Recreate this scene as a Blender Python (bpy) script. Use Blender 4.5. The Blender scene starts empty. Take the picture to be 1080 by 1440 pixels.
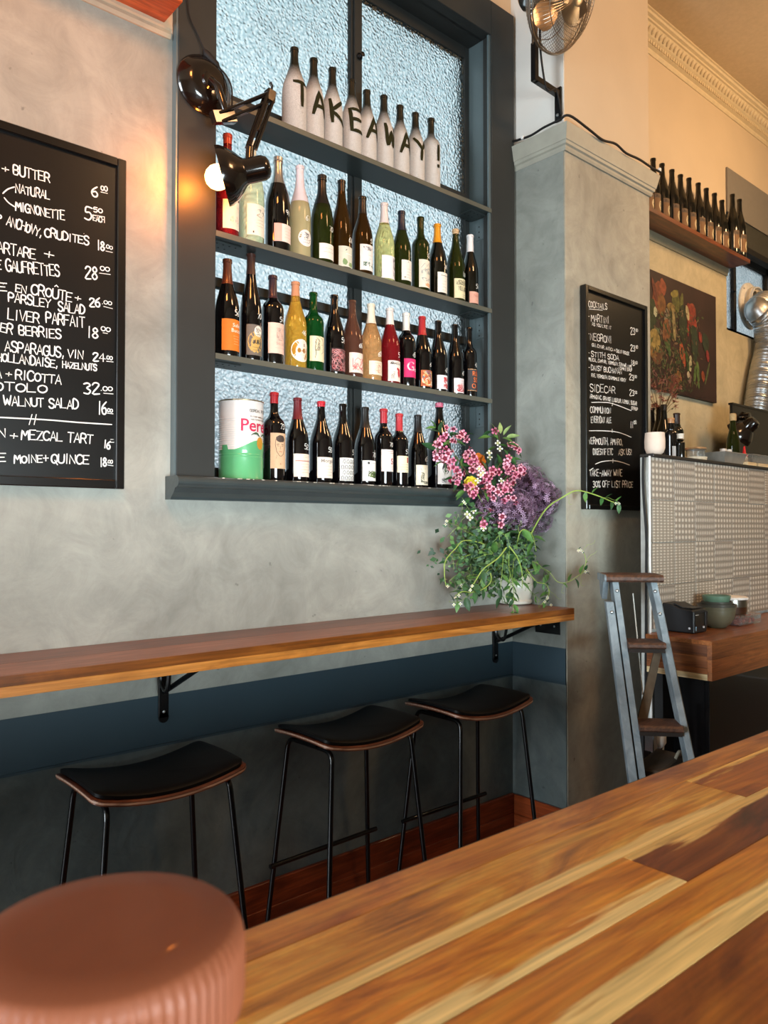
import bpy, bmesh, math, random
from mathutils import Vector, Matrix, noise
R_ = random.Random(7)
PI = math.pi
scene = bpy.context.scene
COL = scene.collection

# ------------------------------------------------------------------ camera
FPX, YAW, PITCH, EYE = 1076.0, math.radians(41.38), math.radians(1.13), 1.45
FW = Vector((math.sin(YAW)*math.cos(PITCH), math.cos(YAW)*math.cos(PITCH), math.sin(PITCH)))
RT = Vector((math.cos(YAW), -math.sin(YAW), 0.0))
UP = RT.cross(FW)
CAM = Vector((0, 0, EYE))
cd = bpy.data.cameras.new('camera'); cam = bpy.data.objects.new('camera', cd); COL.objects.link(cam)
cd.sensor_fit = 'HORIZONTAL'; cd.sensor_width = 36.0; cd.lens = FPX/1080*36.0
cd.clip_start = 0.02; cd.clip_end = 200
cam.matrix_world = Matrix((( RT.x, UP.x, -FW.x, CAM.x), (RT.y, UP.y, -FW.y, CAM.y), (RT.z, UP.z, -FW.z, CAM.z), (0, 0, 0, 1)))
cd.dof.use_dof = True; cd.dof.focus_distance = 2.4; cd.dof.aperture_fstop = 12.0
scene.camera = cam

def at(px, py, X=None, Y=None, Z=None):
    """where the sight line of a measured photo point meets a wall, shelf or floor plane"""
    d = FW*FPX + RT*(px-540) - UP*(py-720)
    t = X/d.x if X is not None else Y/d.y if Y is not None else (Z-EYE)/d.z
    return CAM + d*t
def depth(p): return (Vector(p)-CAM).dot(FW)

# ------------------------------------------------------------------ view, sky, big lights
scene.view_settings.view_transform = 'Standard'; scene.view_settings.look = 'None'
scene.view_settings.exposure = 0.06; scene.view_settings.gamma = 1.0
scene.view_settings.use_curve_mapping = False
w = bpy.data.worlds.new('sky'); scene.world = w; w.use_nodes = True
nt = w.node_tree; bg = nt.nodes['Background']
tc = nt.nodes.new('ShaderNodeTexCoord'); sp = nt.nodes.new('ShaderNodeSeparateXYZ')
rp = nt.nodes.new('ShaderNodeValToRGB'); nt.links.new(tc.outputs['Generated'], sp.inputs[0])
nt.links.new(sp.outputs['Z'], rp.inputs[0]); nt.links.new(rp.outputs[0], bg.inputs[0])
rp.color_ramp.elements[0].position = 0.0; rp.color_ramp.elements[0].color = (0.86, 0.88, 0.92, 1)
rp.color_ramp.elements[1].position = 0.7; rp.color_ramp.elements[1].color = (0.66, 0.86, 0.89, 1)
bg.inputs[1].default_value = 1.5

def area(name, loc, target, size, power, color, size_y=None, spread=None):
    l = bpy.data.lights.new(name, 'AREA'); o = bpy.data.objects.new(name, l); COL.objects.link(o)
    l.energy = power; l.color = color; l.size = size
    if size_y: l.shape = 'RECTANGLE'; l.size_y = size_y
    if spread: l.spread = spread
    o.location = loc; o.rotation_euler = (Vector(target)-Vector(loc)).to_track_quat('-Z', 'Y').to_euler()
    return o
# daylight: the tall shopfront windows on the camera's left, and a weaker bay behind the camera
area('daylight_shopfront', (-5.85, 1.1, 2.0), (2.8, 1.5, 1.9), 2.0, 330, (0.84, 0.94, 1.0), 3.0, math.radians(150))
area('daylight_rear_bay', (0.9, -2.9, 1.0), (2.4, 2.2, 0.85), 3.2, 122, (0.80, 0.95, 1.0), 1.5, math.radians(75))
# warm pendants near the ceiling of the room and over the pass
area('warm_room_lamp', (2.6, -0.4, 4.1), (3.1, 2.2, 3.6), 0.6, 36, (1.0, 0.56, 0.27))
area('warm_left_lamp', (0.1, 0.5, 4.15), (0.55, 2.3, 2.75), 0.5, 10.5, (1.0, 0.33, 0.08), None, math.radians(80))
area('warm_kitchen_lamp', (5.0, 0.6, 3.7), (4.9, 2.3, 2.9), 0.5, 33, (1.0, 0.62, 0.30))

# ------------------------------------------------------------------ materials
def s2l(v): return v/12.92 if v <= 0.04045 else ((v+0.055)/1.055)**2.4
def C(h, a=1.0):
    h = h.lstrip('#'); h = h if len(h) == 6 else ''.join(c*2 for c in h); return (s2l(int(h[0:2], 16)/255), s2l(int(h[2:4], 16)/255), s2l(int(h[4:6], 16)/255), a)
MC = {}
def node(nt, t, **k):
    n = nt.nodes.new(t)
    for a, b in k.items(): setattr(n, a, b)
    return n
def base(name):
    m = bpy.data.materials.new(name); m.use_nodes = True; nt = m.node_tree
    return m, nt, nt.nodes['Principled BSDF']
def plain(name, col, rough=0.5, metal=0.0, trans=0.0, coat=0.0, var=0.12, vs=30, bump=0.0, bs=200, spec=0.5, emit=None, es=0, ior=1.45, stretch=None):
    if name in MC: return MC[name]
    m, nt, b = base(name); c = C(col) if isinstance(col, str) else col
    b.inputs['Roughness'].default_value = rough; b.inputs['Metallic'].default_value = metal
    b.inputs['Transmission Weight'].default_value = trans; b.inputs['Coat Weight'].default_value = coat
    b.inputs['Coat Roughness'].default_value = 0.05; b.inputs['IOR'].default_value = ior
    b.inputs['Specular IOR Level'].default_value = spec
    t = node(nt, 'ShaderNodeTexCoord'); src = t.outputs['Object']
    if stretch:
        mp = node(nt, 'ShaderNodeMapping'); mp.inputs['Scale'].default_value = stretch
        nt.links.new(src, mp.inputs[0]); src = mp.outputs[0]
    n = node(nt, 'ShaderNodeTexNoise'); n.inputs['Scale'].default_value = vs; n.inputs['Detail'].default_value = 4
    nt.links.new(src, n.inputs['Vector'])
    r = node(nt, 'ShaderNodeValToRGB'); nt.links.new(n.outputs[0], r.inputs[0])
    r.color_ramp.elements[0].position = 0.3; r.color_ramp.elements[1].position = 0.7
    r.color_ramp.elements[0].color = tuple(x*(1-var) for x in c[:3])+(1,)
    r.color_ramp.elements[1].color = tuple(min(1, x*(1+var)) for x in c[:3])+(1,)
    nt.links.new(r.outputs[0], b.inputs['Base Color'])
    if bump:
        n2 = node(nt, 'ShaderNodeTexNoise'); n2.inputs['Scale'].default_value = bs; nt.links.new(src, n2.inputs['Vector'])
        bp = node(nt, 'ShaderNodeBump'); bp.inputs['Strength'].default_value = bump; bp.inputs['Distance'].default_value = 0.002
        nt.links.new(n2.outputs[0], bp.inputs['Height']); nt.links.new(bp.outputs[0], b.inputs['Normal'])
    if emit:
        b.inputs['Emission Color'].default_value = C(emit); b.inputs['Emission Strength'].default_value = es
    MC[name] = m; return m

def plaster(name, cols, scale=1.6, rough=0.75, bump=0.25, blotch=None):
    """trowelled plaster: cloudy mottling, fine trowel marks, a few dark pits"""
    if name in MC: return MC[name]
    m, nt, b = base(name); L = nt.links.new
    b.inputs['Roughness'].default_value = rough; b.inputs['Specular IOR Level'].default_value = 0.35
    t = node(nt, 'ShaderNodeTexCoord')
    n1 = node(nt, 'ShaderNodeTexNoise'); n1.inputs['Scale'].default_value = scale; n1.inputs['Detail'].default_value = 8; n1.inputs['Roughness'].default_value = 0.62; n1.inputs['Distortion'].default_value = 0.9
    L(t.outputs['Object'], n1.inputs['Vector'])
    r = node(nt, 'ShaderNodeValToRGB'); e = r.color_ramp.elements
    e[0].position = 0.32; e[0].color = C(cols[0]); e[1].position = 0.68; e[1].color = C(cols[2])
    x = e.new(0.5); x.color = C(cols[1]); L(n1.outputs[0], r.inputs[0])
    # streaks down the wall
    mp = node(nt, 'ShaderNodeMapping'); mp.inputs['Scale'].default_value = (3, 3, 1.1); L(t.outputs['Object'], mp.inputs[0])
    n2 = node(nt, 'ShaderNodeTexNoise'); n2.inputs['Scale'].default_value = 1.4; n2.inputs['Detail'].default_value = 5; L(mp.outputs[0], n2.inputs['Vector'])
    r2 = node(nt, 'ShaderNodeMapRange'); r2.inputs[1].default_value = 0.3; r2.inputs[2].default_value = 0.75; r2.inputs[3].default_value = 0.88; r2.inputs[4].default_value = 1.04
    L(n2.outputs[0], r2.inputs[0])
    mx = node(nt, 'ShaderNodeMix', data_type='RGBA', blend_type='MULTIPLY'); mx.inputs[0].default_value = 1
    L(r.outputs[0], mx.inputs[6]); L(r2.outputs[0], mx.inputs[7])
    n5 = node(nt, 'ShaderNodeTexNoise'); n5.inputs['Scale'].default_value = 6.5; n5.inputs['Detail'].default_value = 9; n5.inputs['Roughness'].default_value = .72; n5.inputs['Distortion'].default_value = 1.2; L(t.outputs['Object'], n5.inputs['Vector'])
    r5 = node(nt, 'ShaderNodeMapRange'); r5.inputs[1].default_value = .35; r5.inputs[2].default_value = .62; r5.inputs[3].default_value = .84; r5.inputs[4].default_value = 1.05; L(n5.outputs[0], r5.inputs[0])
    m5 = node(nt, 'ShaderNodeMix', data_type='RGBA', blend_type='MULTIPLY'); m5.inputs[0].default_value = 1; L(mx.outputs[2], m5.inputs[6]); L(r5.outputs[0], m5.inputs[7]); mx = m5
    # pits
    v = node(nt, 'ShaderNodeTexNoise'); v.inputs['Scale'].default_value = 30; v.inputs['Detail'].default_value = 3; L(t.outputs['Object'], v.inputs['Vector'])
    r3 = node(nt, 'ShaderNodeMapRange'); r3.inputs[1].default_value = 0.70; r3.inputs[2].default_value = 0.75; r3.inputs[3].default_value = 1.0; r3.inputs[4].default_value = 0.66
    L(v.outputs[0], r3.inputs[0])
    m2 = node(nt, 'ShaderNodeMix', data_type='RGBA', blend_type='MULTIPLY'); m2.inputs[0].default_value = 1
    L(mx.outputs[2], m2.inputs[6]); L(r3.outputs[0], m2.inputs[7]); L(m2.outputs[2], b.inputs['Base Color'])
    n4 = node(nt, 'ShaderNodeTexNoise'); n4.inputs['Scale'].default_value = 9; n4.inputs['Detail'].default_value = 9; n4.inputs['Distortion'].default_value = 1.5; L(t.outputs['Object'], n4.inputs['Vector'])
    bp = node(nt, 'ShaderNodeBump'); bp.inputs['Strength'].default_value = bump; bp.inputs['Distance'].default_value = 0.004
    L(n4.outputs[0], bp.inputs['Height']); L(bp.outputs[0], b.inputs['Normal'])
    MC[name] = m; return m

def wood(name, dark, mid, light, axis=0, seed=0.0, rough=0.35, sap=None, coat=0.15, gs=1.0, fig=1.0):
    """sawn board: long cloudy figure plus fine grain along `axis`; sap = (side axis, start, width, colour) pale sapwood along one edge"""
    if name in MC: return MC[name]
    m, nt, b = base(name); L = nt.links.new
    b.inputs['Roughness'].default_value = rough; b.inputs['Coat Weight'].default_value = coat; b.inputs['Coat Roughness'].default_value = 0.15
    t = node(nt, 'ShaderNodeTexCoord')
    mp = node(nt, 'ShaderNodeMapping'); s = [9*gs]*3; s[axis] = 1.5*gs; mp.inputs['Scale'].default_value = s; mp.inputs['Location'].default_value = (seed*3.1, seed*7.7, seed*1.3)
    L(t.outputs['Object'], mp.inputs[0])
    n1 = node(nt, 'ShaderNodeTexNoise'); n1.inputs['Scale'].default_value = 1.3; n1.inputs['Detail'].default_value = 7; n1.inputs['Roughness'].default_value = 0.6; n1.inputs['Distortion'].default_value = 2.2*fig
    L(mp.outputs[0], n1.inputs['Vector'])
    r = node(nt, 'ShaderNodeValToRGB'); e = r.color_ramp.elements
    e[0].position = 0.30; e[0].color = C(dark); e[1].position = 0.72; e[1].color = C(light); x = e.new(0.5); x.color = C(mid)
    L(n1.outputs[0], r.inputs[0])
    mp2 = node(nt, 'ShaderNodeMapping'); s = [150]*3; s[axis] = 5; mp2.inputs['Scale'].default_value = s; L(t.outputs['Object'], mp2.inputs[0])
    n2 = node(nt, 'ShaderNodeTexNoise'); n2.inputs['Scale'].default_value = 1.0; n2.inputs['Detail'].default_value = 4; L(mp2.outputs[0], n2.inputs['Vector'])
    mr = node(nt, 'ShaderNodeMapRange'); mr.inputs[1].default_value = 0.3; mr.inputs[2].default_value = 0.7; mr.inputs[3].default_value = 0.66; mr.inputs[4].default_value = 1.20
    L(n2.outputs[0], mr.inputs[0])
    col = r.outputs[0]
    if sap:
        sx = node(nt, 'ShaderNodeSeparateXYZ'); L(t.outputs['Object'], sx.inputs[0])
        mp3 = node(nt, 'ShaderNodeMapping'); s = [34]*3; s[axis] = 3.2; mp3.inputs['Scale'].default_value = s; mp3.inputs['Location'].default_value = (seed, seed*2, 0); L(t.outputs['Object'], mp3.inputs[0])
        n3 = node(nt, 'ShaderNodeTexNoise'); n3.inputs['Scale'].default_value = 1; n3.inputs['Detail'].default_value = 7; L(mp3.outputs[0], n3.inputs['Vector'])
        a = node(nt, 'ShaderNodeMath', operation='MULTIPLY_ADD'); a.inputs[1].default_value = 0.075; L(n3.outputs[0], a.inputs[0]); L(sx.outputs[sap[0]], a.inputs[2])
        mr2 = node(nt, 'ShaderNodeMapRange'); mr2.inputs[1].default_value = sap[1]+0.0375; mr2.inputs[2].default_value = sap[1]+sap[2]*.6+0.0375
        L(a.outputs[0], mr2.inputs[0])
        mx = node(nt, 'ShaderNodeMix', data_type='RGBA'); L(mr2.outputs[0], mx.inputs[0]); L(col, mx.inputs[6]); mx.inputs[7].default_value = C(sap[3]); col = mx.outputs[2]
    m2 = node(nt, 'ShaderNodeMix', data_type='RGBA', blend_type='MULTIPLY'); m2.inputs[0].default_value = 1
    L(col, m2.inputs[6]); L(mr.outputs[0], m2.inputs[7]); L(m2.outputs[2], b.inputs['Base Color'])
    bp = node(nt, 'ShaderNodeBump'); bp.inputs['Strength'].default_value = 0.12; bp.inputs['Distance'].default_value = 0.001
    L(n2.outputs[0], bp.inputs['Height']); L(bp.outputs[0], b.inputs['Normal'])
    MC[name] = m; return m

def frosted():
    m, nt, b = base('hammered_glass'); L = nt.links.new
    t = node(nt, 'ShaderNodeTexCoord')
    n = node(nt, 'ShaderNodeTexNoise'); n.inputs['Scale'].default_value = 9; L(t.outputs['Object'], n.inputs['Vector'])
    mx = node(nt, 'ShaderNodeMix', data_type='RGBA'); mx.inputs[0].default_value = 0.035; L(t.outputs['Object'], mx.inputs[6]); L(n.outputs['Color'], mx.inputs[7])
    v = node(nt, 'ShaderNodeTexVoronoi'); v.inputs['Scale'].default_value = 84; v.feature = 'SMOOTH_F1'; v.inputs['Smoothness'].default_value = 0.35; L(mx.outputs[2], v.inputs['Vector'])
    big = node(nt, 'ShaderNodeTexNoise'); big.inputs['Scale'].default_value = 2.2; big.inputs['Detail'].default_value = 3; L(t.outputs['Object'], big.inputs['Vector'])
    r = node(nt, 'ShaderNodeValToRGB'); e = r.color_ramp.elements
    e[0].position = 0.2; e[0].color = (0.97, 0.99, 1.0, 1); e[1].position = 0.62; e[1].color = (0.50, 0.60, 0.64, 1)  # cell edges tinted darker, standing in for light bent by the glass
    L(v.outputs['Distance'], r.inputs[0])
    mr = node(nt, 'ShaderNodeMapRange'); mr.inputs[1].default_value = 0.3; mr.inputs[2].default_value = 0.7; mr.inputs[3].default_value = 0.82; mr.inputs[4].default_value = 1.0; L(big.outputs[0], mr.inputs[0])
    m2 = node(nt, 'ShaderNodeMix', data_type='RGBA', blend_type='MULTIPLY'); m2.inputs[0].default_value = 1; L(r.outputs[0], m2.inputs[6]); L(mr.outputs[0], m2.inputs[7])
    L(m2.outputs[2], b.inputs['Base Color'])
    b.inputs['Transmission Weight'].default_value = 1.0; b.inputs['Roughness'].default_value = 0.28; b.inputs['IOR'].default_value = 1.3
    bp = node(nt, 'ShaderNodeBump'); bp.inputs['Strength'].default_value = 0.9; bp.inputs['Distance'].default_value = 0.006
    L(v.outputs['Distance'], bp.inputs['Height']); L(bp.outputs[0], b.inputs['Normal'])
    return m

# ------------------------------------------------------------------ mesh kit
class MB:
    def __init__(s): s.v = []; s.f = []
    def add(s, vs, fs):
        k = len(s.v); s.v += [tuple(v) for v in vs]; s.f += [tuple(i+k for i in f) for f in fs]; return s
    def box(s, a, b):
        x0, y0, z0 = a; x1, y1, z1 = b
        return s.add([(x0,y0,z0),(x1,y0,z0),(x1,y1,z0),(x0,y1,z0),(x0,y0,z1),(x1,y0,z1),(x1,y1,z1),(x0,y1,z1)],
                     [(0,3,2,1),(4,5,6,7),(0,1,5,4),(1,2,6,5),(2,3,7,6),(3,0,4,7)])
    def tube(s, pts, r, n=8, cap=True):
        pts = [Vector(p) for p in pts]; m = len(pts)
        rs = r if isinstance(r, (list, tuple)) else [r]*m
        vs = []; t0 = (pts[1]-pts[0]).normalized(); u = t0.orthogonal().normalized()
        for i, p in enumerate(pts):
            t = (pts[min(i+1, m-1)]-pts[max(i-1, 0)]).normalized()
            u = (u-t*u.dot(t)); u = u.normalized() if u.length > 1e-6 else t.orthogonal().normalized()
            w_ = t.cross(u)
            for k in range(n):
                a = 2*PI*k/n; vs.append(p+(u*math.cos(a)+w_*math.sin(a))*rs[i])
        fs = [(i*n+k, i*n+(k+1) % n, (i+1)*n+(k+1) % n, (i+1)*n+k) for i in range(m-1) for k in range(n)]
        if cap: fs += [tuple(range(n-1, -1, -1)), tuple((m-1)*n+k for k in range(n))]
        return s.add(vs, fs)
    def lathe(s, prof, n=24, M=None, cap=True):
        vs = []; m = len(prof)
        for r, z in prof:
            for k in range(n):
                a = 2*PI*k/n; p = Vector((r*math.cos(a), r*math.sin(a), z)); vs.append(M @ p if M else p)
        fs = [(i*n+k, i*n+(k+1) % n, (i+1)*n+(k+1) % n, (i+1)*n+k) for i in range(m-1) for k in range(n)]
        if cap:
            if prof[0][0] > 1e-5: fs.append(tuple(range(n-1, -1, -1)))
            if prof[-1][0] > 1e-5: fs.append(tuple((m-1)*n+k for k in range(n)))
        return s.add(vs, fs)
    def prism(s, poly, d0, d1, fn):
        """poly of 2D points extruded from d0 to d1, fn(u,v,d)->xyz"""
        n = len(poly)
        return s.add([fn(u, v, d0) for u, v in poly]+[fn(u, v, d1) for u, v in poly],
                     [tuple(range(n-1, -1, -1)), tuple(range(n, 2*n))]+[(i, (i+1) % n, n+(i+1) % n, n+i) for i in range(n)])
    def ribbon(s, pts, w_, fn):
        """flat stroke on a surface; fn maps 2D -> xyz"""
        P2 = [Vector((p[0], p[1])) for p in pts]; n = len(P2)
        if n < 2: return s
        L_ = []; R2 = []
        for i in range(n):
            d = (P2[min(i+1, n-1)]-P2[max(i-1, 0)])
            if d.length < 1e-9: d = Vector((1, 0))
            d.normalize(); q = Vector((-d.y, d.x))*w_/2
            e = d*w_*0.35 if i == n-1 else -d*w_*0.35 if i == 0 else Vector((0, 0))
            k = 0.7 if i in (0, n-1) else 1
            L_.append(P2[i]+q*k+e); R2.append(P2[i]-q*k+e)
        return s.add([fn(p.x, p.y) for p in L_]+[fn(p.x, p.y) for p in R2], [(i, n+i, n+i+1, i+1) for i in range(n-1)])
    def obj(s, name, mat, parent=None, smooth=False, bevel=0, loc=None, local=False, **tags):
        """link as one mesh object; vertices are in room coordinates unless local"""
        me = bpy.data.meshes.new(name); me.from_pydata(s.v, [], s.f); me.update()
        if mat: me.materials.append(mat)
        o = bpy.data.objects.new(name, me); COL.objects.link(o)
        if parent is not None:
            if not local: me.transform(wmat(parent).inverted())
            if loc is not None and not local: loc = wmat(parent).inverted() @ Vector(loc)
            o.parent = parent
        if loc is not None:
            me.transform(Matrix.Translation(-Vector(loc))); o.location = loc
        bm = bmesh.new(); bm.from_mesh(me); bmesh.ops.recalc_face_normals(bm, faces=bm.faces)
        if bevel: bmesh.ops.bevel(bm, geom=bm.edges[:]+bm.verts[:], offset=bevel, segments=1, affect='EDGES', clamp_overlap=True)
        bm.to_mesh(me); bm.free()
        if smooth:
            me.polygons.foreach_set('use_smooth', [True]*len(me.polygons)); me.set_sharp_from_angle(angle=math.radians(40))
        for k, v in tags.items(): o[k] = v
        return o
def wmat(o):
    m = Matrix()
    while o is not None:
        m = Matrix.LocRotScale(o.location, o.rotation_euler, o.scale) @ m; o = o.parent
    return m
def tag(o, label=None, cat=None, group=None, kind=None):
    if label: o['label'] = label
    if cat: o['category'] = cat
    if group: o['group'] = group
    if kind: o['kind'] = kind
    return o
def thing(name, loc, label, cat, group=None, rz=0.0):
    """Empty at the thing's base; children are modelled round (0,0,0)"""
    o = bpy.data.objects.new(name, None); COL.objects.link(o); o.empty_display_size = 0.05
    o.location = loc; o.rotation_euler = (0, 0, rz)
    return tag(o, label, cat, group)
def share(name, me, parent, loc=(0, 0, 0), rot=(0, 0, 0), sc=(1, 1, 1), mat=None):
    o = bpy.data.objects.new(name, me); COL.objects.link(o); o.parent = parent
    o.location = loc; o.rotation_euler = rot; o.scale = sc if isinstance(sc, (tuple, list)) else (sc,)*3
    return o
def mesh_of(mb, name, mat, smooth=True):
    me = bpy.data.meshes.new(name); me.from_pydata(mb.v, [], mb.f); me.update(); me.materials.append(mat)
    bm = bmesh.new(); bm.from_mesh(me); bmesh.ops.recalc_face_normals(bm, faces=bm.faces); bm.to_mesh(me); bm.free()
    if smooth: me.polygons.foreach_set('use_smooth', [True]*len(me.polygons)); me.set_sharp_from_angle(angle=math.radians(50))
    return me
def smooth_path(pts, k=6):
    P_ = [Vector(p) for p in pts]; out = []
    for i in range(len(P_)-1):
        a = P_[max(i-1, 0)]; b = P_[i]; c = P_[i+1]; d = P_[min(i+2, len(P_)-1)]
        for j in range(k):
            t = j/k; out.append(0.5*((2*b)+(c-a)*t+(2*a-5*b+4*c-d)*t*t+(3*b-a-3*c+d)*t**3))
    out.append(P_[-1]); return out
def fillet(pts, r, k=4):
    P_ = [Vector(p) for p in pts]; out = [P_[0]]
    for i in range(1, len(P_)-1):
        a, b, c = P_[i-1], P_[i], P_[i+1]; u = (a-b); v = (c-b); q = min(r, u.length*.45, v.length*.45)
        p0 = b+u.normalized()*q; p1 = b+v.normalized()*q
        for j in range(k+1):
            t = j/k; out.append((1-t)**2*p0+2*t*(1-t)*b+t*t*p1)
    out.append(P_[-1]); return out

# ------------------------------------------------------------------ single-stroke hand lettering
GL = {'A':['0,0 2,6 4,0','.8,2 3.2,2'],'B':['0,0 0,6 2.6,6 3.4,5 2.6,3.2 0,3.2','2.6,3.2 3.8,1.8 2.8,0 0,0'],'C':['4,5 3,6 1.3,6 0,4.3 0,1.7 1.3,0 3,0 4,1'],
'D':['0,0 0,6 2,6 3.8,4.4 3.8,1.6 2,0 0,0'],'E':['3.8,6 0,6 0,0 3.8,0','0,3.1 3,3.1'],'F':['3.8,6 0,6 0,0','0,3.1 3,3.1'],'G':['4,5 3,6 1.3,6 0,4.3 0,1.7 1.3,0 3,0 4,1.2 4,2.8 2.4,2.8'],
'H':['0,0 0,6','4,0 4,6','0,3.1 4,3.1'],'I':['1.5,0 1.5,6'],'J':['3,6 3,1.3 2,0 .8,.2 0,1.3'],'K':['0,0 0,6','3.6,6 0,2.8 4,0'],'L':['0,6 0,0 3.6,0'],
'M':['0,0 .5,6 2,2.6 3.5,6 4,0'],'N':['0,0 0,6 3.7,0 3.7,6'],'O':['2,6 .5,5 0,3 .5,1 2,0 3.5,1 4,3 3.5,5 2,6'],'P':['0,0 0,6 2.8,6 3.7,4.6 2.8,3 0,3'],
'Q':['2,6 .5,5 0,3 .5,1 2,0 3.5,1 4,3 3.5,5 2,6','2.4,1.8 4.2,-1'],'R':['0,0 0,6 2.8,6 3.6,4.6 2.8,3.1 0,3.1','2,3.1 4,0'],'S':['3.8,5 2.8,6 1,6 .1,4.8 1,3.4 3,2.7 3.9,1.4 2.8,0 1,0 0,1'],
'T':['0,6 4,6','2,6 2,0'],'U':['0,6 0,1.4 1.2,0 2.8,0 3.9,1.4 3.9,6'],'V':['0,6 2,0 4,6'],'W':['0,6 1,0 2,4 3,0 4,6'],'X':['0,0 4,6','0,6 4,0'],'Y':['0,6 2,3 4,6','2,3 1.6,0'],'Z':['0,6 4,6 0,0 4,0'],
'0':['2,6 .5,5 0,3 .5,1 2,0 3.5,1 4,3 3.5,5 2,6'],'1':['1.6,6 1.6,0'],'2':['0,4.8 1,6 2.8,6 3.6,4.6 0,0 4,0'],'3':['0,5.4 2,6 3.5,4.8 1.6,3.2 3.6,1.8 2.4,0 0,.4'],'4':['3,0 3,6 0,2 4,2'],
'5':['3.6,6 .4,6 .2,3.4 2.4,3.7 3.7,2 2.4,0 0,.3'],'6':['3.4,6 .8,4 0,2 1,.1 2.8,0 3.6,1.6 2.4,3.1 .4,2.4'],'7':['0,6 4,6 1.4,0'],'8':['2,3.2 .5,4.6 2,6 3.5,4.6 2,3.2 .2,1.4 2,0 3.8,1.4 2,3.2'],
'9':['3.6,4 2,2.9 .3,4.2 1.4,6 3.2,5.6 3.6,4 3.2,0'],'+':['2,1 2,5','0,3 4,3'],'-':['.4,3 3.4,3'],'.':['1.2,0 1.6,.3'],',':['1.6,.6 .9,-1'],'!':['2,6 2,2','2,.3 2,0'],'/':['0,0 3.4,6'],'%':['0,0 4,6','.8,6 0,5 .8,4.3 1.5,5 .8,6','3.2,1.7 2.5,.8 3.2,0 4,.8 3.2,1.7'],
"'":['1,6 .8,4.6'],'^':['.5,6.6 2,8 3.5,6.6'],'a':['3,3 1,3.4 0,1.6 1,0 3,.8','3,3.4 3.2,0']}
GLP = {k: [[tuple(map(float, q.split(','))) for q in s.split()] for s in v] for k, v in GL.items()}
def curvy(pts):
    if len(pts) < 5: return pts
    return [(p.x, p.y) for p in smooth_path([(a, b, 0) for a, b in pts], 3)]
def strokes(text, rnd=0.0, slant=0.0):
    """-> polylines in unit cap height, and total width"""
    out = []; x = 0.0
    for ch in text:
        if ch == ' ': x += 0.55; continue
        g = GLP.get(ch.upper(), GLP['-']); wd = {'I': .5, '1': .5, '.': .4, ',': .4, '!': .5, 'M': .95, 'W': 1.0, "'": .3}.get(ch, 0.78)
        sc_ = 1+R_.uniform(-rnd, rnd); dy = R_.uniform(-rnd, rnd)*0.5; k = (wd-.12)/4 if ch not in 'I1.,!\'' else .11
        for pl in g:
            out.append([(x+px*k+slant*py/6, (py/6)*sc_+dy) for px, py in curvy(pl)])
        x += wd
    return out, max(x-0.12, .1)
def write_on(mb, text, a, b, h, width, fn, rnd=0.08, slant=0.05):
    """hand lettering from 2D baseline point a to b with cap height h"""
    st, wd = strokes(text, rnd, slant); a = Vector(a); b = Vector(b); d = b-a; up = Vector((-d.y, d.x)).normalized() if d.length > 0 else Vector((0, 1))
    if up.y < 0: up = -up
    for pl in st: mb.ribbon([a+d*(x/wd)+up*(y*h) for x, y in pl], width, fn)
# ================================================================== STRUCTURE
WY, PX0, PX1, PY = 2.30, 2.835, 3.555, 2.0      # main wall plane; pillar's two side planes and its front
CAPZ = 3.15; CEIL = 4.36; LX = -6.0; BY = -3.0; RX = 7.6
plast = plaster('grey_plaster', ('#8d8d86', '#a0a098', '#b1b0a7'))
plast_w = plaster('warm_grey_plaster', ('#969286', '#a8a496', '#b8b4a5'), scale=2.2)
cream = plain('cream_paint', '#c9b9a2', 0.7, var=0.04, vs=3, bump=0.15, bs=60)
olive = plaster('lamp_warmed_plaster', ('#b0a689', '#bdb294', '#c6bb9d'), scale=1.2, bump=0.15)  # grey plaster with the warm kitchen light mixed into its colour
dadoM = plain('blue_grey_gloss_paint', '#2f414b', 0.45, var=0.06, vs=4, bump=0.1, bs=40)
dadoP = plaster('blue_grey_plaster', ('#4b5657', '#5e6969', '#717a78'), scale=2.6, rough=0.55, bump=0.5)
frameM = plain('slate_gloss_paint', '#2f3130', 0.55, spec=.3, var=0.07, vs=6, bump=0.08, bs=50)
frameJ = plain('slate_blue_jamb_paint', '#586568', 0.35, var=0.07, vs=6, coat=0.15)  # frame paint, lighter and bluer: daylight on the jamb is in the colour
black = plain('black_metal', '#0b0b0c', 0.35, 0.3, coat=0.3, var=0.2)
blackm = plain('black_matt', '#100f10', 0.7, var=0.2)
screw = plain('screw_steel', '#b9bcbc', 0.3, 0.9)
W = MB
# floor, under the room
fl = MB().box((LX, BY, -0.05), (RX, 2.6, -0.004)).obj('floor', wood('floor_under', '#2a1408', '#4a2411', '#5d3218'), kind='structure')
fm = [wood('floor_board_%d' % i, a, b, c, 0, i, 0.4) for i, (a, b, c) in enumerate((('#3c1a0a', '#5f2b12', '#7a3d1b'), ('#45200d', '#6b3316', '#85461f')))]
for i in range(9):
    y1 = 2.285-0.125*i
    MB().box((0.2, y1-0.122, -0.004), (2.83 if i < 3 else 4.2, y1, 0.0)).obj('floor_plank', fm[i % 2], fl)
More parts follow.
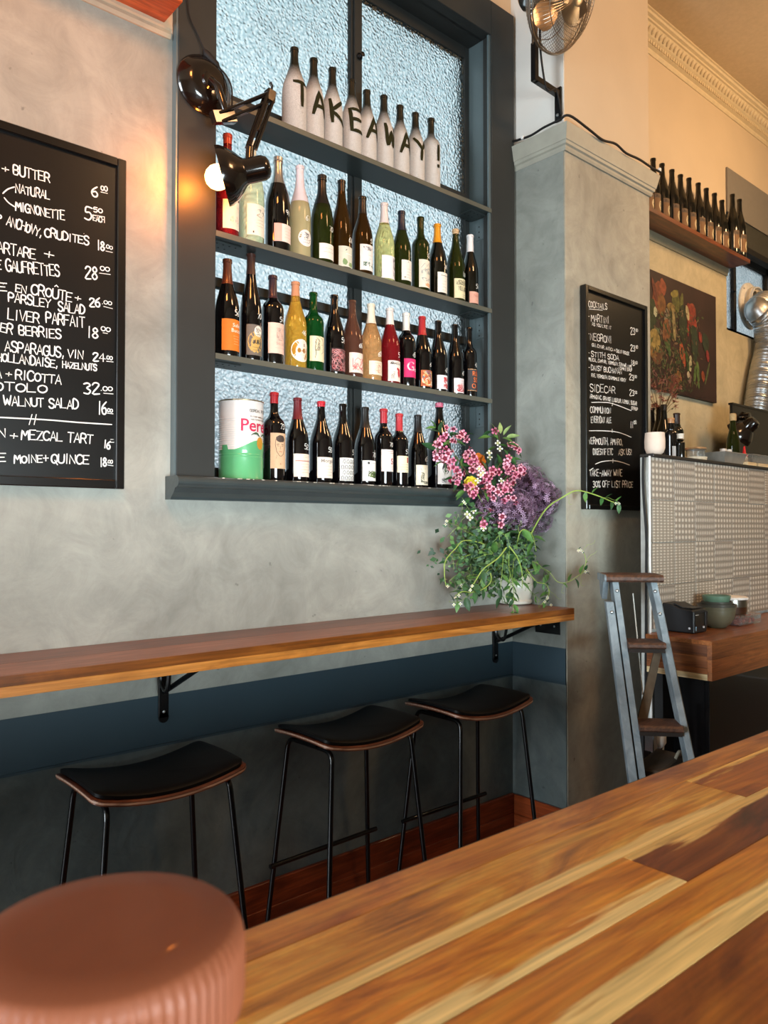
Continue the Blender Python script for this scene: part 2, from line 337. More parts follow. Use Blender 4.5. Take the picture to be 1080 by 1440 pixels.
# main wall, in bands; a real opening is left for each window
WO = dict(x0=1.236, x1=2.680, z0=1.55, z1=3.72)       # window opening
w2 = dict(x0=5.09, x1=6.6, z0=2.80, z1=3.42)
def wall_piece(name, x0, x1, z0, z1, mat, parent, y0=WY, y1=WY+0.22): return MB().box((x0, y0, z0), (x1, y1, z1)).obj(name, mat, parent)
wb = thing('wall_back', (0, WY, 0), None, None); wb['kind'] = 'structure'
wall_piece('plaster_field', LX, WO['x0'], 0.916, 3.055, plast, wb); wall_piece('plaster_field', WO['x0'], WO['x1'], 0.916, WO['z0'], plast, wb)
wall_piece('plaster_field', WO['x1'], PX0, 0.916, CAPZ, plast, wb)
wall_piece('painted_field', LX, WO['x0'], 3.055, CEIL, cream, wb); wall_piece('painted_field', WO['x0'], WO['x1'], WO['z1'], CEIL, cream, wb)
wall_piece('painted_field', WO['x1'], PX0, CAPZ, CEIL, cream, wb)
wall_piece('painted_field', PX1, 7.6, CAPZ+.22, CEIL, cream, wb) if False else None
wall_piece('dado_band', LX, PX0, 0.762, 0.916, dadoM, wb, WY-0.004); wall_piece('dado_plaster', LX, PX0, 0, 0.762, dadoP, wb)
MB().box((LX, WY-0.009, 0.757), (PX0, WY, 0.764)).obj('dado_bead', dadoM, wb)
# kitchen stretch of the same wall
wk = thing('wall_kitchen', (PX1, WY, 0), None, None); wk['kind'] = 'structure'
wall_piece('plaster_field', PX1, 5.075, 0, CAPZ, olive, wk)
wall_piece('plaster_field', 5.075, 7.6, 0, w2['z0'], olive, wk, WY+0.03)
wall_piece('painted_field', PX1, 5.075, CAPZ, CEIL, cream, wk); wall_piece('painted_field', 5.075, 7.6, 3.86, CEIL, cream, wk)
# pillar (chimney breast) between window and kitchen
wp = thing('wall_pillar', (PX0, PY, 0), None, None); wp['kind'] = 'structure'
def pil(x0, y0, z0, x1, y1, z1, mat, n): return MB().box((x0, y0, z0), (x1, y1, z1)).obj(n, mat, wp)
e = 0.006
pil(PX0, PY, 0.0, PX1, WY+.2, CAPZ, plast_w, 'plaster_core')
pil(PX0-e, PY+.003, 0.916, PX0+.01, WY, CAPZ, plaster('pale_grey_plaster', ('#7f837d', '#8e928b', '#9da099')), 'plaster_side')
pil(PX0-e-.003, PY+.004, 0.762, PX0+.01, WY, 0.916, dadoM, 'dado_band'); pil(PX0-e-.001, PY+.002, 0.0, PX0+.01, WY, 0.762, dadoP, 'dado_plaster')
pil(PX0-.012, PY+.002, 0.757, PX0, WY, 0.764, dadoM, 'dado_bead')
pil(PX0, PY, CAPZ, PX1, WY+.2, CEIL, cream, 'painted_core'); pil(PX0-.004, PY+.002, CAPZ, PX0+.01, WY, CEIL, plain('daylit_cream_paint', '#d9d6d0', .7, var=.03, vs=4), 'painted_side')  # painted_side: same cream, whitened to carry the daylight on this face
# capital mouldings: sloped fascia with two small beads, mitred round the pillar
def moulding(name, path, prof, mat, parent=None, closed=False, kind=None):
    """profile (out, z) swept along a plan path with mitred corners; out is to the right of travel"""
    P_ = [Vector((x, y)) for x, y in path]; n = len(P_); m = MB(); vs = []
    for i, p in enumerate(P_):
        d0 = (P_[i]-P_[i-1]).normalized() if i > 0 else None; d1 = (P_[i+1]-P_[i]).normalized() if i < n-1 else None
        if d0 is None: d0 = d1
        if d1 is None: d1 = d0
        n0 = Vector((d0.y, -d0.x)); n1 = Vector((d1.y, -d1.x)); q = (n0+n1); q = q/(q.length_squared/2) if q.length > .01 else n0
        for o_, z in prof: vs.append((p.x+q.x*o_, p.y+q.y*o_, z))
    k = len(prof); fs = [(i*k+j, i*k+(j+1) % k, (i+1)*k+(j+1) % k, (i+1)*k+j) for i in range(n-1) for j in range(k)]
    fs += [tuple(range(k)), tuple((n-1)*k+j for j in range(k-1, -1, -1))]
    m.add(vs, fs); o = m.obj(name, mat, parent)
    if kind: o['kind'] = kind
    return o
capP = [(0, 3.125), (.008, 3.125), (.012, 3.135), (.012, 3.145), (.020, 3.150), (.022, 3.162), (.026, 3.165), (.040, 3.232), (0, 3.238)]
capM = plain('capital_paint', '#9a988c', 0.5, var=0.08, vs=14, bump=0.3, bs=25)
moulding('capital_moulding', [(PX0, WY), (PX0, PY), (PX1, PY), (PX1, WY)], [(a, z) for a, z in capP], capM, wp)
trP = [(a, z-0.10) for a, z in capP]
moulding('picture_moulding', [(LX, WY), (1.10, WY)], [(0, 3.03), (.006, 3.03), (.010, 3.042), (.006, 3.055), (.012, 3.06), (.012, 3.15), (0, 3.15)], plain('trim_cream', '#b9a78f', .5, var=.05), wb)
moulding('picture_moulding', [(PX1, WY), (5.075, WY)], [(0, 3.125), (.008, 3.125), (.012, 3.14), (.016, 3.15), (.020, 3.19), (0, 3.19)], plain('trim_olive', '#96907a', .5, var=.05), wk)
# cornice and ceiling
plainC = plain('cornice_plaster', '#d2c4a6', 0.6, var=0.05)
cornP = [(0, 4.222), (.006, 4.222), (.014, 4.234), (.014, 4.246), (.030, 4.252), (.034, 4.276), (.046, 4.284), (.078, 4.322), (.088, 4.324), (.090, 4.334), (.106, 4.338), (.110, 4.350), (.120, 4.352), (.120, 4.36), (0, 4.36)]
cor = moulding('trim_1', [(PX1, WY), (7.6, WY)], cornP, plainC, None, kind='structure')
ob = MB().lathe([(0, -.9), (.5, -.75), (.9, -.2), (1, .2), (.75, .7), (.3, .95), (0, 1)], 8); om = mesh_of(ob, 'ornament', plainC)
dm = mesh_of(MB().box((-1, -1, -1), (1, 1, 1)), 'dentil', plainC, False)
for i in range(62):
    x = PX1+.02+i*0.042
    share('ornament', om, cor, (x, WY-.064, 4.300), (0.7, 0, 0), (.015, .009, .020))
for i in range(100): share('dentil', dm, cor, (PX1+.01+i*.026, WY-.034, 4.263), (0, 0, 0), (.0075, .005, .010))
ceilo = MB().box((LX, BY, CEIL), (RX, WY+.3, CEIL+.1)).obj('ceiling', plain('ceiling_paint', '#c9b596', .8, var=.05, vs=40, bump=.2, bs=60), kind='structure')
moulding('trim_2', [(PX1, 1.55), (7.6, 1.55)], [(-.02, 4.352), (.02, 4.352), (.03, 4.36), (-.03, 4.36)], plainC, None, kind='structure')
# the other walls of the room (behind and beside the camera)
MB().box((LX-.1, BY, 0), (LX, WY+.2, CEIL)).obj('wall_left', cream, kind='structure')
MB().box((RX, BY, 0), (RX+.1, WY+.3, CEIL)).obj('wall_right', olive, kind='structure')
MB().box((LX, BY-.1, 0), (RX, BY, CEIL)).obj('wall_front', cream, kind='structure')
# baseboards: deep stained board over a thin lower lip
bbm = [wood('baseboard_wood', '#4a1d0c', '#6e2e14', '#8a4120', 0, 2, .35), wood('baseboard_side_wood', '#5c2710', '#8a3c19', '#a04e26', 1, 5, .35)]
b1 = MB().box((LX, WY-.018, 0.001), (PX0-.02, WY-.001, 0.216)).obj('baseboard_back', bbm[0], bevel=.003, kind='structure')
MB().box((LX, WY-.026, 0.001), (PX0-.02, WY-.018, 0.13)).obj('lower_lip', bbm[0], b1, bevel=.002)
b2 = MB().box((PX0-.026, PY+.0, 0.001), (PX0-.010, WY-.019, 0.214)).obj('baseboard_right', bbm[1], bevel=.003, kind='structure')
MB().box((PX0-.034, PY+.0, 0.001), (PX0-.026, WY-.027, 0.13)).obj('lower_lip', bbm[1], b2, bevel=.002)

# ------------------------------------------------------------------ window 1
GY = 2.43
glassM = frosted()
win = thing('window_1', (1.96, WY, 1.6), None, None); win['kind'] = 'structure'
CY = 2.268                                            # casing front
def bar(n, a, b, m=frameM, par=win, bv=.002): return MB().box(a, b).obj(n, m, par, bevel=bv)
bar('casing', (1.115, CY, 1.612), (1.252, WY+.02, 3.86)); bar('casing', (2.652, CY, 1.612), (2.815, WY+.02, 3.86)); bar('casing', (1.252, CY, 3.70), (2.652, WY+.02, 3.86))
bar('casing_bead', (1.109, CY+.004, 1.612), (1.115, WY-.001, 3.86), frameJ, bv=0)  # left side of the casing, its daylight painted in
bar('casing_bead', (2.640, CY+.006, 1.614), (2.652, CY+.016, 3.70), frameJ, bv=0)
bar('jamb', (1.232, WY+.02, 1.55), (1.252, 2.50, 3.72), frameJ); bar('jamb', (2.664, CY+.016, 1.614), (2.682, 2.50, 3.72), frameJ)
bar('head_reveal', (1.252, CY+.01, 3.71), (2.664, 2.50, 3.73))
# sash: upper panes, rail behind the top shelf, lower panes with a mid bar
SX0, SX1, MX0, MX1 = 1.26, 2.664, 1.945, 1.995
bar('sash_stile', (1.252, 2.415, 1.6), (1.285, 2.45, 3.71)); bar('sash_stile', (2.634, 2.415, 1.6), (2.664, 2.45, 3.71))
bar('sash_rail', (1.285, 2.415, 3.655), (2.634, 2.45, 3.71)); bar('sash_rail', (1.285, 2.405, 2.935), (2.634, 2.45, 3.005))
bar('glazing_bar', (1.285, 2.41, 2.300), (2.634, 2.44, 2.335)); bar('sash_rail', (1.285, 2.415, 1.6), (2.634, 2.45, 1.66))
bar('mullion', (MX0+.01, 2.400, 1.6), (MX1, 2.45, 3.655)); bar('mullion_bead', (MX0, 2.412, 1.6), (MX0+.01, 2.44, 3.655))
for x0, x1 in ((1.283, 1.95), (1.99, 2.636)):
    for z0, z1 in ((3.003, 3.657), (2.333, 2.937), (1.655, 2.302)):
        MB().box((x0, GY, z0), (x1, GY+.006, z1)).obj('pane', glassM, win)
lt = MB().lathe([(.0, 0), (.012, 0), (.014, .006), (.010, .012), (.006, .016), (.006, .022), (.010, .026), (0, .030)], 14, Matrix.Translation(at(505, 80, Y=2.40)) @ Matrix.Rotation(PI/2, 4, 'X')); lt.obj('latch_knob', black, win, smooth=True)
# putty flaking round the upper panes
pm = plain('old_putty', '#5d5648', .9, var=.4, vs=200)
pt = MB()
for i in range(170):
    x = R_.uniform(2.0, 2.63) if i % 2 else R_.uniform(1.29, 1.94); z = 3.655-R_.random()**2*.016; s = R_.uniform(.002, .005); pt.box((x-s, GY-.004, z-s), (x+s, GY-.001, z+s))
for i in range(120):
    z = R_.uniform(3.01, 3.65); x = 2.634-R_.random()**2*.008 if i % 2 else 1.994+R_.random()**2*.006; s = R_.uniform(.002, .004); pt.box((x-s, GY-.004, z-s), (x+s, GY-.001, z+s))
pt.obj('putty_crumbs', pm, win, kind='stuff')
# sill with rounded nose and a cove under it
sy = 2.205
nose = [(WY-.001, 1.612)]+[(sy+.018-.018*math.sin(a), 1.594+.018*math.cos(a)) for a in [PI*k/8 for k in range(9)]]+[(sy+.024, 1.574), (sy+.034, 1.560), (sy+.052, 1.546), (sy+.056, 1.538), (WY-.001, 1.538)]
MB().prism(nose, 1.092, 2.832, lambda u, v, d: (d, u, v)).obj('sill', plain('sill_paint', '#394142', .3, var=.1, vs=12, coat=.3, bump=.2, bs=70), win, smooth=False)
MB().box((1.252, WY-.002, 1.59), (2.664, 2.42, 1.612)).obj('sill_board', frameM, win)
ch = MB()
for i in range(46):
    x = 1.2+1.5*R_.random()**.8; s = R_.uniform(.001, .0055)
    ch.prism([(x-s*1.6, 1.6085), (x, 1.6075), (x+s*1.6, 1.609), (x+s*.6, 1.6105+R_.uniform(0, .001)), (x-s, 1.6105)], sy+.0045, sy+.006, lambda u, v, d: (u, d-.003*(v < 1.6085), v))
ch.obj('paint_chips', plain('bare_primer', '#c9c5ba', .8), win, kind='stuff')

# shelves in the window
SH = [2.900, 2.441, 2.030]
shM = plain('shelf_paint', '#343b3b', .35, var=.08, vs=9, coat=.1)
shE = plain('shelf_edge_paint', '#5a5a50', .4, var=.06, vs=9)
def plate(parent, x, z, on='jamb'):
    m = MB(); pm_ = shM
    if on == 'jamb': m.box((2.661, 2.300, z-.10), (2.6645, 2.375, z-.004))
    else: m.box((x, 2.300, z-.0235), (x+.10, 2.375, z-.0205))
    o = m.obj('angle_plate', frameJ if on == 'jamb' else shM, parent, bevel=.0012)
    h = MB()
    for i in range(7):
        a, b_ = ((i % 2)*.035+.018, (i//2)*.024+.014)
        if on == 'jamb': c_ = Vector((2.6605, 2.300+a, z-.10+b_)); M_ = Matrix.Translation(c_) @ Matrix.Rotation(-PI/2, 4, 'Y')
        else: c_ = Vector((x+b_, 2.300+a, z-.0238)); M_ = Matrix.Translation(c_) @ Matrix.Rotation(PI, 4, 'X')
        h.lathe([(.0, 0), (.0036, 0), (.003, .0008), (0, .0008)], 8, M_)
    h.obj('screw_holes', blackm, parent)
names = ['top', 'second', 'third']
for i, z in enumerate(SH):
    t = thing('window_shelf', (1.96, 2.34, z), ['slate-painted shelf across the window, uppermost of three, holding whitened bottles', 'slate-painted shelf across the window, middle of three, holding white wines', 'slate-painted shelf across the window, lowest of three, above the sill'][i], 'shelf', 'painted shelves across the window')
    MB().box((1.253, 2.272, z-.020), (2.664, 2.404, z)).obj('board', shM, t, bevel=.001)
    MB().box((1.253, 2.2695, z-.0195), (2.662, 2.272, z-.0005)).obj('front_edge', shE, t)
    plate(t, 0, z-.02); plate(t, 1.27, z, 'under'); plate(t, 2.55, z, 'under')

# ------------------------------------------------------------------ window 2 in the kitchen
wn = thing('window_2', (5.6, WY, 2.8), None, None); wn['kind'] = 'structure'
bar('jamb', (5.078, WY+.012, 2.80), (5.10, 2.43, 3.42), plain('outside_lit_reveal', '#e6ebee', .6), wn)  # white stands for outside light falling on the jamb, painted in
bar('sash_stile', (5.44, 2.41, 2.80), (5.475, 2.45, 3.42), blackm, wn); bar('sash_stile', (5.985, 2.41, 2.80), (6.02, 2.45, 3.42), blackm, wn); bar('sash_rail', (5.09, 2.41, 3.36), (6.6, 2.45, 3.42), blackm, wn)
MB().box((5.09, GY, 2.79), (5.45, GY+.006, 3.37)).obj('pane', glassM, wn); MB().box((5.47, GY, 2.79), (5.99, GY+.006, 3.37)).obj('pane', glassM, wn); MB().box((6.015, GY, 2.79), (6.6, GY+.006, 3.37)).obj('pane', glassM, wn)
MB().box((5.10, WY+.03, 2.785), (6.6, 2.45, 2.80)).obj('sill', olive, wn)
MB().box((5.075, WY-.012, 3.56), (7.6, WY+.03, 3.86)).obj('board_panel', plain('blind_board_grey', '#7a7671', .6, var=.03), wn)
MB().box((5.10, WY-.002, 3.40), (7.6, WY+.04, 3.56)).obj('head_board', plain('dark_head_board', '#3a3a35', .6), wn)
MB().box((5.10, WY-.004, 3.36), (7.6, WY+.05, 3.40)).obj('roller_housing', blackm, wn)
MB().box((5.40, 2.395, 3.12), (5.44, 2.41, 3.16)).obj('catch', blackm, wn)

# outside, seen only as blur through the hammered panes
MB().box((-4, 7.6, 0), (14, 8.0, 2.7)).obj('exterior_wall', plain('outside_render', '#efeaf0', .9, var=.15, vs=.6), kind='structure')
MB().box((-6, 2.6, -.2), (16, 7.6, -.06)).obj('exterior_pavement', plain('outside_paving', '#9a9a98', .9), kind='structure')
# ================================================================== FOREGROUND BAR COUNTER
TZ = 1.05; ta = at(340, 1310, Z=TZ); td = Vector((math.cos(math.radians(-1.47)), math.sin(math.radians(-1.47)), 0)); tn = Vector((td.y, -td.x, 0))
bc = thing('bar_counter', (ta.x, ta.y, 0), 'long foreground counter of oiled multicoloured timber boards', 'counter', rz=math.radians(-1.47))
def plk(s0, s1, t0, t1, m, n='plank'):
    mb = MB().box((s0+.0003, -t1+.0002, TZ-.040), (s1-.0003, -t0-.0002, TZ)); c = ((s0+s1)/2, -(t0+t1)/2, TZ)
    return mb.obj(n, m, bc, local=True, loc=c, bevel=.0006)
O = ('#9a4a14', '#cb7e26', '#e09f40')
rows = [
 (0, .0505, [(-.9, 2.2, ('#7c3a14', '#b46c26', '#cc8c3a'), None)]),
 (.0505, .145, [(-.9, .762, ('#7a4316', '#c07a2a', '#dba54a'), (1, .028, .012, '#eac078'), -1), (.762, 1.35, ('#7a3412', '#a85c1e', '#c27a2c'), (1, .026, .006, '#e6b25c'), 1), (1.35, 2.2, ('#84400f', '#ac5c1c', '#c4742c'), None)]),
 (.145, .228, [(-.9, .440, ('#84400f', '#c67620', '#de9834'), (1, .022, .010, '#f4d08a'), -1), (.440, 1.3, ('#35140a', '#703212', '#9a5420'), (1, .022, .008, '#e0b268'), 1), (1.3, 2.2, O, None)]),
 (.228, .315, [(-.9, 1.6, ('#8f4812', '#c87a28', '#dc9838'), (1, .010, .012, '#f2ce86'), -1), (1.6, 2.2, O, None)]),
 (.315, .402, [(-.9, 1.1, ('#5e260c', '#8c4814', '#aa6420'), None), (1.1, 2.2, ('#84400f', '#ac5c1c', '#c4742c'), None)]),
 (.402, .49, [(-.9, .6, ('#843c10', '#ac5818', '#c47224'), (1, .02, .02, '#e3b058'), 1), (.6, 2.2, O, None)]),
 (.49, .575, [(-.9, 2.2, O, None)]), (.575, .66, [(-.9, 1.2, ('#843c10', '#ac5818', '#c47224'), None), (1.2, 2.2, O, None)])]
k = 0
def wood_sap(name, cols, axis, seed, sap, sgn):
    m = wood(name, *cols, axis, seed, .34, sap, .12, 1.0, 1.5)
    if sap and sgn < 0:      # sapwood on the camera side (-y): mirror the side coordinate
        nt = m.node_tree
        for n in nt.nodes:
            if n.type == 'MATH' and n.operation == 'MULTIPLY_ADD':
                src = n.inputs[2].links[0].from_socket; ng = nt.nodes.new('ShaderNodeMath'); ng.operation = 'MULTIPLY'; ng.inputs[1].default_value = -1
                nt.links.new(src, ng.inputs[0]); nt.links.new(ng.outputs[0], n.inputs[2])
    return m
for t0, t1, segs in rows:
    for sg in segs:
        k += 1; sp_ = sg[3]; sgn = sg[4] if len(sg) > 4 else 1
        plk(sg[0], sg[1], t0, t1, wood_sap('counter_plank_%d' % k, sg[2], 0, k*1.7, sp_, sgn))
MB().box((-.9, -.001, TZ-.041), (2.2, .0025, TZ-.001)).obj('edge_strip', plain('dark_edge_strip', '#3a2a1e', .5), bc, local=True)
MB().box((-.7, -.60, .0), (2.1, -.30, TZ-.045)).obj('counter_base', wood('counter_base_wood', '#2a150b', '#43230f', '#54301a', 2), bc, local=True)

# ================================================================== WALL BAR (ledge)
LZ = 1.098
wbar = thing('wall_bar', (1.2, 2.13, 1.045), 'long narrow timber drinks bar fixed along the grey wall above the stools', 'counter')
lw = [('#5c3626', '#744634', '#845442'), ('#774830', '#925a3e', '#a66c4e'), ('#5e3413', '#7c4516', '#8f5520'), ('#a0632a', '#bd7a34', '#cc8a44')]
def lp(n, y0, y1, z0, z1, i, x0=-2.6): return MB().box((x0, y0, z0), (PX0-e-.004, y1, z1)).obj(n, wood('wall_bar_%d' % i, *lw[i-1], 0, i*2.3, .38, None, .08, 1.4), wbar, bevel=.0008)
lp('plank', 2.1290, 2.2985, LZ-.026, LZ, 1); lp('plank', 1.958, 2.1288, LZ-.026, LZ, 2)
MB().box((-2.6, 1.9550, LZ-.026), (PX0-e-.004, 1.9582, LZ-.0006)).obj('edge_board', wood('wall_bar_3', *lw[2], 0, 6.6, .3), wbar)
MB().box((-2.6, 1.9550, LZ-.052), (PX0-e-.004, 2.2985, LZ-.0262)).obj('lower_board', wood('wall_bar_4', *lw[3], 0, 9, .35, None, .2, 1.4), wbar, bevel=.0008)
def bracket(x, label):
    t = thing('shelf_bracket', (x, WY, .83), label, 'bracket', 'black brackets under the wall bar')
    zt = LZ-.0525
    MB().box((x-.017, WY-.012, .845), (x+.017, WY-.004, zt)).obj('wall_bar_strap', black, t, bevel=.002)
    MB().lathe([(0, 0), (.017, 0), (.017, .008), (0, .008)], 14, Matrix.Translation((x, WY-.004, .847)) @ Matrix.Rotation(PI/2, 4, 'X')).obj('strap_end', black, t)
    MB().box((x-.017, 1.99, zt-.007), (x+.017, WY-.012, zt)).obj('top_strap', black, t, bevel=.002)
    br = [(x, WY-.014, .93), (x, WY-.05, .945), (x, 2.06, zt-.012)]
    MB().tube(fillet(br, .03), .0085, 8).obj('brace', black, t, smooth=True)
    uu = fillet([(x-.02, WY-.03, zt-.004), (x-.02, WY-.03, .96), (x-.02, WY-.075, .935), (x-.02, WY-.10, zt-.004)], .03)
    MB().tube(uu, .007, 8).obj('hook_brace', black, t, smooth=True)
    for z in (.865, .99): MB().lathe([(0, 0), (.005, 0), (.004, .002), (0, .003)], 10, Matrix.Translation((x, WY-.012, z)) @ Matrix.Rotation(PI/2, 4, 'X')).obj('screw', screw, t)
bracket(1.087, 'black steel bracket under the wall bar above the nearest stool')
bracket(2.697, 'black steel bracket under the wall bar near the pillar')
bracket(-.5, 'black steel bracket under the bar beyond the left edge') if False else None
t = thing('angle_bracket', (PX0-.01, 2.09, 1.0), 'small black angle bracket screwed to the pillar under the bar end', 'bracket')
MB().box((PX0-e-.005, 2.03, LZ-.125), (PX0-e-.001, 2.165, LZ-.053)).obj('plate', black, t, bevel=.001)
MB().box((PX0-.10, 2.03, LZ-.057), (PX0-e-.005, 2.165, LZ-.053)).obj('top_plate', black, t, bevel=.001)
for y in (2.06, 2.135): MB().lathe([(0, 0), (.005, 0), (.004, .002), (0, .003)], 10, Matrix.Translation((PX0-e-.005, y, LZ-.09)) @ Matrix.Rotation(-PI/2, 4, 'Y')).obj('screw', screw, t)

# ================================================================== STOOLS
def rr(L_, W_, r, n=7):
    out = []
    for cx, cy, a0 in ((L_-r, W_-r, 0), (-L_+r, W_-r, 90), (-L_+r, -W_+r, 180), (L_-r, -W_+r, 270)):
        for i in range(n): a = math.radians(a0+90*i/(n-1)); out.append((cx+r*math.cos(a), cy+r*math.sin(a)))
    # add points along the long sides so that the saddle can bend
    res = []
    for i in range(len(out)):
        a, b = out[i], out[(i+1) % len(out)]; res.append(a); d = math.hypot(b[0]-a[0], b[1]-a[1]); q = int(d/.03)
        for j in range(1, q+1): t_ = j/(q+1); res.append((a[0]+(b[0]-a[0])*t_, a[1]+(b[1]-a[1])*t_))
    return res
def saddle(x, y, L_): return .034*(abs(x)/L_)**2.0 - .006*(y/.15)**2
def seat_mb(L_, W_, r, z0, z1, puff=0.0, edge=.003):
    O_ = rr(L_, W_, r); n = len(O_); vs = []; fs = []
    layers = [(z0, 1.0, 0), (z1-edge, 1.0, 0), (z1-edge*.3, 1-.004/W_, 0), (z1, 1-.012/W_, .3), (z1, .8, .7), (z1, .5, .95), (z1, .2, 1)]
    for z, s, p in layers:
        for x, y in O_: vs.append((x*s, y*s, z+puff*p+saddle(x*s, y*s, L_)))
    for i in range(len(layers)-1):
        for j in range(n): fs.append((i*n+j, i*n+(j+1) % n, (i+1)*n+(j+1) % n, (i+1)*n+j))
    vs.append((0, 0, z1+puff)); c = len(vs)-1; k_ = (len(layers)-1)*n
    fs += [(k_+j, k_+(j+1) % n, c) for j in range(n)]
    # underside
    b0 = len(vs)
    for s in (.66, .33):
        for x, y in O_: vs.append((x*s, y*s, z0+saddle(x*s, y*s, L_)))
    vs.append((0, 0, z0)); c = len(vs)-1
    for j in range(n):
        j2 = (j+1) % n; fs += [(j, b0+j, b0+j2, j2), (b0+j, b0+n+j, b0+n+j2, b0+j2), (b0+n+j, c, b0+n+j2)]
    return MB().add(vs, fs)
SZ = .765
vinyl = plain('black_vinyl', '#050506', .5, spec=.25, coat=.0, var=.1, bump=.1, bs=300)
ply = wood('walnut_ply', '#3b2118', '#5b3526', '#7a4c38', 0, 3, .35); plyE = wood('ply_edge', '#8a6a58', '#a38471', '#b89a86', 0, 4, .5, None, 0, 3)
steel = plain('black_powder_steel', '#0a0b0d', .3, .4, coat=.4, var=.1)
def make_stool(label):
    t = thing('bar_stool', (0, 0, 0), label, 'stool', 'saddle-seat bar stools under the wall bar')
    seat_mb(.222, .150, .028, SZ-.034, SZ-.020).obj('seat_board', ply, t, smooth=True, local=True)
    eg = MB(); O_ = rr(.2232, .1512, .029); n = len(O_)
    for z, s in ((SZ-.034, 1), (SZ-.0345, .985)): pass
    eg.add([(x, y, SZ-.0245+saddle(x, y, .222)) for x, y in O_]+[(x, y, SZ-.0300+saddle(x, y, .222)) for x, y in O_], [(j, (j+1) % n, n+(j+1) % n, n+j) for j in range(n)])
    eg.obj('ply_edge', plyE, t, smooth=True, local=True)
    seat_mb(.213, .141, .024, SZ-.0198, SZ-.006, .004, .005).obj('cushion', vinyl, t, smooth=True, local=True)
    r = .0085; zt = SZ-.047
    foot = {}
    for sx in (-1, 1):
        x0 = sx*.175; zz = zt+.034*(.175/.222)**2-.004
        for sy_ in (-1, 1):
            top = Vector((x0, sy_*.105, zz)); ft = Vector((x0+sx*.062, sy_*.17, .012)); foot[(sx, sy_)] = (top, ft)
            path = fillet([(x0, sy_*.03, zz), tuple(top+Vector((0, sy_*.012, 0))), tuple(ft)], .035, 5)
            lg = MB().tube(path, r, 10).obj('leg', steel, t, smooth=True, local=True)
            MB().lathe([(0, 0), (.0105, 0), (.0105, .016), (.009, .018), (0, .018)], 10, Matrix.Translation((ft.x, ft.y, 0))).obj('foot_cap', blackm, lg, smooth=True, local=True)
        MB().tube([(x0, -.04, zz), (x0, .04, zz)], r, 10).obj('seat_rail', steel, t, smooth=True, local=True)
        MB().box((x0-.014, -.05, zz+.004), (x0+.014, .05, zz+.0135)).obj('mount_plate', steel, t, local=True)
    q = []
    for sx in (-1, 1):
        a, b = foot[(sx, 1)]; u = (a.z-.315)/(a.z-b.z); q.append(a.lerp(b, u))
    d = (q[1]-q[0]).normalized(); off = Vector((0, -.012, 0))
    MB().tube([q[0]-d*.028+off, q[1]+d*.028+off], .0085, 10).obj('foot_rail', steel, t, smooth=True, local=True)
    return t
def clone(o, parent=None):
    c = o.copy(); COL.objects.link(c); c.parent = parent
    for ch_ in o.children: clone(ch_, c)
    return c
st = make_stool('black-cushioned saddle stool nearest the round-topped object, leftmost of three')
st.location = (.944, 2.055, 0)
s2_ = clone(st); s2_.location = (1.662, 2.062, 0); s2_['label'] = 'black-cushioned saddle stool in the middle of the row of three'; s2_.rotation_euler.z = math.radians(1.5)
s3_ = clone(st); s3_.location = (2.256, 2.05, 0); s3_['label'] = 'black-cushioned saddle stool closest to the pillar'; s3_.rotation_euler.z = math.radians(-.5)

# ================================================================== ROUND FLUTED TABLE LAMP, NEAR LEFT
dl = .345; c0 = at(152, 1319, Y=None, Z=1.262) if False else None
hz = 1.262; cc = at(150, 1302, Z=hz)
lt_ = thing('table_lamp', (cc.x, cc.y, TZ), 'brown round-topped object with a fluted rim, out of focus at the counter near corner', 'lamp')
rad = .0645
fl_ = MB(); n = 288; vs = []; prof = [(0, 0), (.6, 0), (.90, -.0008), (.95, -.003), (.985, -.0075), (1.0, -.012), (1.0, -.034), (.985, -.040), (.93, -.043), (0, -.043)]
for i, (r_, z) in enumerate(prof):
    for k_ in range(n):
        a = 2*PI*k_/n; amp = .018 if 4 <= i <= 7 else .006 if i == 3 else 0; q_ = rad*(r_-amp*(.5+.5*math.cos(a*72)))
        vs.append((cc.x+q_*math.cos(a), cc.y+q_*math.sin(a), hz+z))
fs = [(i*n+k_, i*n+(k_+1) % n, (i+1)*n+(k_+1) % n, (i+1)*n+k_) for i in range(1, len(prof)-1-1) for k_ in range(n)]
fs += [tuple(n+k_ for k_ in range(n)), tuple((len(prof)-2)*n+k_ for k_ in range(n-1, -1, -1))]
fl_.add(vs, fs).obj('lamp_shade', plain('brown_anodised', '#86492e', .6, .15, coat=.05, var=.06, vs=20), lt_, smooth=True)
bz = plain('brown_anodised', '#8a4d38')
MB().lathe([(.009, TZ+.012), (.009, hz-.043)], 20, Matrix.Translation((cc.x, cc.y, 0))).obj('stem', bz, lt_, smooth=True)
MB().lathe([(0, TZ), (.036, TZ), (.038, TZ+.004), (.036, TZ+.010), (.012, TZ+.013), (0, TZ+.013)], 40, Matrix.Translation((cc.x, cc.y, 0))).obj('base', bz, lt_, smooth=True)
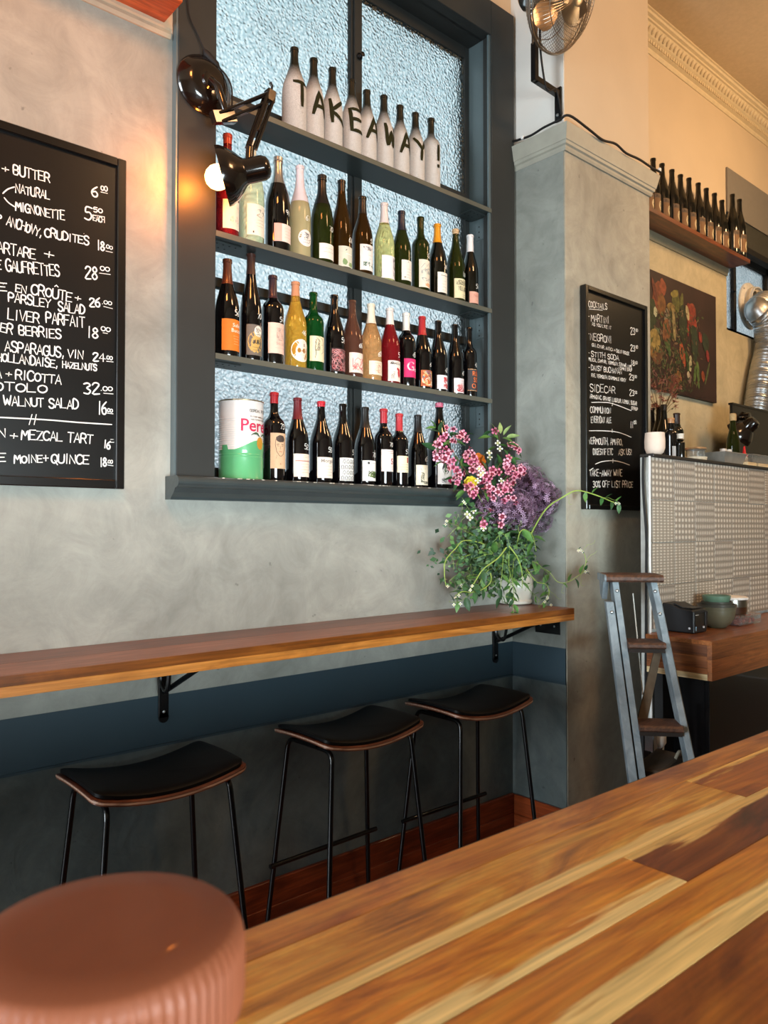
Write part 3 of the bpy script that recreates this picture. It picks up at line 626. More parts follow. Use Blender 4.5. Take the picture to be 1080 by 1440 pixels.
# ================================================================== BOTTLES
def rlerp(prof, z):
    for (r0, z0), (r1, z1) in zip(prof, prof[1:]):
        if z0 <= z <= z1 and z1 > z0: return r0+(r1-r0)*(z-z0)/(z1-z0)
    return prof[-1][0]
def profile(kind, H, R):
    N = .0145
    if kind == 'bord': p = [(0, .004), (R*.75, 0), (R*.96, .002), (R, .008), (R, .60*H), (R*.985, .632*H), (R*.92, .66*H), (R*.78, .69*H), (R*.58, .715*H), (.0185, .745*H), (.0150, .78*H), (N, .93*H), (N, .955*H), (.0165, .957*H), (.0165, .985*H), (.0155, .995*H), (.011, H), (0, H)]
    elif kind == 'tall': p = [(0, .004), (R*.75, 0), (R*.96, .002), (R, .008), (R, .42*H), (R*.97, .49*H), (R*.86, .57*H), (R*.70, .65*H), (R*.54, .72*H), (R*.43, .80*H), (N, .88*H), (N, .965*H), (.016, .967*H), (.016, .99*H), (.011, H), (0, H)]
    elif kind == 'champ': p = [(0, .004), (R*.75, 0), (R*.96, .002), (R, .008), (R, .46*H), (R*.975, .52*H), (R*.88, .60*H), (R*.70, .675*H), (R*.52, .74*H), (R*.40, .80*H), (.0160, .87*H), (.0155, .93*H), (.018, .935*H), (.018, .95*H), (.0165, .955*H), (.0175, .99*H), (.012, H), (0, H)]
    else: p = [(0, .004), (R*.75, 0), (R*.96, .002), (R, .008), (R, .47*H), (R*.97, .525*H), (R*.87, .59*H), (R*.70, .66*H), (R*.53, .73*H), (R*.42, .785*H), (.0158, .84*H), (N, .90*H), (N, .96*H), (.0162, .962*H), (.0162, .988*H), (.0155, .996*H), (.011, H), (0, H)]
    return p
GM = {
 'dark': dict(col='#0b0c08', rough=.07, coat=.6, var=.1), 'black': dict(col='#070608', rough=.06, coat=.6, var=.1),
 'olive': dict(col='#2c3310', rough=.06, trans=.55, ior=1.33), 'green': dict(col='#0e4a1c', rough=.06, trans=.55, ior=1.33),
 'brown': dict(col='#3b2408', rough=.06, trans=.5, ior=1.33), 'ruby': dict(col='#4a0a0e', rough=.06, trans=.45, ior=1.33),
 'straw': dict(col='#e3d98e', rough=.05, trans=.85, ior=1.33), 'pale': dict(col='#ece8b8', rough=.05, trans=.85, ior=1.33), 'cloudy': dict(col='#bfb488', rough=.12, trans=.35, ior=1.33),
 'amber': dict(col='#d6a53c', rough=.05, trans=.7, ior=1.33), 'orange': dict(col='#dfa468', rough=.05, trans=.75, ior=1.33), 'rosebrown': dict(col='#6b4638', rough=.05, trans=.5, ior=1.33), 'red': dict(col='#8a1a20', rough=.05, trans=.5, ior=1.33), 'white': dict(col='#b9b4b0', rough=.8, var=.25, vs=900)}
def gm(k):
    d = dict(GM[k]); col = d.pop('col'); d.setdefault('var', .05); return plain('glass_'+k, col, vs=d.pop('vs', 20), **d)
def cm(hexc, rough=.35, metal=0.0): return plain('capsule_'+hexc.strip('#')+('m' if metal else ''), hexc, rough, metal, coat=.2, var=.05)
def lm(hexc): return plain('label_'+hexc.strip('#'), hexc, .7, var=.035, vs=90)
def ink(hexc): return plain('ink_'+hexc.strip('#'), hexc, .6, var=.02)
def font_mesh(s, size):
    cu = bpy.data.curves.new('t', 'FONT'); cu.body = s; cu.size = size; cu.align_x = 'CENTER'; cu.resolution_u = 3; cu.offset = size*.012
    o = bpy.data.objects.new('t', cu); me = bpy.data.meshes.new_from_object(o); vs = [(v.co.x, v.co.y) for v in me.vertices]; fs = [tuple(p.vertices) for p in me.polygons]
    bpy.data.objects.remove(o); bpy.data.curves.remove(cu); bpy.data.meshes.remove(me); return vs, fs
def wrapper(prof, off, face=0.0):
    def fn(u, z):
        r = rlerp(prof, z)+off; R = max(rlerp(prof, z), .01); a = u/max(R, .02)+face
        return (r*math.sin(a), -r*math.cos(a), z)
    return fn
def patch(mb, fn, u0, u1, z0, z1, nu=14, nz=5):
    vs = [fn(u0+(u1-u0)*i/nu, z0+(z1-z0)*j/nz) for j in range(nz+1) for i in range(nu+1)]
    mb.add(vs, [(j*(nu+1)+i, j*(nu+1)+i+1, (j+1)*(nu+1)+i+1, (j+1)*(nu+1)+i) for j in range(nz) for i in range(nu)])
def curve_disc(mb, fn, cu, cz, ru, rz, n=20, jag=0):
    ring = [(cu+ru*math.cos(2*PI*i/n)*(1+(R_.uniform(-jag, jag))), cz+rz*math.sin(2*PI*i/n)*(1+R_.uniform(-jag, jag))) for i in range(n)]
    vs = [fn(cu, cz)]+[fn(cu+(a-cu)*.5, cz+(b-cz)*.5) for a, b in ring]+[fn(a, b) for a, b in ring]
    mb.add(vs, [(0, 1+i, 1+(i+1) % n) for i in range(n)]+[(1+i, 1+n+i, 1+n+(i+1) % n, 1+(i+1) % n) for i in range(n)])
def bottle(name, loc, kind, H, R, glass, label, group, cap=None, lab=None, deco=(), num=None, face=0.0, cat='bottle', lip=False):
    """cap = (colour, share of height it covers, metal); lab = (z0, z1, half width, colour) or ('round', z, r, colour)"""
    t = thing(name, loc, label, cat, group)
    prof = profile(kind, H, R)
    MB().lathe(prof, 40).obj('glass_body', gm(glass), t, smooth=True, local=True)
    if cap:
        z0 = H*(1-cap[1]); pr = [(rlerp(prof, z0)+.0006, z0)]+[(r+.0006, z) for r, z in prof if z > z0+.001 and r > 0]+[(0, H+.0007)]
        MB().lathe(pr, 32, None, False).obj('capsule' if len(cap) < 4 else cap[3], cm(cap[0], .35 if not cap[2] else .25, cap[2]), t, smooth=True, local=True)
    f1 = wrapper(prof, .0006, face); f2 = wrapper(prof, .0010, face); f3 = wrapper(prof, .0015, face)
    lo_ = t
    if lab:
        mb = MB()
        if lab[0] == 'round': curve_disc(mb, f1, 0, lab[1], lab[2], lab[2])
        else: patch(mb, f1, -lab[2], lab[2], lab[0], lab[1])
        lo_ = mb.obj('label', lm(lab[3]), t, smooth=True, local=True)
    by = {}
    for d in deco:
        col = d[-1]; mb = by.setdefault((d[0] in ('r', 'd', 'p'), col), MB())
        if d[0] == 't': write_on(mb, d[1], (d[2], d[3]), (d[4], d[3]), d[5], d[6], f3, .1, .1)          # text u0 z u1 h width
        elif d[0] == 'r': patch(mb, f2, d[1], d[2], d[3], d[4], 6)
        elif d[0] == 'd': curve_disc(mb, f2, d[1], d[2], d[3], d[4], 14, d[5])
        elif d[0] == 's': mb.ribbon(d[1], d[2], f3)
        elif d[0] == 'l':                                                                                # lines of small print
            for i in range(d[4]):
                z = d[3]-i*d[5]; hw = d[2]*R_.uniform(.55, 1); u = -hw
                while u < hw: q = R_.uniform(.002, .006); mb.ribbon([(d[1]+u, z), (d[1]+u+q, z)], d[6], f3); u += q+.0015
        elif d[0] == 'f':                                                                                # type set in a font
            vs, fs = font_mesh(d[1], d[4]); mb.add([f3(d[2]+x, d[3]+y) for x, y in vs], fs)
        elif d[0] == 'q':                                                                                # scribbled drawing
            for _ in range(d[6]):
                x, y = d[1]+R_.uniform(-d[3], d[3]), d[2]+R_.uniform(-d[4], d[4]); pts = [(x, y)]
                for _ in range(4): x += R_.uniform(-d[5], d[5]); y += R_.uniform(-d[5], d[5]); x = min(max(x, d[1]-d[3]), d[1]+d[3]); y = min(max(y, d[2]-d[4]), d[2]+d[4]); pts.append((x, y))
                mb.ribbon(pts, d[7], f3)
    for (fill, col), mb in by.items():
        if mb.f: mb.obj('label_print' if fill else 'lettering', ink(col), lo_, local=True)
    if num:
        mb = MB(); zc = num[1]; h = .018; wd = .010*len(num[0]); write_on(mb, num[0], (-wd/2+num[2], zc), (wd/2+num[2], zc), h, .0022, f3, .12, .1)
        mb.obj('price_mark', plain('chalk_marker', '#f2f2ee', .8, var=.02), t, local=True)
    return t
BYY = 2.335
def row(name, specs, z0, group, Y=BYY):
    for s in specs:
        px, py, kind, R, glass, label = s[:6]; kw = s[6] if len(s) > 6 else {}
        X = at(px, py, Y=Y).x; H = at(px, py, Y=Y).z-z0-.001
        bottle(name, (X, Y, z0+.0008), kind, H, R, glass, label, group, **kw)

# --- whitened bottles spelling TAKEAWAY!
wt = plain('glass_neck_dark', '#191811', .25, coat=.4, var=.1)
def white_bottle(px, py, chm, label, kind='burg', R=.044):
    X = at(px, py, Y=BYY).x; H = at(px, py, Y=BYY).z-SH[0]-.001
    t = thing('painted_bottle', (X, BYY, SH[0]+.0008), label, 'bottle', 'whitened bottles on the top shelf'); prof = profile(kind, H, R)
    m, nt, b = base('sprayed_white_glass'); L = nt.links.new
    tcn = node(nt, 'ShaderNodeTexCoord'); sx = node(nt, 'ShaderNodeSeparateXYZ'); L(tcn.outputs['Object'], sx.inputs[0])
    ns = node(nt, 'ShaderNodeTexNoise'); ns.inputs['Scale'].default_value = 500; L(tcn.outputs['Object'], ns.inputs['Vector'])
    a = node(nt, 'ShaderNodeMath', operation='MULTIPLY_ADD'); a.inputs[1].default_value = .16*H; L(ns.outputs[0], a.inputs[0]); L(sx.outputs['Z'], a.inputs[2])
    r = node(nt, 'ShaderNodeMapRange'); r.inputs[1].default_value = H*.64; r.inputs[2].default_value = H*.86; L(a.outputs[0], r.inputs[0])
    n2 = node(nt, 'ShaderNodeTexNoise'); n2.inputs['Scale'].default_value = 650; L(tcn.outputs['Object'], n2.inputs['Vector'])
    rc = node(nt, 'ShaderNodeValToRGB'); rc.color_ramp.elements[0].position = .36; rc.color_ramp.elements[0].color = C('#a09c98'); rc.color_ramp.elements[1].position = .55; rc.color_ramp.elements[1].color = C('#d2ceca'); L(n2.outputs[0], rc.inputs[0])
    mx = node(nt, 'ShaderNodeMix', data_type='RGBA'); L(r.outputs[0], mx.inputs[0]); L(rc.outputs[0], mx.inputs[6]); mx.inputs[7].default_value = C('#1b1a12')
    L(mx.outputs[2], b.inputs['Base Color']); mr = node(nt, 'ShaderNodeMapRange'); L(r.outputs[0], mr.inputs[0]); mr.inputs[3].default_value = .85; mr.inputs[4].default_value = .25; L(mr.outputs[0], b.inputs['Roughness'])
    MB().lathe(prof, 32).obj('glass_body', m, t, smooth=True, local=True)
    mb = MB(); fn = wrapper(prof, .0024); h = .086 if chm != '!' else .090
    st_, wd = strokes(chm, 0, R_.uniform(-.1, .1)); W_ = .056 if chm not in '!' else .004
    z0 = .10
    for pl in st_: mb.ribbon([(.003-W_/2+x/max(wd, .1)*W_, z0+y*h) for x, y in [(a_*1.0, b_) for a_, b_ in densify(pl)]], .0145, fn)
    mb.obj('lettering', plain('bare_glass_letter', '#26250e', .7, spec=.2), t, local=True)
def densify(pl, k=4):
    out = []
    for (a, b), (c, d) in zip(pl, pl[1:]): out += [(a+(c-a)*i/k, b+(d-b)*i/k) for i in range(k)]
    return out+[pl[-1]]
tk = [(414, 68, 'T'), (441, 83, 'A'), (467.3, 96.3, 'K'), (494.3, 113, 'E'), (515.7, 127.7, 'A'), (539.7, 135, 'W'), (562.3, 149, 'A'), (584, 159.3, 'Y'), (606, 167, '!')]
nth = ['first, nearest the wall lamp', 'between T and K', 'between A and E', 'in front of the window mullion', 'between E and W', 'between the last two A letters', 'between W and Y', 'between A and the exclamation mark', 'last in the row']
for i, (a, b, c_) in enumerate(tk):
    white_bottle(a, b, c_, 'white-sprayed bottle lettered %s, %s' % ({'!': 'with an exclamation mark'}.get(c_, c_), nth[i]), 'bord' if i == 8 else 'burg', .0405 if i else .046)

RW = [
 (320, 189, 'burg', .040, 'red', 'rose-red bottle with cream label behind the lamp shade, second shelf', dict(cap=('#b8402c', .10, 0), lab=(.03, .13, .036, '#efe3cf'), deco=[('q', .008, .085, .018, .03, .012, 9, .001, '#a8746a')])),
 (354, 199, 'champ', .045, 'pale', 'clear bottle of pale wine with a cream label, just right of the lamp shade', dict(cap=('#d9d2b8', .2, 0), lab=(.03, .14, .04, '#f0e6d2'), deco=[('q', .010, .11, .016, .014, .01, 8, .0012, '#4a4640'), ('l', .008, .02, .085, 3, .011, .0012, '#8a8070'), ('r', -.02, -.015, .037, .044, '#3a3a38')])),
 (391, 221, 'champ', .046, 'black', 'black sparkling bottle with silver foil, chalked 91', dict(cap=('#c9c9c6', .29, .9), lab=(.035, .10, .040, '#efd9cf'), deco=[('r', -.040, -.012, .0355, .0995, '#d9a79b'), ('l', .014, .02, .085, 4, .011, .0011, '#b09a80')], num=('91', .135, .012))),
 (421.8, 233.6, 'burg', .041, 'cloudy', 'cloudy straw bottle with white sleeve and round label, chalked 67', dict(cap=('#d8cfd6', .40, 0), lab=('round', .075, .031, '#eee6e0'), deco=[('q', 0, .085, .014, .010, .01, 8, .0012, '#555050'), ('l', 0, .016, .068, 2, .010, .0015, '#555050')], num=('67', .142, .008))),
 (452.8, 246.4, 'champ', .044, 'olive', 'dark green bottle with black foil neck, chalked 70, on the second shelf', dict(cap=('#141312', .34, 0), lab=(.02, .078, .038, '#f1e7dd'), deco=[('l', 0, .026, .06, 2, .014, .0012, '#8a8078')], num=('70', .128, .012))),
 (480.3, 253.6, 'tall', .041, 'brown', 'amber-brown bottle with black cap and pale green label, chalked 68', dict(cap=('#14100e', .13, 0), lab=(.012, .092, .038, '#d4d5c4'), deco=[('d', -.014, .030, .010, .012, .3, '#7d9a68'), ('d', .015, .024, .012, .009, .3, '#86a06c'), ('s', [(-.010, .075), (-.006, .079)], .003, '#2a2a26'), ('l', .006, .016, .062, 1, .01, .0028, '#f4f4ee')], num=('68', .112, .014))),
 (509.8, 276.9, 'burg', .041, 'brown', 'dark bottle with white script label edged in green sprigs, left of the clear bottle', dict(cap=('#171512', .22, 0), lab=(.022, .125, .038, '#f0e9e6'), deco=[('q', -.004, .108, .022, .007, .012, 8, .0013, '#3a3540'), ('q', .002, .046, .026, .008, .008, 16, .0018, '#3f6a54'), ('l', .006, .01, .082, 2, .014, .0012, '#8a8590')], num=('57', .135, .018))),
 (540.3, 286, 'burg', .042, 'straw', 'clear bottle of yellow wine with white cap and white label', dict(cap=('#e2d5d2', .26, 0), lab=(.015, .108, .040, '#ede8ec'), deco=[('q', .022, .062, .009, .040, .012, 20, .0014, '#5d585e')])),
 (564.6, 297.2, 'burg', .041, 'olive', 'green bottle with navy cap and narrow cream label', dict(cap=('#1a2233', .26, 0), lab=(.028, .112, .030, '#efe6dc'), deco=[('l', .004, .018, .075, 4, .012, .0012, '#8a8680'), ('s', [(-.018, .04), (-.013, .04)], .004, '#3a3834'), ('s', [(-.002, .103), (.001, .106)], .003, '#444')], num=('5', .13, .022))),
 (591.3, 305.4, 'bord', .0385, 'olive', 'high-shouldered dark green bottle with a tall mountain landscape label', dict(cap=None, lab=(.022, .140, .036, '#e9e0cf'), deco=[('p', ), ('s', [(-.026, .105), (-.010, .125), (0, .112), (.012, .128), (.028, .104)], .0016, '#5d6a74'), ('q', 0, .092, .026, .012, .014, 12, .0014, '#6d7a84'), ('q', 0, .055, .024, .006, .012, 8, .0013, '#7a858c'), ('d', .012, .034, .020, .008, .2, '#dba77c')], num=('62', .152, .014))),
 (614.9, 315.5, 'burg', .042, 'dark', 'dark bottle with bright yellow capsule on the second shelf', dict(cap=('#e0931b', .26, 0), lab=(.020, .108, .032, '#ece7dc'), deco=[('l', 0, .022, .094, 1, .01, .003, '#5a5650'), ('l', 0, .014, .07, 4, .013, .0012, '#9a9488')], num=('81', .125, .012))),
 (640.5, 322.7, 'burg', .042, 'olive', 'green bottle sealed with sand-coloured wax and a cream woodcut label', dict(cap=('#c9a982', .07, 0), lab=(.018, .105, .040, '#e8ddb4'), deco=[('q', 0, .088, .030, .010, .012, 20, .0014, '#6a624a'), ('t', 'VILLAGE', -.022, .052, .026, .018, .0026, '#55503c'), ('l', .01, .018, .034, 2, .009, .0016, '#55503c')], num=('18', .118, .012))),
 (661, 330.8, 'burg', .037, 'dark', 'slim dark green bottle with white cap and pink label beside the jamb', dict(cap=('#e8e6e8', .24, 0), lab=(.016, .068, .034, '#dfa896'), deco=[('t', 'TALIA', -.016, .046, .018, .009, .0014, '#b8564e'), ('l', .004, .010, .030, 1, .01, .0012, '#a06a5c')], num=('57', .085, .008))),
]
RW[9][6]['deco'] = [d for d in RW[9][6]['deco'] if len(d) > 1]
row('wine_bottle', RW, SH[1], 'white wines on the second shelf')
RR = [
 (319.7, 364.7, 'burg', .042, 'black', 'dark bottle with orange label at the left end of the third shelf', dict(cap=('#5a2a1a', .26, 0), lab=(.022, .130, .040, '#e07a24'), deco=[('f', 'Sulle', .014, .104, .018, '#f6e3cf'), ('f', 'Bucce', .014, .086, .018, '#f6e3cf'), ('l', .012, .012, .072, 4, .009, .0012, '#f2c9a0')], num=('56', .145, .016))),
 (352.9, 356.7, 'tall', .039, 'black', 'tallest dark bottle with brown capsule and gold crescent label, third shelf', dict(cap=('#4a2c24', .20, 0), lab=(.020, .128, .036, '#6d655c'), deco=[('d', -.002, .066, .030, .038, 0, '#c9a258'), ('d', .008, .105, .017, .020, 0, '#e9e2d4'), ('q', .008, .105, .010, .012, .01, 8, .0014, '#3a3630'), ('t', 'JURA', -.014, .062, .018, .012, .0022, '#3a2c14'), ('l', .002, .018, .048, 2, .010, .0016, '#3a2c14')], num=('70', .150, .012))),
 (383.6, 387.5, 'bord', .040, 'black', 'high-shouldered dark bottle with a pale pink label', dict(cap=('#35202a', .26, 0), lab=(.040, .150, .039, '#ecc3b2'), deco=[('q', .008, .110, .016, .022, .012, 26, .0010, '#a89488'), ('t', 'SALLU', -.010, .072, .024, .008, .0012, '#9a8478'), ('l', .006, .02, .060, 1, .01, .0010, '#9a8478')], num=('54', .156, .014))),
 (415.5, 396.6, 'burg', .042, 'amber', 'clear bottle of amber wine with visible cork and half-moon label', dict(cap=('#c98a66', .17, 0, 'cork_sleeve'), lab=('round', .066, .042, '#f1dccb'), deco=[('f', 'L\'insieme', .004, .062, .010, '#b07a5c'), ('q', .010, .086, .003, .005, .005, 4, .0012, '#6a5a50'), ('l', .004, .014, .050, 1, .01, .001, '#b07a5c')], num=('46', .124, .010))),
 (440.6, 411.2, 'bord', .040, 'green', 'green glass bottle, no capsule, label with a sketched profile', dict(lab=(.038, .132, .038, '#efdfb9'), deco=[('q', -.008, .100, .010, .022, .012, 12, .0016, '#6a675c'), ('s', [(-.014, .126), (0, .130), (.014, .122), (.020, .108), (.018, .094), (.021, .088), (.017, .084), (.018, .074), (.010, .068)], .0016, '#5a574e'), ('s', [(-.012, .116), (-.018, .090), (-.014, .066), (-.018, .050)], .0022, '#5a574e'), ('s', [(.010, .100), (.014, .102)], .0016, '#4a473e')])),
 (470, 415, 'burg', .041, 'black', 'dark bottle with a black and red marbled label', dict(lab=(.012, .102, .038, '#2c181a'), deco=[('q', 0, .057, .034, .040, .014, 60, .0016, '#c98f90'), ('q', 0, .057, .034, .040, .012, 24, .0016, '#a0343a')], num=('51', .125, .014))),
 (495.3, 422.4, 'burg', .042, 'rosebrown', 'clear bottle of russet wine with a red-scribbled cream label', dict(lab=(.020, .098, .040, '#efd7cb'), deco=[('q', 0, .060, .026, .030, .016, 14, .0022, '#c95a58')], num=('66', .120, .010))),
 (521.8, 427.5, 'burg', .043, 'orange', 'bottle of orange wine with white and gold capsule', dict(cap=('#ded4c0', .26, 0), lab=(.025, .080, .038, '#f0dcc4'), deco=[('l', 0, .022, .072, 1, .01, .002, '#b07a54'), ('q', .004, .050, .018, .016, .012, 12, .0012, '#c08a68')], num=('60', .100, .010))),
 (548.2, 433.6, 'burg', .042, 'red', 'bottle of light red wine with white cap and grape-bunch label', dict(cap=('#d9d0cc', .22, 0), lab=(.012, .096, .038, '#eadfd6'), deco=[('d', .014, .048, .009, .020, .25, '#c2303a'), ('d', .006, .062, .006, .006, .2, '#c2303a'), ('q', -.004, .086, .024, .005, .01, 10, .0016, '#4a4440'), ('q', -.016, .036, .008, .014, .012, 5, .002, '#a89c94')], num=('5', .112, .014))),
 (571.1, 440.3, 'bord', .039, 'black', 'dark bottle with white cap and hot pink label bearing a G', dict(cap=('#dfdcd4', .24, 0), lab=(.040, .118, .038, '#d92c6c'), deco=[('f', 'G', -.008, .068, .052, '#f0c8d2'), ('f', 'o', .018, .066, .026, '#f0c8d2')], num=('45', .126, .010))),
 (593.5, 445.2, 'burg', .0405, 'black', 'dark bottle with red capsule and a multicoloured painted label', dict(cap=('#a81f28', .26, 0), lab=(.014, .082, .036, '#c9693c'), deco=[('q', 0, .048, .030, .028, .014, 16, .0034, '#e9c98a'), ('q', 0, .050, .030, .028, .014, 12, .0034, '#8c2c28'), ('q', -.006, .064, .022, .014, .012, 8, .003, '#5a6a8c'), ('q', 0, .036, .030, .018, .012, 8, .003, '#f0e4da')], num=('6', .100, .012))),
 (615.9, 451.3, 'burg', .040, 'black', 'uncapped black bottle, white label with a red rampant figure', dict(lab=(.014, .074, .036, '#ece4e6'), deco=[('q', .008, .042, .012, .022, .010, 14, .0034, '#c22a30')], num=('42', .088, .012))),
 (639.3, 456.6, 'burg', .040, 'black', 'uncapped black bottle, white label with pink and red blossom print', dict(lab=(.010, .074, .036, '#eadfe2'), deco=[('q', .004, .030, .026, .014, .012, 12, .0036, '#b8343c'), ('q', -.004, .040, .022, .010, .012, 8, .0034, '#e2a8a4'), ('l', 0, .020, .062, 2, .009, .0012, '#8a7a80')], num=('61', .090, .016))),
 (659.3, 460.7, 'bord', .036, 'black', 'slim black bottle with a slate label spelling RUSSO, right end of third shelf', dict(lab=(.030, .128, .035, '#3c3a3e'), deco=[('r', .012, .035, .0305, .1275, '#6a2a24'), ('r', -.035, .035, .1255, .128, '#d9a878'), ('r', -.035, .035, .030, .0325, '#d9a878'), ('f', 'RU', .004, .098, .030, '#e2723a'), ('f', 'SS', .004, .070, .030, '#e2723a'), ('f', 'O', -.006, .042, .030, '#e2723a')], num=('47', .138, .010))),
]
row('wine_bottle', RR, SH[2], 'red and orange wines on the third shelf')
SB = 1.6128
houses = []
for i in range(5):
    for j in range(4):
        u = -.028+.014*i+(.007 if j % 2 else 0); z = .016+.021*j
        houses.append(('s', [(u-.0045, z), (u-.0045, z+.010), (u-.003, z+.014), (u, z+.016), (u+.003, z+.014), (u+.0045, z+.010), (u+.0045, z)], .0020, '#15140f')); houses.append(('s', [(u, z), (u, z+.006)], .0026, '#15140f'))
RS = [
 (385.5, 551.5, 'bord', .0405, 'black', 'dark bottle with red capsule and a tan label drawn with a young man face', dict(cap=('#a01a24', .13, 0), lab=(.062, .215, .036, '#d9b28f'), deco=[
   ('d', .002, .190, .019, .013, .08, '#4a3c34'), ('s', [(-.017, .188), (-.019, .165), (-.014, .135), (-.004, .117), (.004, .115), (.013, .125), (.020, .150), (.021, .175), (.020, .188)], .0018, '#5a483c'),
   ('s', [(-.013, .165), (-.006, .167)], .0028, '#3a2c24'), ('s', [(.005, .167), (.013, .165)], .0028, '#3a2c24'), ('s', [(-.011, .159), (-.006, .159)], .0022, '#3a2c24'), ('s', [(.006, .159), (.011, .159)], .0022, '#3a2c24'),
   ('s', [(.001, .160), (-.001, .146), (.003, .144)], .0012, '#6a5446'), ('s', [(-.005, .134), (.0, .1355), (.006, .134)], .0022, '#a85848'), ('s', [(-.012, .120), (-.016, .105)], .0012, '#8a6e5a'), ('d', .001, .082, .003, .003, 0, '#b88a6a')], num=('73', .232, .010))),
 (418.4, 559.4, 'burg', .042, 'black', 'dark burgundy-shaped bottle chalked 52, on the sill', dict(cap=('#6a1a24', .26, 0), lab=(.020, .104, .039, '#efdcc8'), deco=[('l', 0, .034, .078, 1, .01, .0040, '#a84c4a'), ('l', .006, .024, .066, 4, .010, .0012, '#8a7868'), ('l', .010, .016, .097, 2, .006, .0012, '#8a7868')], num=('52', .122, .012))),
 (451.5, 564.3, 'burg', .043, 'black', 'dark bottle with red wax top and a script label', dict(cap=('#c02434', .07, 0), lab=(.020, .098, .041, '#efdfd0'), deco=[('f', 'Morgon', .004, .078, .020, '#8a8078'), ('l', .004, .022, .064, 4, .011, .0012, '#8a8078')], num=('55', .118, .012))),
 (482, 567.9, 'burg', .042, 'black', 'dark bottle with a black and white label of little houses', dict(cap=None, lab=(.014, .102, .039, '#efeeea'), deco=houses, num=('5', .115, .022))),
 (513.2, 572.4, 'burg', .042, 'black', 'dark bottle with black capsule, white label with a green plant', dict(cap=('#121212', .27, 0), lab=(.018, .098, .039, '#eeeae6'), deco=[('d', .010, .042, .024, .013, .3, '#6a8048'), ('q', .010, .044, .026, .014, .01, 14, .0022, '#2c3a20'), ('d', -.014, .088, .005, .005, 0, '#2a2a2a'), ('l', .006, .014, .088, 1, .01, .0016, '#8a8680')], num=('70', .112, .014))),
 (539.4, 574.7, 'bord', .0385, 'black', 'dark bottle with red and white capsule and a label bearing a red S', dict(cap=('#b02a34', .19, 0), lab=(.060, .148, .037, '#f0e2dc'), deco=[('f', 'S', .012, .090, .034, '#b8403c'), ('l', 0, .026, .142, 2, .008, .0018, '#b06a64'), ('l', 0, .022, .078, 2, .007, .0010, '#a09088')], num=('70', .160, .008))),
 (561.2, 581.5, 'bord', .038, 'black', 'shorter dark bottle with red capsule, cream label with a red block', dict(cap=('#b8333c', .24, 0), lab=(.060, .128, .036, '#f0e4c0'), deco=[('r', .010, .020, .100, .122, '#b02c28'), ('l', -.002, .022, .092, 3, .010, .0014, '#8a8064')], num=('51', .138, .012))),
 (587.5, 583.4, 'burg', .0415, 'black', 'dark bottle with black cap, cream label with an engraved windmill', dict(cap=('#15161a', .24, 0), lab=(.012, .096, .039, '#e9ddc4'), deco=[('s', [(-.026, .062), (.004, .080)], .002, '#6a6858'), ('s', [(-.020, .082), (-.002, .058)], .002, '#6a6858'), ('q', -.010, .044, .008, .020, .010, 18, .0018, '#6a6858'), ('q', .002, .022, .022, .005, .01, 14, .0014, '#6a6858'), ('r', .026, .029, .02, .088, '#c9a878')], num=('65', .112, .012))),
 (617.6, 566, 'champ', .052, 'black', 'large dark bottle with pink wax top and portrait label, half behind the flowers', dict(cap=('#c9607a', .06, 0), lab=(.020, .120, .048, '#dcdad8'), deco=[('d', -.010, .088, .018, .026, .04, '#26262a'), ('d', -.014, .074, .012, .018, .05, '#d0cecb'), ('s', [(-.022, .080), (-.016, .081)], .0022, '#333'), ('s', [(-.019, .066), (-.015, .067)], .002, '#555'), ('d', .018, .040, .020, .014, .25, '#d22a78'), ('q', -.020, .036, .010, .010, .01, 10, .002, '#77747a')])),
]
fz_ = lambda z: .045+(z-.062)*.83
d0_ = RS[0][6]; d0_['lab'] = (.045, .172, .036, '#d9b28f'); d0_['num'] = ('73', .188, .010)
d0_['deco'] = [(q[0], [(a, fz_(b)) for a, b in q[1]])+q[2:] if q[0] == 's' else (q[0], q[1], fz_(q[2]))+q[3:] for q in d0_['deco']]
row('wine_bottle', RS, SB, 'red wines along the window sill', 2.33)

# --- olive tin at the left end of the sill
tx = at(338, 620, Y=2.34).x
tin = thing('olive_tin', (tx+.004, 2.342, SB+.0008), 'large white and green catering tin of olives at the left end of the sill', 'tin')
TR_, TH = .0775, at(338, 563, Y=2.30).z-SB
tp = [(0, 0), (TR_, 0), (TR_+.0015, .001), (TR_+.0015, .004), (TR_, .006)]
z = .006
def ridge(z0, z1, p):
    n_ = int((z1-z0)/.0075); q = []
    for i in range(n_): q += [(TR_, z0+i*.0075), (TR_-.0012, z0+i*.0075+.0025), (TR_-.0012, z0+i*.0075+.005)]
    return q
pr_low = [(0, 0), (TR_+.0012, 0), (TR_+.0012, .004), (TR_, .006), (TR_, .075)]+ridge(.078, .100, 0)+[(TR_, .102)]
pr_up = [(TR_, .102)]+ridge(.104, TH*.80, 0)+[(TR_, TH*.82), (TR_, TH-.006), (TR_+.0015, TH-.004), (TR_+.0015, TH), (TR_-.003, TH), (TR_-.003, TH-.004), (0, TH-.004)]
MB().lathe(pr_low, 64).obj('can_lower', plain('tin_green', '#5aa873', .3, coat=.5, var=.03), tin, smooth=True, local=True)
MB().lathe(pr_up, 64).obj('can_upper', plain('tin_white', '#e6dfdb', .3, coat=.5, var=.03), tin, smooth=True, local=True)
MB().lathe([(TR_+.0022, TH-.004), (TR_+.0022, TH+.0005), (TR_-.0035, TH+.0005), (TR_-.0035, TH-.004)], 64, None, False).obj('rim', plain('tin_metal', '#b8a888', .3, .9), tin, smooth=True, local=True)
flatp = [(TR_, -1), (TR_, 2)]; fT = wrapper(flatp, .0006); fT2 = wrapper(flatp, .0012)
hb = MB(); vs = []; N_ = 40
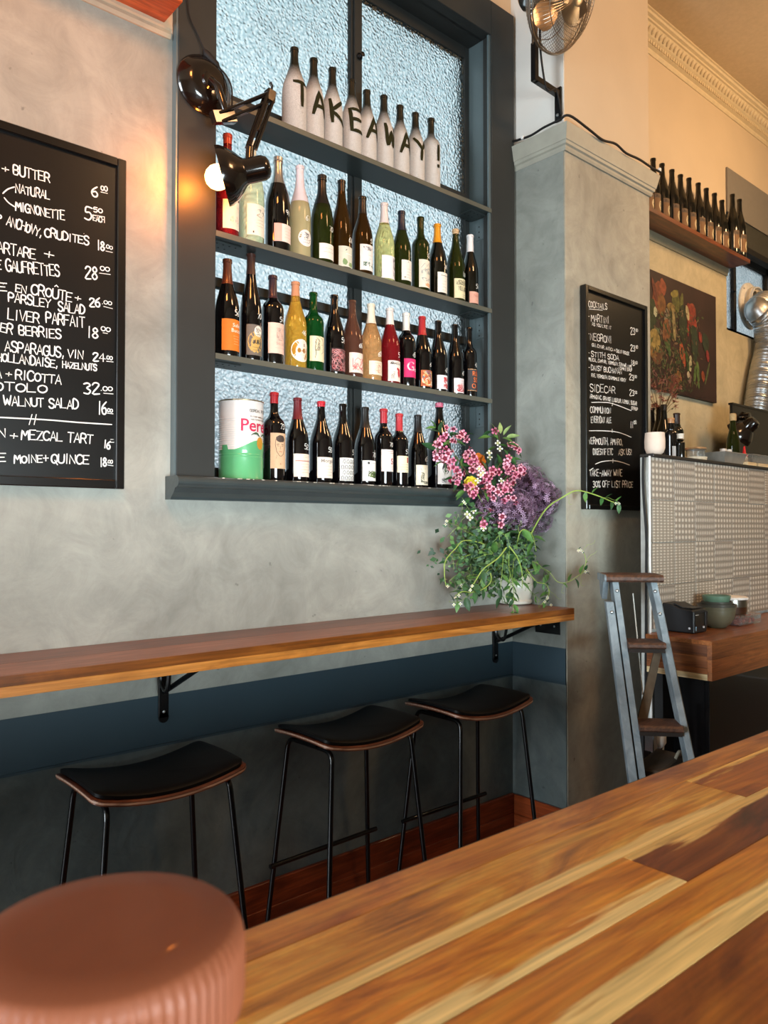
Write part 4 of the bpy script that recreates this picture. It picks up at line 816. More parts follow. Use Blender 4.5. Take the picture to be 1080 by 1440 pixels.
for i in range(N_+1):
    u = -.115+.23*i/N_; h = .118+.018*math.cos((u-.03)/.035)*(1 if -.09 < u < .15 else 0); vs += [fT(u, .100), fT(u, h)]
hb.add(vs, [(2*i, 2*i+2, 2*i+3, 2*i+1) for i in range(N_)]).obj('green_hill', plain('tin_green', '#5aa873'), tin, local=True)
ol = MB(); curve_disc(ol, fT2, .034, .126, .017, .022, 24); ol.obj('olive_print', ink('#c08a2c'), tin, local=True)
lf = MB()
for a in (-2.6, -2.9, -2.3, .2, .5, 2.9, -.1):
    c_ = Vector((.034+.006*math.cos(a), .150)); d_ = Vector((math.cos(a), abs(math.sin(a))*.4+.05)); lf.ribbon([tuple(c_), tuple(c_+d_*.012+Vector((0, .005))), tuple(c_+d_*.026+Vector((0, .003))), tuple(c_+d_*.036-Vector((0, .003)))], .003, fT2)
lf.obj('leaf_print', ink('#3f5a3c'), tin, local=True)
tt = MB(); vs, fs = font_mesh('Perelló', .060); tt.add([fT2(.040+x*1.0, .166+y) for x, y in vs], fs); tt.obj('lettering', ink('#c2224c'), tin, local=True)
tt = MB(); write_on(tt, 'GORDAL PICANTE', (-.012, TH-.042), (.092, TH-.042), .009, .0016, fT2, 0, 0); write_on(tt, 'PITTED GORDAL OLIVES', (-.010, TH-.060), (.085, TH-.060), .004, .0009, fT2, 0, 0); write_on(tt, 'ACEITUNAS DESHUESADAS', (-.008, TH-.070), (.085, TH-.070), .004, .0009, fT2, 0, 0)
tt.obj('lettering', ink('#4a4a44'), tin, local=True)
# ================================================================== CHALKBOARDS
chalk = plain('chalk_marker', '#f2f2ee', .8, var=.02)
slateM = plain('blackboard_slate', '#0d0c0c', .30, var=.25, vs=5, bump=.05, bs=60)
slateF = plain('blackboard_frame', '#0a0909', .25, coat=.4, var=.15)
def board(name, x0, x1, z0, z1, yw, label, fw=.026, th=.022):
    t = thing(name, ((x0+x1)/2, yw, z0), label, 'chalkboard')
    MB().box((x0+fw*.5, yw-th*.6, z0+fw*.5), (x1-fw*.5, yw-.001, z1-fw*.5)).obj('slate', slateM, t)
    for n_, a, b in (('frame_rail', (x0+fw, z1-fw), (x1-fw, z1)), ('frame_rail', (x0+fw, z0), (x1-fw, z0+fw)), ('frame_stile', (x0, z0), (x0+fw, z1)), ('frame_stile', (x1-fw, z0), (x1, z1))):
        MB().box((a[0], yw-th, a[1]), (b[0], yw-.001, b[1])).obj(n_, slateF, t, bevel=.0025)
    return t, yw-th*.6-.0008
def lines(t, yp, rows, wpx, sw=.19, s0=.25):
    t = [c for c in t.children if c.name.startswith('slate')][0]
    fn = lambda u, v: (u, yp, v)
    for r in rows:
        mb = MB()
        if r[0] == 'L':
            pts = [at(px, py, Y=yp) for px, py in r[1]]; mb.ribbon([(p.x, p.z) for p in smooth_path(pts, 4)] if len(pts) > 2 else [(p.x, p.z) for p in pts], r[2]*depth(pts[0])/FPX, fn); mb.obj('chalk_stroke', chalk, t)
        else:
            for s_, x0, y0, x1, y1, h in r:
                a, b = at(x0, y0, Y=yp), at(x1, y1, Y=yp); k = depth(a)/FPX
                write_on(mb, s_, (a.x, a.z), (b.x, b.z), h*k*.97, min(wpx, sw*h+s0)*k, fn, .10, .05)
            mb.obj('lettering', chalk, t)
ul = lambda a, b, c, d: ('L', [(a, b), (c, d)], 1.3)
bt, yp = board('menu_board', -.15, .948, 1.566, 2.578, WY-.001, 'large black menu chalkboard of food dishes on the wall left of the window', .027, .026)
lines(bt, yp, [
 [('+', 3, 241, 12, 243, 9), ('BUTTER', 19, 245, 70, 257, 14)], [('6', 129, 275, 138, 277, 16), ('00', 142, 267, 151, 269, 7)], ul(142, 270, 151, 272),
 ('L', [(20, 263), (11, 266), (4, 272)], 1.8), ('L', [(6, 278), (12, 285), (21, 291)], 1.8),
 [('NATURAL', 22, 270, 70, 281, 12)], [('5', 119, 307, 129, 310, 17), ('50', 132, 298, 144, 300, 6.5), ('EACH', 131, 310, 147, 313, 7)], ul(130, 302, 147, 305),
 [('MIGNONETTE', 22, 296, 91, 310, 13)], [('P', -6, 310, 2, 312, 9), ('ANCHOVY,', 9, 316, 58, 333, 13), ('CRUDITES', 63, 332, 125, 345, 12), ("'", 117, 331, 119, 331, 3)], [('18', 137, 351, 147, 353, 14), ('.00', 147, 348, 158, 351, 5)], ul(149, 353, 158, 355),
 [('TARTARE', -13, 353, 50, 364, 15), ('+', 62, 362, 75, 365, 11)], [('E', -5, 378, 2, 379, 12), ('GAUFRETTES', 9, 381, 84, 389, 16)], [('28', 120, 391, 137, 394, 17), ('00', 141, 380, 154, 382, 6)], ul(140, 384, 155, 386),
 [('E', -3, 408, 10, 409, 11), ("'", 3, 402, 6, 402, 3), ('EN', 22, 410, 37, 413, 11), ('CROUTE', 44, 413, 101, 424, 14), ('^', 76, 412, 82, 413, 8), ('+', 105, 422, 113, 424, 8)], [('26', 126, 430, 141, 432, 12), ('.00', 143, 427, 157, 429, 5)], ul(146, 431, 158, 434),
 [('PARSLEY', 12, 424, 71, 433, 13), ('SALAD', 82, 437, 119, 442, 13)], [('LIVER', 11, 448, 55, 455, 15), ('PARFAIT', 65, 454, 119, 460, 15)], [('ER', 0, 466, 17, 470, 13), ('BERRIES', 27, 471, 86, 476, 14)], [('18', 123, 474, 138, 476, 15), ('00', 142, 465, 155, 467, 6)], ul(145, 468, 151, 469),
 [('ASPARAGUS,', 7, 494, 90, 502, 15), ('VIN', 95, 502, 117, 505, 12)], [('24', 131, 507, 147, 508, 12), ('.00', 148, 505, 158, 506, 5)], ul(150, 508, 159, 509),
 [('HOLLANDAISE,', -5, 507, 81, 517, 12), ('HAZELNUTS', 88, 517, 136, 521, 9)], [('A', -7, 530, 2, 531, 13), ('+', 8, 529, 16, 530, 8), ('RICOTTA', 22, 533, 86, 540, 13)], [('ROTOLO', -26, 548, 66, 552, 12)], [('32', 118, 553, 140, 554, 16), ('.00', 141, 549, 158, 550, 6)], ul(146, 553, 159, 554),
 [('WALNUT', 5, 570, 61, 572, 13), ('SALAD', 69, 573, 110, 575, 13)], [('16', 138, 582, 150, 583, 19), ('00', 151, 579, 158, 580, 5)], ul(151, 581, 159, 582),
 ('L', [(-20, 586), (60, 590), (110, 594), (157, 597)], 1.9), ('L', [(45, 583), (41, 597)], 1.6), ('L', [(51, 583), (48, 597)], 1.6),
 [('N', -2, 615, 8, 615, 12), ('+', 14, 617, 24, 618, 9), ('MEZCAL', 30, 618, 88, 620, 13), ('TART', 95, 621, 130, 624, 13)], [('16', 146, 630, 155, 631, 12), ('-', 155, 620, 160, 620, 4)], ul(155, 622, 160, 622),
 [('E', -2, 649, 8, 649, 11), ('MOINE+', 20, 651, 68, 650, 11), ('QUINCE', 72, 651, 125, 653, 13)], [('18', 141, 656, 150, 656, 12), ('.00', 150, 651, 158, 652, 5)], ul(152, 654, 159, 655)], 2.1)
bt, yp = board('menu_board', 2.942, 3.476, 1.530, 2.545, PY-.001, 'narrow black chalkboard of cocktails on the front of the pillar', .022, .032)
def q2(cx, cy): return (800+cx/4.235, 390+cy/4.235)
def T(s, a, b, c, d, h): x0, y0 = q2(a, b); x1, y1 = q2(c, d); return (s, x0, y0, x1, y1, h)
L2 = lambda pts, w=1.0: ('L', [q2(*p) for p in pts], w)
lines(bt, yp, [
 [T('COCKTAILS', 118, 175, 228, 192, 8)], L2([(121, 188), (200, 196)]), [T('-', 112, 242, 124, 243, 5), T('MARTINI', 133, 262, 240, 275, 9.5)], [T('AS YOU LIKE IT', 138, 285, 252, 310, 4.4)], [T('23', 368, 340, 395, 343, 9), T('00', 398, 322, 411, 324, 4)],
 [T('-', 112, 346, 124, 347, 5), T('NEGRONI', 128, 372, 255, 394, 10.5)], [T('GIN, CYNAR, ANTICA + DOLIN ROUGE', 138, 410, 360, 465, 4.6)], [T('23', 368, 438, 395, 441, 9), T('00', 398, 422, 411, 424, 4)],
 [T('-', 112, 458, 124, 459, 5), T('STITH SODA', 133, 470, 298, 494, 7.5)], [T('MEZCAL, CAMPARI, VERMOUTH, STRAWB, LIME', 118, 496, 376, 540, 4.6), T('+ SIMPLE SYRUP', 296, 548, 376, 562, 4)], [T('18', 370, 524, 392, 528, 7), T('00', 395, 516, 408, 518, 4)],
 [T('-', 114, 546, 126, 547, 5), T('DAISY BUCHANAN', 133, 552, 315, 577, 7.5)], [T('RYE, VERMOUTH, CHAMOMILE HONEY', 135, 592, 340, 622, 4.8)], [T('23', 360, 610, 388, 613, 8), T('00', 390, 598, 404, 600, 4)],
 [T('-', 107, 655, 120, 656, 5), T('SIDECAR', 126, 680, 276, 690, 10.5)], [T('ARMAGNAC, ORANGE LIQUEUR, LEMON, SUGAR', 125, 718, 405, 762, 5.5), T('SYRUP', 372, 786, 410, 794, 4.5)], [T('23', 362, 704, 390, 706, 8.5), T('00', 392, 692, 406, 694, 4)],
 L2([(135, 745), (200, 744), (260, 752), (372, 794)]), L2([(262, 748), (258, 764)], 1.6),
 [T('-', 104, 810, 114, 812, 5), T('COMMUNION', 128, 806, 250, 812, 8.5)], [T('EVERYDAY ALE', 133, 866, 253, 866, 8.5)], [T('11', 366, 895, 384, 897, 9), T('00', 386, 872, 402, 874, 5)],
 L2([(118, 914), (200, 914), (290, 922), (372, 952)]), L2([(258, 906), (258, 922)], 1.8),
 [T('VERMOUTH, AMARO,', 118, 992, 320, 1000, 9.5)], [T('DIGESTIF ETC', 145, 1055, 262, 1057, 8.5), T('ASK US!', 296, 1058, 375, 1056, 8.5)],
 L2([(158, 1112), (200, 1097), (262, 1092), (310, 1100), (362, 1118)]), L2([(262, 1084), (262, 1102)], 1.8),
 [T('TAKE-AWAY WINE', 122, 1184, 318, 1182, 9)], L2([(108, 1160), (145, 1136)], 1.2), [T('30% OFF LIST PRICE', 143, 1250, 382, 1250, 9)]], 1.0, .12, .2)

# ================================================================== WALL LAMP (articulated)
lampM = plain('lamp_black_enamel', '#140d0a', .18, .2, coat=.8, var=.1)
lb = Vector((1.205, CY, 2.905))
wl = thing('wall_lamp', lb, 'lit black articulated wall lamp fixed to the window casing', 'lamp')
MB().lathe([(0, 0), (.095, 0), (.098, .006), (.092, .018), (.076, .026), (.070, .034), (.052, .040), (.030, .042), (.026, .050), (.012, .052), (0, .052)], 48, Matrix.Translation(lb) @ Matrix.Rotation(PI/2, 4, 'X')).obj('wall_rose', lampM, wl, smooth=True)
AY = 2.135
pA = lb+Vector((.02, -.055, -.035)); elb = at(378, 136, Y=AY); pB = at(352, 212, Y=AY-.01); up_ = at(318, 160, Y=2.19)
MB().tube([lb+Vector((0, -.045, 0)), lb+Vector((.01, -.075, -.03)), up_], .013, 12).obj('pivot', lampM, wl, smooth=True)
for dy in (-.011, .011):
    MB().tube([up_+Vector((-.03, dy, -.012)), elb+Vector((0, dy, .012))], .0052, 8).obj('arm', lampM, wl, smooth=True)
    MB().tube([up_+Vector((-.02, dy, -.036)), elb+Vector((.004, dy, -.014))], .0052, 8).obj('arm', lampM, wl, smooth=True)
    MB().tube([elb+Vector((-.012, dy, .0)), pB+Vector((-.008, dy, .01))], .0052, 8).obj('arm', lampM, wl, smooth=True)
    MB().tube([elb+Vector((.014, dy, -.006)), pB+Vector((.014, dy, .004))], .0052, 8).obj('arm', lampM, wl, smooth=True)
def box_on(a, b, w_, h_):
    a, b = Vector(a), Vector(b); d = (b-a).normalized(); s_ = Vector((0, 1, 0)); u_ = d.cross(s_).normalized(); vs = []
    for p in (a, b):
        for i, j in ((-1, -1), (1, -1), (1, 1), (-1, 1)): vs.append(p+s_*w_*i+u_*h_*j)
    return MB().add(vs, [(3, 2, 1, 0), (4, 5, 6, 7), (0, 1, 5, 4), (1, 2, 6, 5), (2, 3, 7, 6), (3, 0, 4, 7)])
box_on(up_+Vector((-.05, 0, -.030)), up_+Vector((.03, 0, .0)), .013, .020).obj('hinge_block', lampM, wl, bevel=.002)
box_on(elb+Vector((0, 0, -.022)), elb+Vector((.006, 0, .022)), .016, .016).obj('elbow_bracket', lampM, wl, bevel=.004)
MB().tube([elb+Vector((.010, 0, .01)), elb+Vector((.012, 0, .038)), elb+Vector((.006, 0, .050))], [.004, .004, .006], 8).obj('wing_knob', lampM, wl, smooth=True)
MB().tube([elb.lerp(pB, .12)+Vector((0, 0, 0)), elb.lerp(pB, .62)], .0065, 10).obj('spring', lampM, wl, smooth=True)
rim_c = at(312, 248, Y=AY+.035); back = at(380, 234, Y=AY-.055); ax = (back-rim_c).normalized(); Ls = (back-rim_c).length
MS = Matrix.Translation(rim_c) @ ax.to_track_quat('Z', 'Y').to_matrix().to_4x4()
RS_ = .094
MB().lathe([(RS_, 0), (RS_*.97, .014), (RS_*.86, .034), (RS_*.66, .056), (RS_*.47, .072), (RS_*.42, .080), (RS_*.41, Ls*.86), (RS_*.34, Ls*.95), (RS_*.2, Ls), (0, Ls*1.005), (0, Ls-.006), (RS_*.36, Ls*.85), (RS_*.37, .078), (RS_*.44, .068), (RS_*.62, .052), (RS_*.82, .032), (RS_*.94, .012), (RS_-.003, 0)], 44, MS, False).obj('lamp_shade', lampM, wl, smooth=True)
sh_ = [c for c in wl.children if c.name.startswith('lamp_shade')][0]
MB().tube([pB+Vector((0, 0, .012)), pB.lerp(rim_c+ax*Ls*.55, .75)], .014, 10).obj('shade_joint', lampM, wl, smooth=True)
MB().lathe([(.018, .062), (.018, .10), (0, .10)], 20, MS).obj('bulb_socket', lampM, sh_, smooth=True)
bulb_c = MS @ Vector((0, 0, -.014))
bulbM = plain('lit_opal_bulb', '#fff0d8', .4, emit='#ffc276', es=9)
MB().lathe([(0, -.040), (.014, -.038), (.028, -.029), (.038, -.013), (.040, 0), (.038, .014), (.028, .030), (.016, .040), (.015, .062), (0, .062)], 28, MS @ Matrix.Translation((0, 0, -.014))).obj('bulb', bulbM, sh_, smooth=True)
pl = bpy.data.lights.new('bulb_light', 'POINT'); po = bpy.data.objects.new('bulb_light', pl); COL.objects.link(po); po.location = MS @ Vector((0, 0, -.062)); pl.energy = 7.5; pl.color = (1.0, .24, .025); pl.shadow_soft_size = .03
cb = thing('lamp_cord', at(264, -12, Y=CY), 'thin black lamp cord with an inline switch on the window casing', 'cord')
yc = CY-.006
c1_ = smooth_path([at(263, -25, Y=yc), at(266, 20, Y=yc), at(278, 48, Y=yc), at(288, 72, Y=yc-.004)], 6); c2_ = smooth_path([at(308, 96, Y=yc-.02), at(318, 106, Y=yc-.03), at(326, 126, Y=yc-.05), up_+Vector((0.02, 0, 0))], 6)
MB().tube(c1_, .0028, 6).obj('cord', blackm, cb, smooth=True); MB().tube(c2_, .0028, 6).obj('cord', blackm, cb, smooth=True)
MB().tube([at(287, 70, Y=yc-.004), at(290, 76, Y=yc-.008), at(304, 92, Y=yc-.016), at(309, 97, Y=yc-.02)], [.005, .013, .013, .004], 10).obj('inline_switch', blackm, cb, smooth=True)
# timber shelf above the menu board (only its end shows)
tsh = thing('timber_shelf', (.2, WY-.07, 3.155), 'end of a red-brown timber shelf over the menu board, top left', 'shelf')
se = at(257, 3, Y=2.16)
MB().box((-1.5, 2.16, se.z), (se.x, WY-.002, se.z+.024)).obj('board', wood('shelf_timber', '#8a3a18', '#b25226', '#c86634', 0, 8, .4), tsh, bevel=.001)

# ================================================================== CABLES ON THE PILLAR
kc = thing('black_cable', (PX0-.03, 2.2, 3.2), 'black cable clipped along the pillar moulding and down beside the window', 'cable')
pts = [(PX0-.012, 2.290, 3.86), (PX0-.012, 2.292, 3.5), (PX0-.012, 2.288, 3.30), (PX0-.030, 2.27, 3.262), (PX0-.040, 2.21, 3.246), (PX0-.042, 2.15, 3.240), (PX0-.045, 2.08, 3.246), (PX0-.045, 2.0, 3.246), (PX0-.03, 1.955, 3.255), (2.95, 1.952, 3.243), (3.06, 1.952, 3.232), (3.17, 1.952, 3.250), (3.26, 1.952, 3.236), (3.38, 1.952, 3.244), (3.50, 1.952, 3.240), (3.59, 1.952, 3.245)]
MB().tube(smooth_path(pts, 5), .0055, 8).obj('cable', blackm, kc, smooth=True)
for p in ((PX0-.02, 2.285, 3.27), (PX0-.043, 2.20, 3.245), (3.57, 1.95, 3.25)): MB().box((p[0]-.006, p[1]-.006, p[2]-.006), (p[0]+.006, p[1]+.006, p[2]+.008)).obj('cable_clip', plain('white_clip', '#e8e8e6', .4), kc)
kc2 = thing('hanging_cables', (3.02, 1.72, .5), 'black and white cables hanging at the left end of the tiled pass', 'cable')
MB().tube(smooth_path([(3.012, 1.730, 1.755), (3.016, 1.735, 1.66), (3.012, 1.728, 1.55), (3.018, 1.722, 1.42), (3.010, 1.718, 1.30), (3.016, 1.724, 1.1), (3.012, 1.73, .5)], 6), .0055, 8).obj('black_cable', blackm, kc2, smooth=True)
MB().tube(smooth_path([(3.018, 1.704, 1.755), (3.014, 1.703, 1.6), (3.018, 1.705, 1.45), (3.013, 1.703, 1.3), (3.018, 1.704, .5)], 6), .0050, 8).obj('white_cable', plain('white_flex', '#e3e3e0', .4), kc2, smooth=True)

# ================================================================== WALL FAN
fz = 3.56; fc = at(789, -6, Y=1.90)
fan = thing('wall_fan', (PX0, 2.03, 3.25), 'chrome caged fan on a black bracket at the pillar corner', 'fan')
chrome = plain('chrome_wire', '#a2988b', .3, 1.0, var=.05); 
ca = Vector((PX0-e-.004, 2.024, 0)); cb0 = at(752, 113, Y=2.02)
MB().box((PX0-e-.012, 2.008, 3.262), (PX0-e-.001, 2.042, 3.415)).obj('wall_plate', black, fan, bevel=.002)
for z in (3.29, 3.38): MB().lathe([(0, 0), (.007, 0), (.006, .003), (0, .004)], 10, Matrix.Translation((PX0-e-.012, 2.025, z)) @ Matrix.Rotation(-PI/2, 4, 'Y')).obj('bolt', screw, fan)
def sq(a, b, w_):
    a, b = Vector(a), Vector(b); d = (b-a).normalized(); s_ = d.cross(Vector((0, 1, 0))).normalized() if abs(d.y) < .9 else Vector((1, 0, 0)); u_ = d.cross(s_).normalized(); vs = []
    for p in (a, b):
        for i, j in ((-1, -1), (1, -1), (1, 1), (-1, 1)): vs.append(p+s_*w_*i+u_*w_*j)
    return MB().add(vs, [(3, 2, 1, 0), (4, 5, 6, 7), (0, 1, 5, 4), (1, 2, 6, 5), (2, 3, 7, 6), (3, 0, 4, 7)])
arm0 = Vector((PX0-e-.008, 2.024, 3.385)); arm1 = Vector((cb0.x, 2.02, 3.385)); arm2 = arm1+Vector((0, 0, .155))
sq(arm0, arm1, .0125).obj('bracket_arm', black, fan, bevel=.0015); sq(arm1-Vector((0, 0, .0125)), arm2, .0125).obj('bracket_post', black, fan, bevel=.0015)
MB().tube([arm2-Vector((0, 0, .01)), arm2+Vector((0, 0, .10))], .013, 14).obj('chrome_tube', plain('brushed_tube', '#9a8d80', .3, 1.0), fan, smooth=True)
axf = Vector((.12, -.88, -.40)).normalized(); MF = Matrix.Translation(fc) @ axf.to_track_quat('Z', 'Y').to_matrix().to_4x4()
RF = .214
def ringp(r, z, n_=64): return [MF @ Vector((r*math.cos(2*PI*i/n_), r*math.sin(2*PI*i/n_), z)) for i in range(n_+1)]
cg = MB()
for r, z, w_ in ((RF, 0, .0042), (RF*.985, .012, .003), (RF*.985, -.012, .003), (.16, .062, .0018), (.11, .078, .0018), (.16, -.060, .0018), (.12, -.075, .0018)): cg.tube(ringp(r, z), w_, 6, False)
cg.obj('guard_ring', chrome, fan, smooth=True)
gw = MB()
for side in (1, -1):
    for i in range(76):
        a = 2*PI*i/76; q_ = [(.040, .090), (.10, .082), (.15, .068), (.185, .044), (.209, .016), (RF, 0)]
        gw.tube([MF @ Vector((r*math.cos(a+(.0 if side > 0 else .03)+.0*r), r*math.sin(a), z*side)) for r, z in q_], .0010, 4, False)
gw.obj('guard_wires', chrome, fan, kind='stuff')
MB().lathe([(0, .094), (.03, .093), (.042, .088), (.042, .084), (0, .084)], 28, MF).obj('guard_badge', chrome, fan, smooth=True)
MB().lathe([(.038, -.088), (.05, -.092), (.060, -.10), (.064, -.13), (.060, -.175), (.045, -.195), (.02, -.203), (0, -.204)], 36, MF).obj('motor_housing', plain('polished_housing', '#d6d8d8', .12, 1.0), fan, smooth=True)
MB().lathe([(0, .035), (.028, .03), (.034, .01), (.034, -.03), (.012, -.03), (.012, -.09), (0, -.09)], 24, MF).obj('hub', chrome, fan, smooth=True)
bladeM = plain('fan_blade_metal', '#a8947c', .3, .9)
for i in range(3):
    mb = MB(); vs = []
    for k_ in range(8):
        r = .03+.155*k_/7; wd_ = .9*math.sin(PI*min(1, .18+.72*k_/7))
        for j in (-1, -.33, .33, 1):
            a = 2*PI*i/3+j*.50*wd_; vs.append(MF @ Vector((r*math.cos(a), r*math.sin(a), j*.022)))
    mb.add(vs, [(k_*4+j, k_*4+j+1, k_*4+j+5, k_*4+j+4) for k_ in range(7) for j in range(3)]).obj('blade', bladeM, fan, smooth=True)
mtr = MF @ Vector((0, 0, -.13)); yk = arm2+Vector((0, 0, .10))
MB().tube(smooth_path([yk, yk.lerp(mtr, .5), mtr+Vector((0, 0, -.05)), mtr], 4), .011, 10).obj('yoke', plain('brushed_tube', '#9a8d80'), fan, smooth=True)
MB().tube(smooth_path([mtr+Vector((.02, 0, -.055)), arm2+Vector((.025, -.01, .06)), arm2+Vector((.030, -.01, -.04)), arm1+Vector((.07, -.01, -.02)), arm0+Vector((-.03, -.012, -.0)), arm0+Vector((-.004, -.02, -.10))], 5), .0045, 8).obj('power_cord', blackm, fan, smooth=True)
# ================================================================== KITCHEN PASS: tiled upstand, worktop
TY = 1.70; PZ = 1.7660
tw = thing('wall_pass', (3.03, TY, 1.0), None, None); tw['kind'] = 'structure'
MB().box((3.030, TY+.012, 0), (6.2, TY+.055, 1.752)).obj('core', plain('pass_core', '#b9bcb8', .7), tw)
def tile_mat(i, dk, lt, sc):
    m, nt, b = base('woven_tile_%d' % i); L = nt.links.new; b.inputs['Roughness'].default_value = .55
    t_ = node(nt, 'ShaderNodeTexCoord'); sp2 = node(nt, 'ShaderNodeSeparateXYZ'); L(t_.outputs['Object'], sp2.inputs[0])
    def wave(src, f):
        a = node(nt, 'ShaderNodeMath', operation='MULTIPLY'); a.inputs[1].default_value = f; L(src, a.inputs[0])
        s = node(nt, 'ShaderNodeMath', operation='SINE'); L(a.outputs[0], s.inputs[0]); q = node(nt, 'ShaderNodeMath', operation='MULTIPLY_ADD'); q.inputs[1].default_value = .5; q.inputs[2].default_value = .5; L(s.outputs[0], q.inputs[0]); return q.outputs[0]
    wx, wz = wave(sp2.outputs['X'], 2*PI/sc[0]), wave(sp2.outputs['Z'], 2*PI/sc[1])
    mu = node(nt, 'ShaderNodeMath', operation='MULTIPLY'); L(wx, mu.inputs[0]); L(wz, mu.inputs[1])
    ns = node(nt, 'ShaderNodeTexNoise'); ns.inputs['Scale'].default_value = 160; L(t_.outputs['Object'], ns.inputs['Vector'])
    ad = node(nt, 'ShaderNodeMath', operation='MULTIPLY_ADD'); ad.inputs[1].default_value = .5; L(ns.outputs[0], ad.inputs[0]); L(mu.outputs[0], ad.inputs[2])
    r = node(nt, 'ShaderNodeValToRGB'); r.color_ramp.elements[0].position = .2; r.color_ramp.elements[0].color = C(dk); r.color_ramp.elements[1].position = 1.1 if False else 1.0; r.color_ramp.elements[1].color = C(lt)
    L(ad.outputs[0], r.inputs[0]); L(r.outputs[0], b.inputs['Base Color'])
    bp = node(nt, 'ShaderNodeBump'); bp.inputs['Strength'].default_value = .6; bp.inputs['Distance'].default_value = .003; L(ad.outputs[0], bp.inputs['Height']); L(bp.outputs[0], b.inputs['Normal'])
    return m
tm = [tile_mat(0, '#857a6e', '#d2c9bb', (.030, .026)), tile_mat(1, '#8b8072', '#cdc4b6', (.030, .013)), tile_mat(2, '#81776c', '#cbc2b5', (.018, .030))]
tmesh = [mesh_of(MB().box((-.0944, -.006, -.0914), (.0944, .006, .0914)), 'tile', m_, False) for m_ in tm]
for me_ in tmesh:
    bm_ = bmesh.new(); bm_.from_mesh(me_); bmesh.ops.bevel(bm_, geom=bm_.edges[:], offset=.0015, segments=1, affect='EDGES'); bm_.to_mesh(me_); bm_.free()
for r_ in range(4):
    for c_ in range(12):
        x = 3.030+.0955+c_*.1910; z = 1.7525-.0925-r_*.1850; k_ = [0, 0, 1, 2, 0, 1, 0, 2][(c_*3+r_*5) % 8]
        share('tile', tmesh[k_], tw, (x-3.03, .006+R_.uniform(-.0012, .0012), z-1.0), (0, 0, 0), (1, 1, 1))
MB().box((3.026, TY-.010, 1.7530), (6.2, 1.7560, 1.7658)).obj('counter_top', plain('dark_stone_top', '#2a2724', .4), tw, bevel=.002)
MB().box((3.500, 1.7562, 1.7530), (6.2, 1.975, 1.7658)).obj('counter_top', plain('dark_stone_top', '#2a2724', .4), tw, bevel=.002)
MB().box((3.562, 1.9752, 1.7530), (6.2, 2.292, 1.7658)).obj('counter_top', plain('dark_stone_top', '#2a2724', .4), tw, bevel=.002)
WTZ = 1.0; wx0, wy0 = 2.966, 1.414
wk2 = thing('timber_worktop', (wx0, wy0, .84), 'thick timber worktop carrying the receipt printer and stacked bowls', 'worktop')
wcol = [('#4a2816', '#6b3d22', '#80502f'), ('#5d3018', '#87502b', '#9c6238'), ('#6b3a1d', '#93562c', '#a96a3c'), ('#6d3a1a', '#8d5226', '#c79a62'), ('#d8bb88', '#e3cb9c', '#ecd9b0')]
for i in range(4):
    MB().box((wx0, wy0+.0838*i+.0003, WTZ-.018), (6.2, wy0+.0838*(i+1)-.0003 if i < 3 else 1.699, WTZ)).obj('top_plank', wood('worktop_top_%d' % (i % 3), *wcol[1 if i % 2 else 2], 0, i % 3*2.2, .3), wk2, bevel=.0006)
zz = [(WTZ-.018, WTZ-.062, 0), (WTZ-.062, WTZ-.110, 1), (WTZ-.110, WTZ-.134, 2), (WTZ-.134, WTZ-.158, 4)]
for a, b_, i in zz:
    MB().box((wx0+.001, wy0+.02, b_+.0003), (wx0+.02, 1.695, a-.0003)).obj('side_plank', wood('worktop_side_%d' % i, *wcol[i], 1, i*3, .4, None, .1, 1.6), wk2, bevel=.0006)
for a, b_, i in [(WTZ-.018, WTZ-.075, 1), (WTZ-.075, WTZ-.125, 2), (WTZ-.125, WTZ-.158, 1)]:
    MB().box((wx0+.001, wy0+.001, b_+.0003), (6.2, wy0+.02, a-.0003)).obj('front_plank', wood('worktop_front_%d' % i, *wcol[i], 0, i*3, .4, None, .1, 1.2), wk2, bevel=.0006)
ub = thing('under_counter', (3.3, 1.75, 0), 'black unlit undercounter cabinet beneath the timber worktop', 'cabinet')
MB().box((3.035, 1.66, 0.001), (6.2, 1.698, .84)).obj('back_panel', blackm, ub); MB().box((3.12, 1.50, .001), (6.2, 1.52, .835)).obj('front_panel', plain('black_laminate', '#0c0b0d', .25, coat=.3), ub, bevel=.002)
MB().box((3.12, 1.52, .001), (3.14, 1.66, .835)).obj('side_panel', plain('black_laminate', '#0c0b0d'), ub)

# --- receipt printer
p0 = at(985, 893, Z=WTZ)
rp_ = thing('receipt_printer', (3.10, 1.56, WTZ), 'small black receipt printer at the front left of the timber worktop', 'printer')
pc = plain('printer_black', '#1a1c20', .45, var=.06, vs=60, bump=.05)
u_ = Vector((.155, -.988, 0)).normalized()       # front faces left of the camera: side along y
def PR(x, y, z): return (3.108+x, 1.558+y, WTZ+z)
A = [(0, 0), (.0, .100), (.018, .118), (.070, .128), (.098, .112), (.160, .108), (.160, 0)]
sd = [(.0, .0), (.0, .098), (.012, .112), (.070, .105), (.085, .098), (.15, .118), (.19, .118), (.19, 0)]
prof_ = [(0, .002), (0, .092), (.008, .100), (.060, .103), (.105, .120), (.150, .122), (.175, .108), (.18, .002)]
MB().prism(prof_, 0, .118, lambda a, z, d: PR(d, a, z)).obj('body', pc, rp_, bevel=.004)
MB().prism([(.012, .1035), (.058, .1055), (.100, .1225), (.094, .1245), (.058, .1085), (.012, .1065)], .012, .106, lambda a, z, d: PR(d, a, z)).obj('lid', pc, rp_)
MB().box(PR(.01, -.0012, .03), PR(.108, .0, .085)).obj('front_panel', plain('printer_panel', '#101114', .3, coat=.3), rp_)
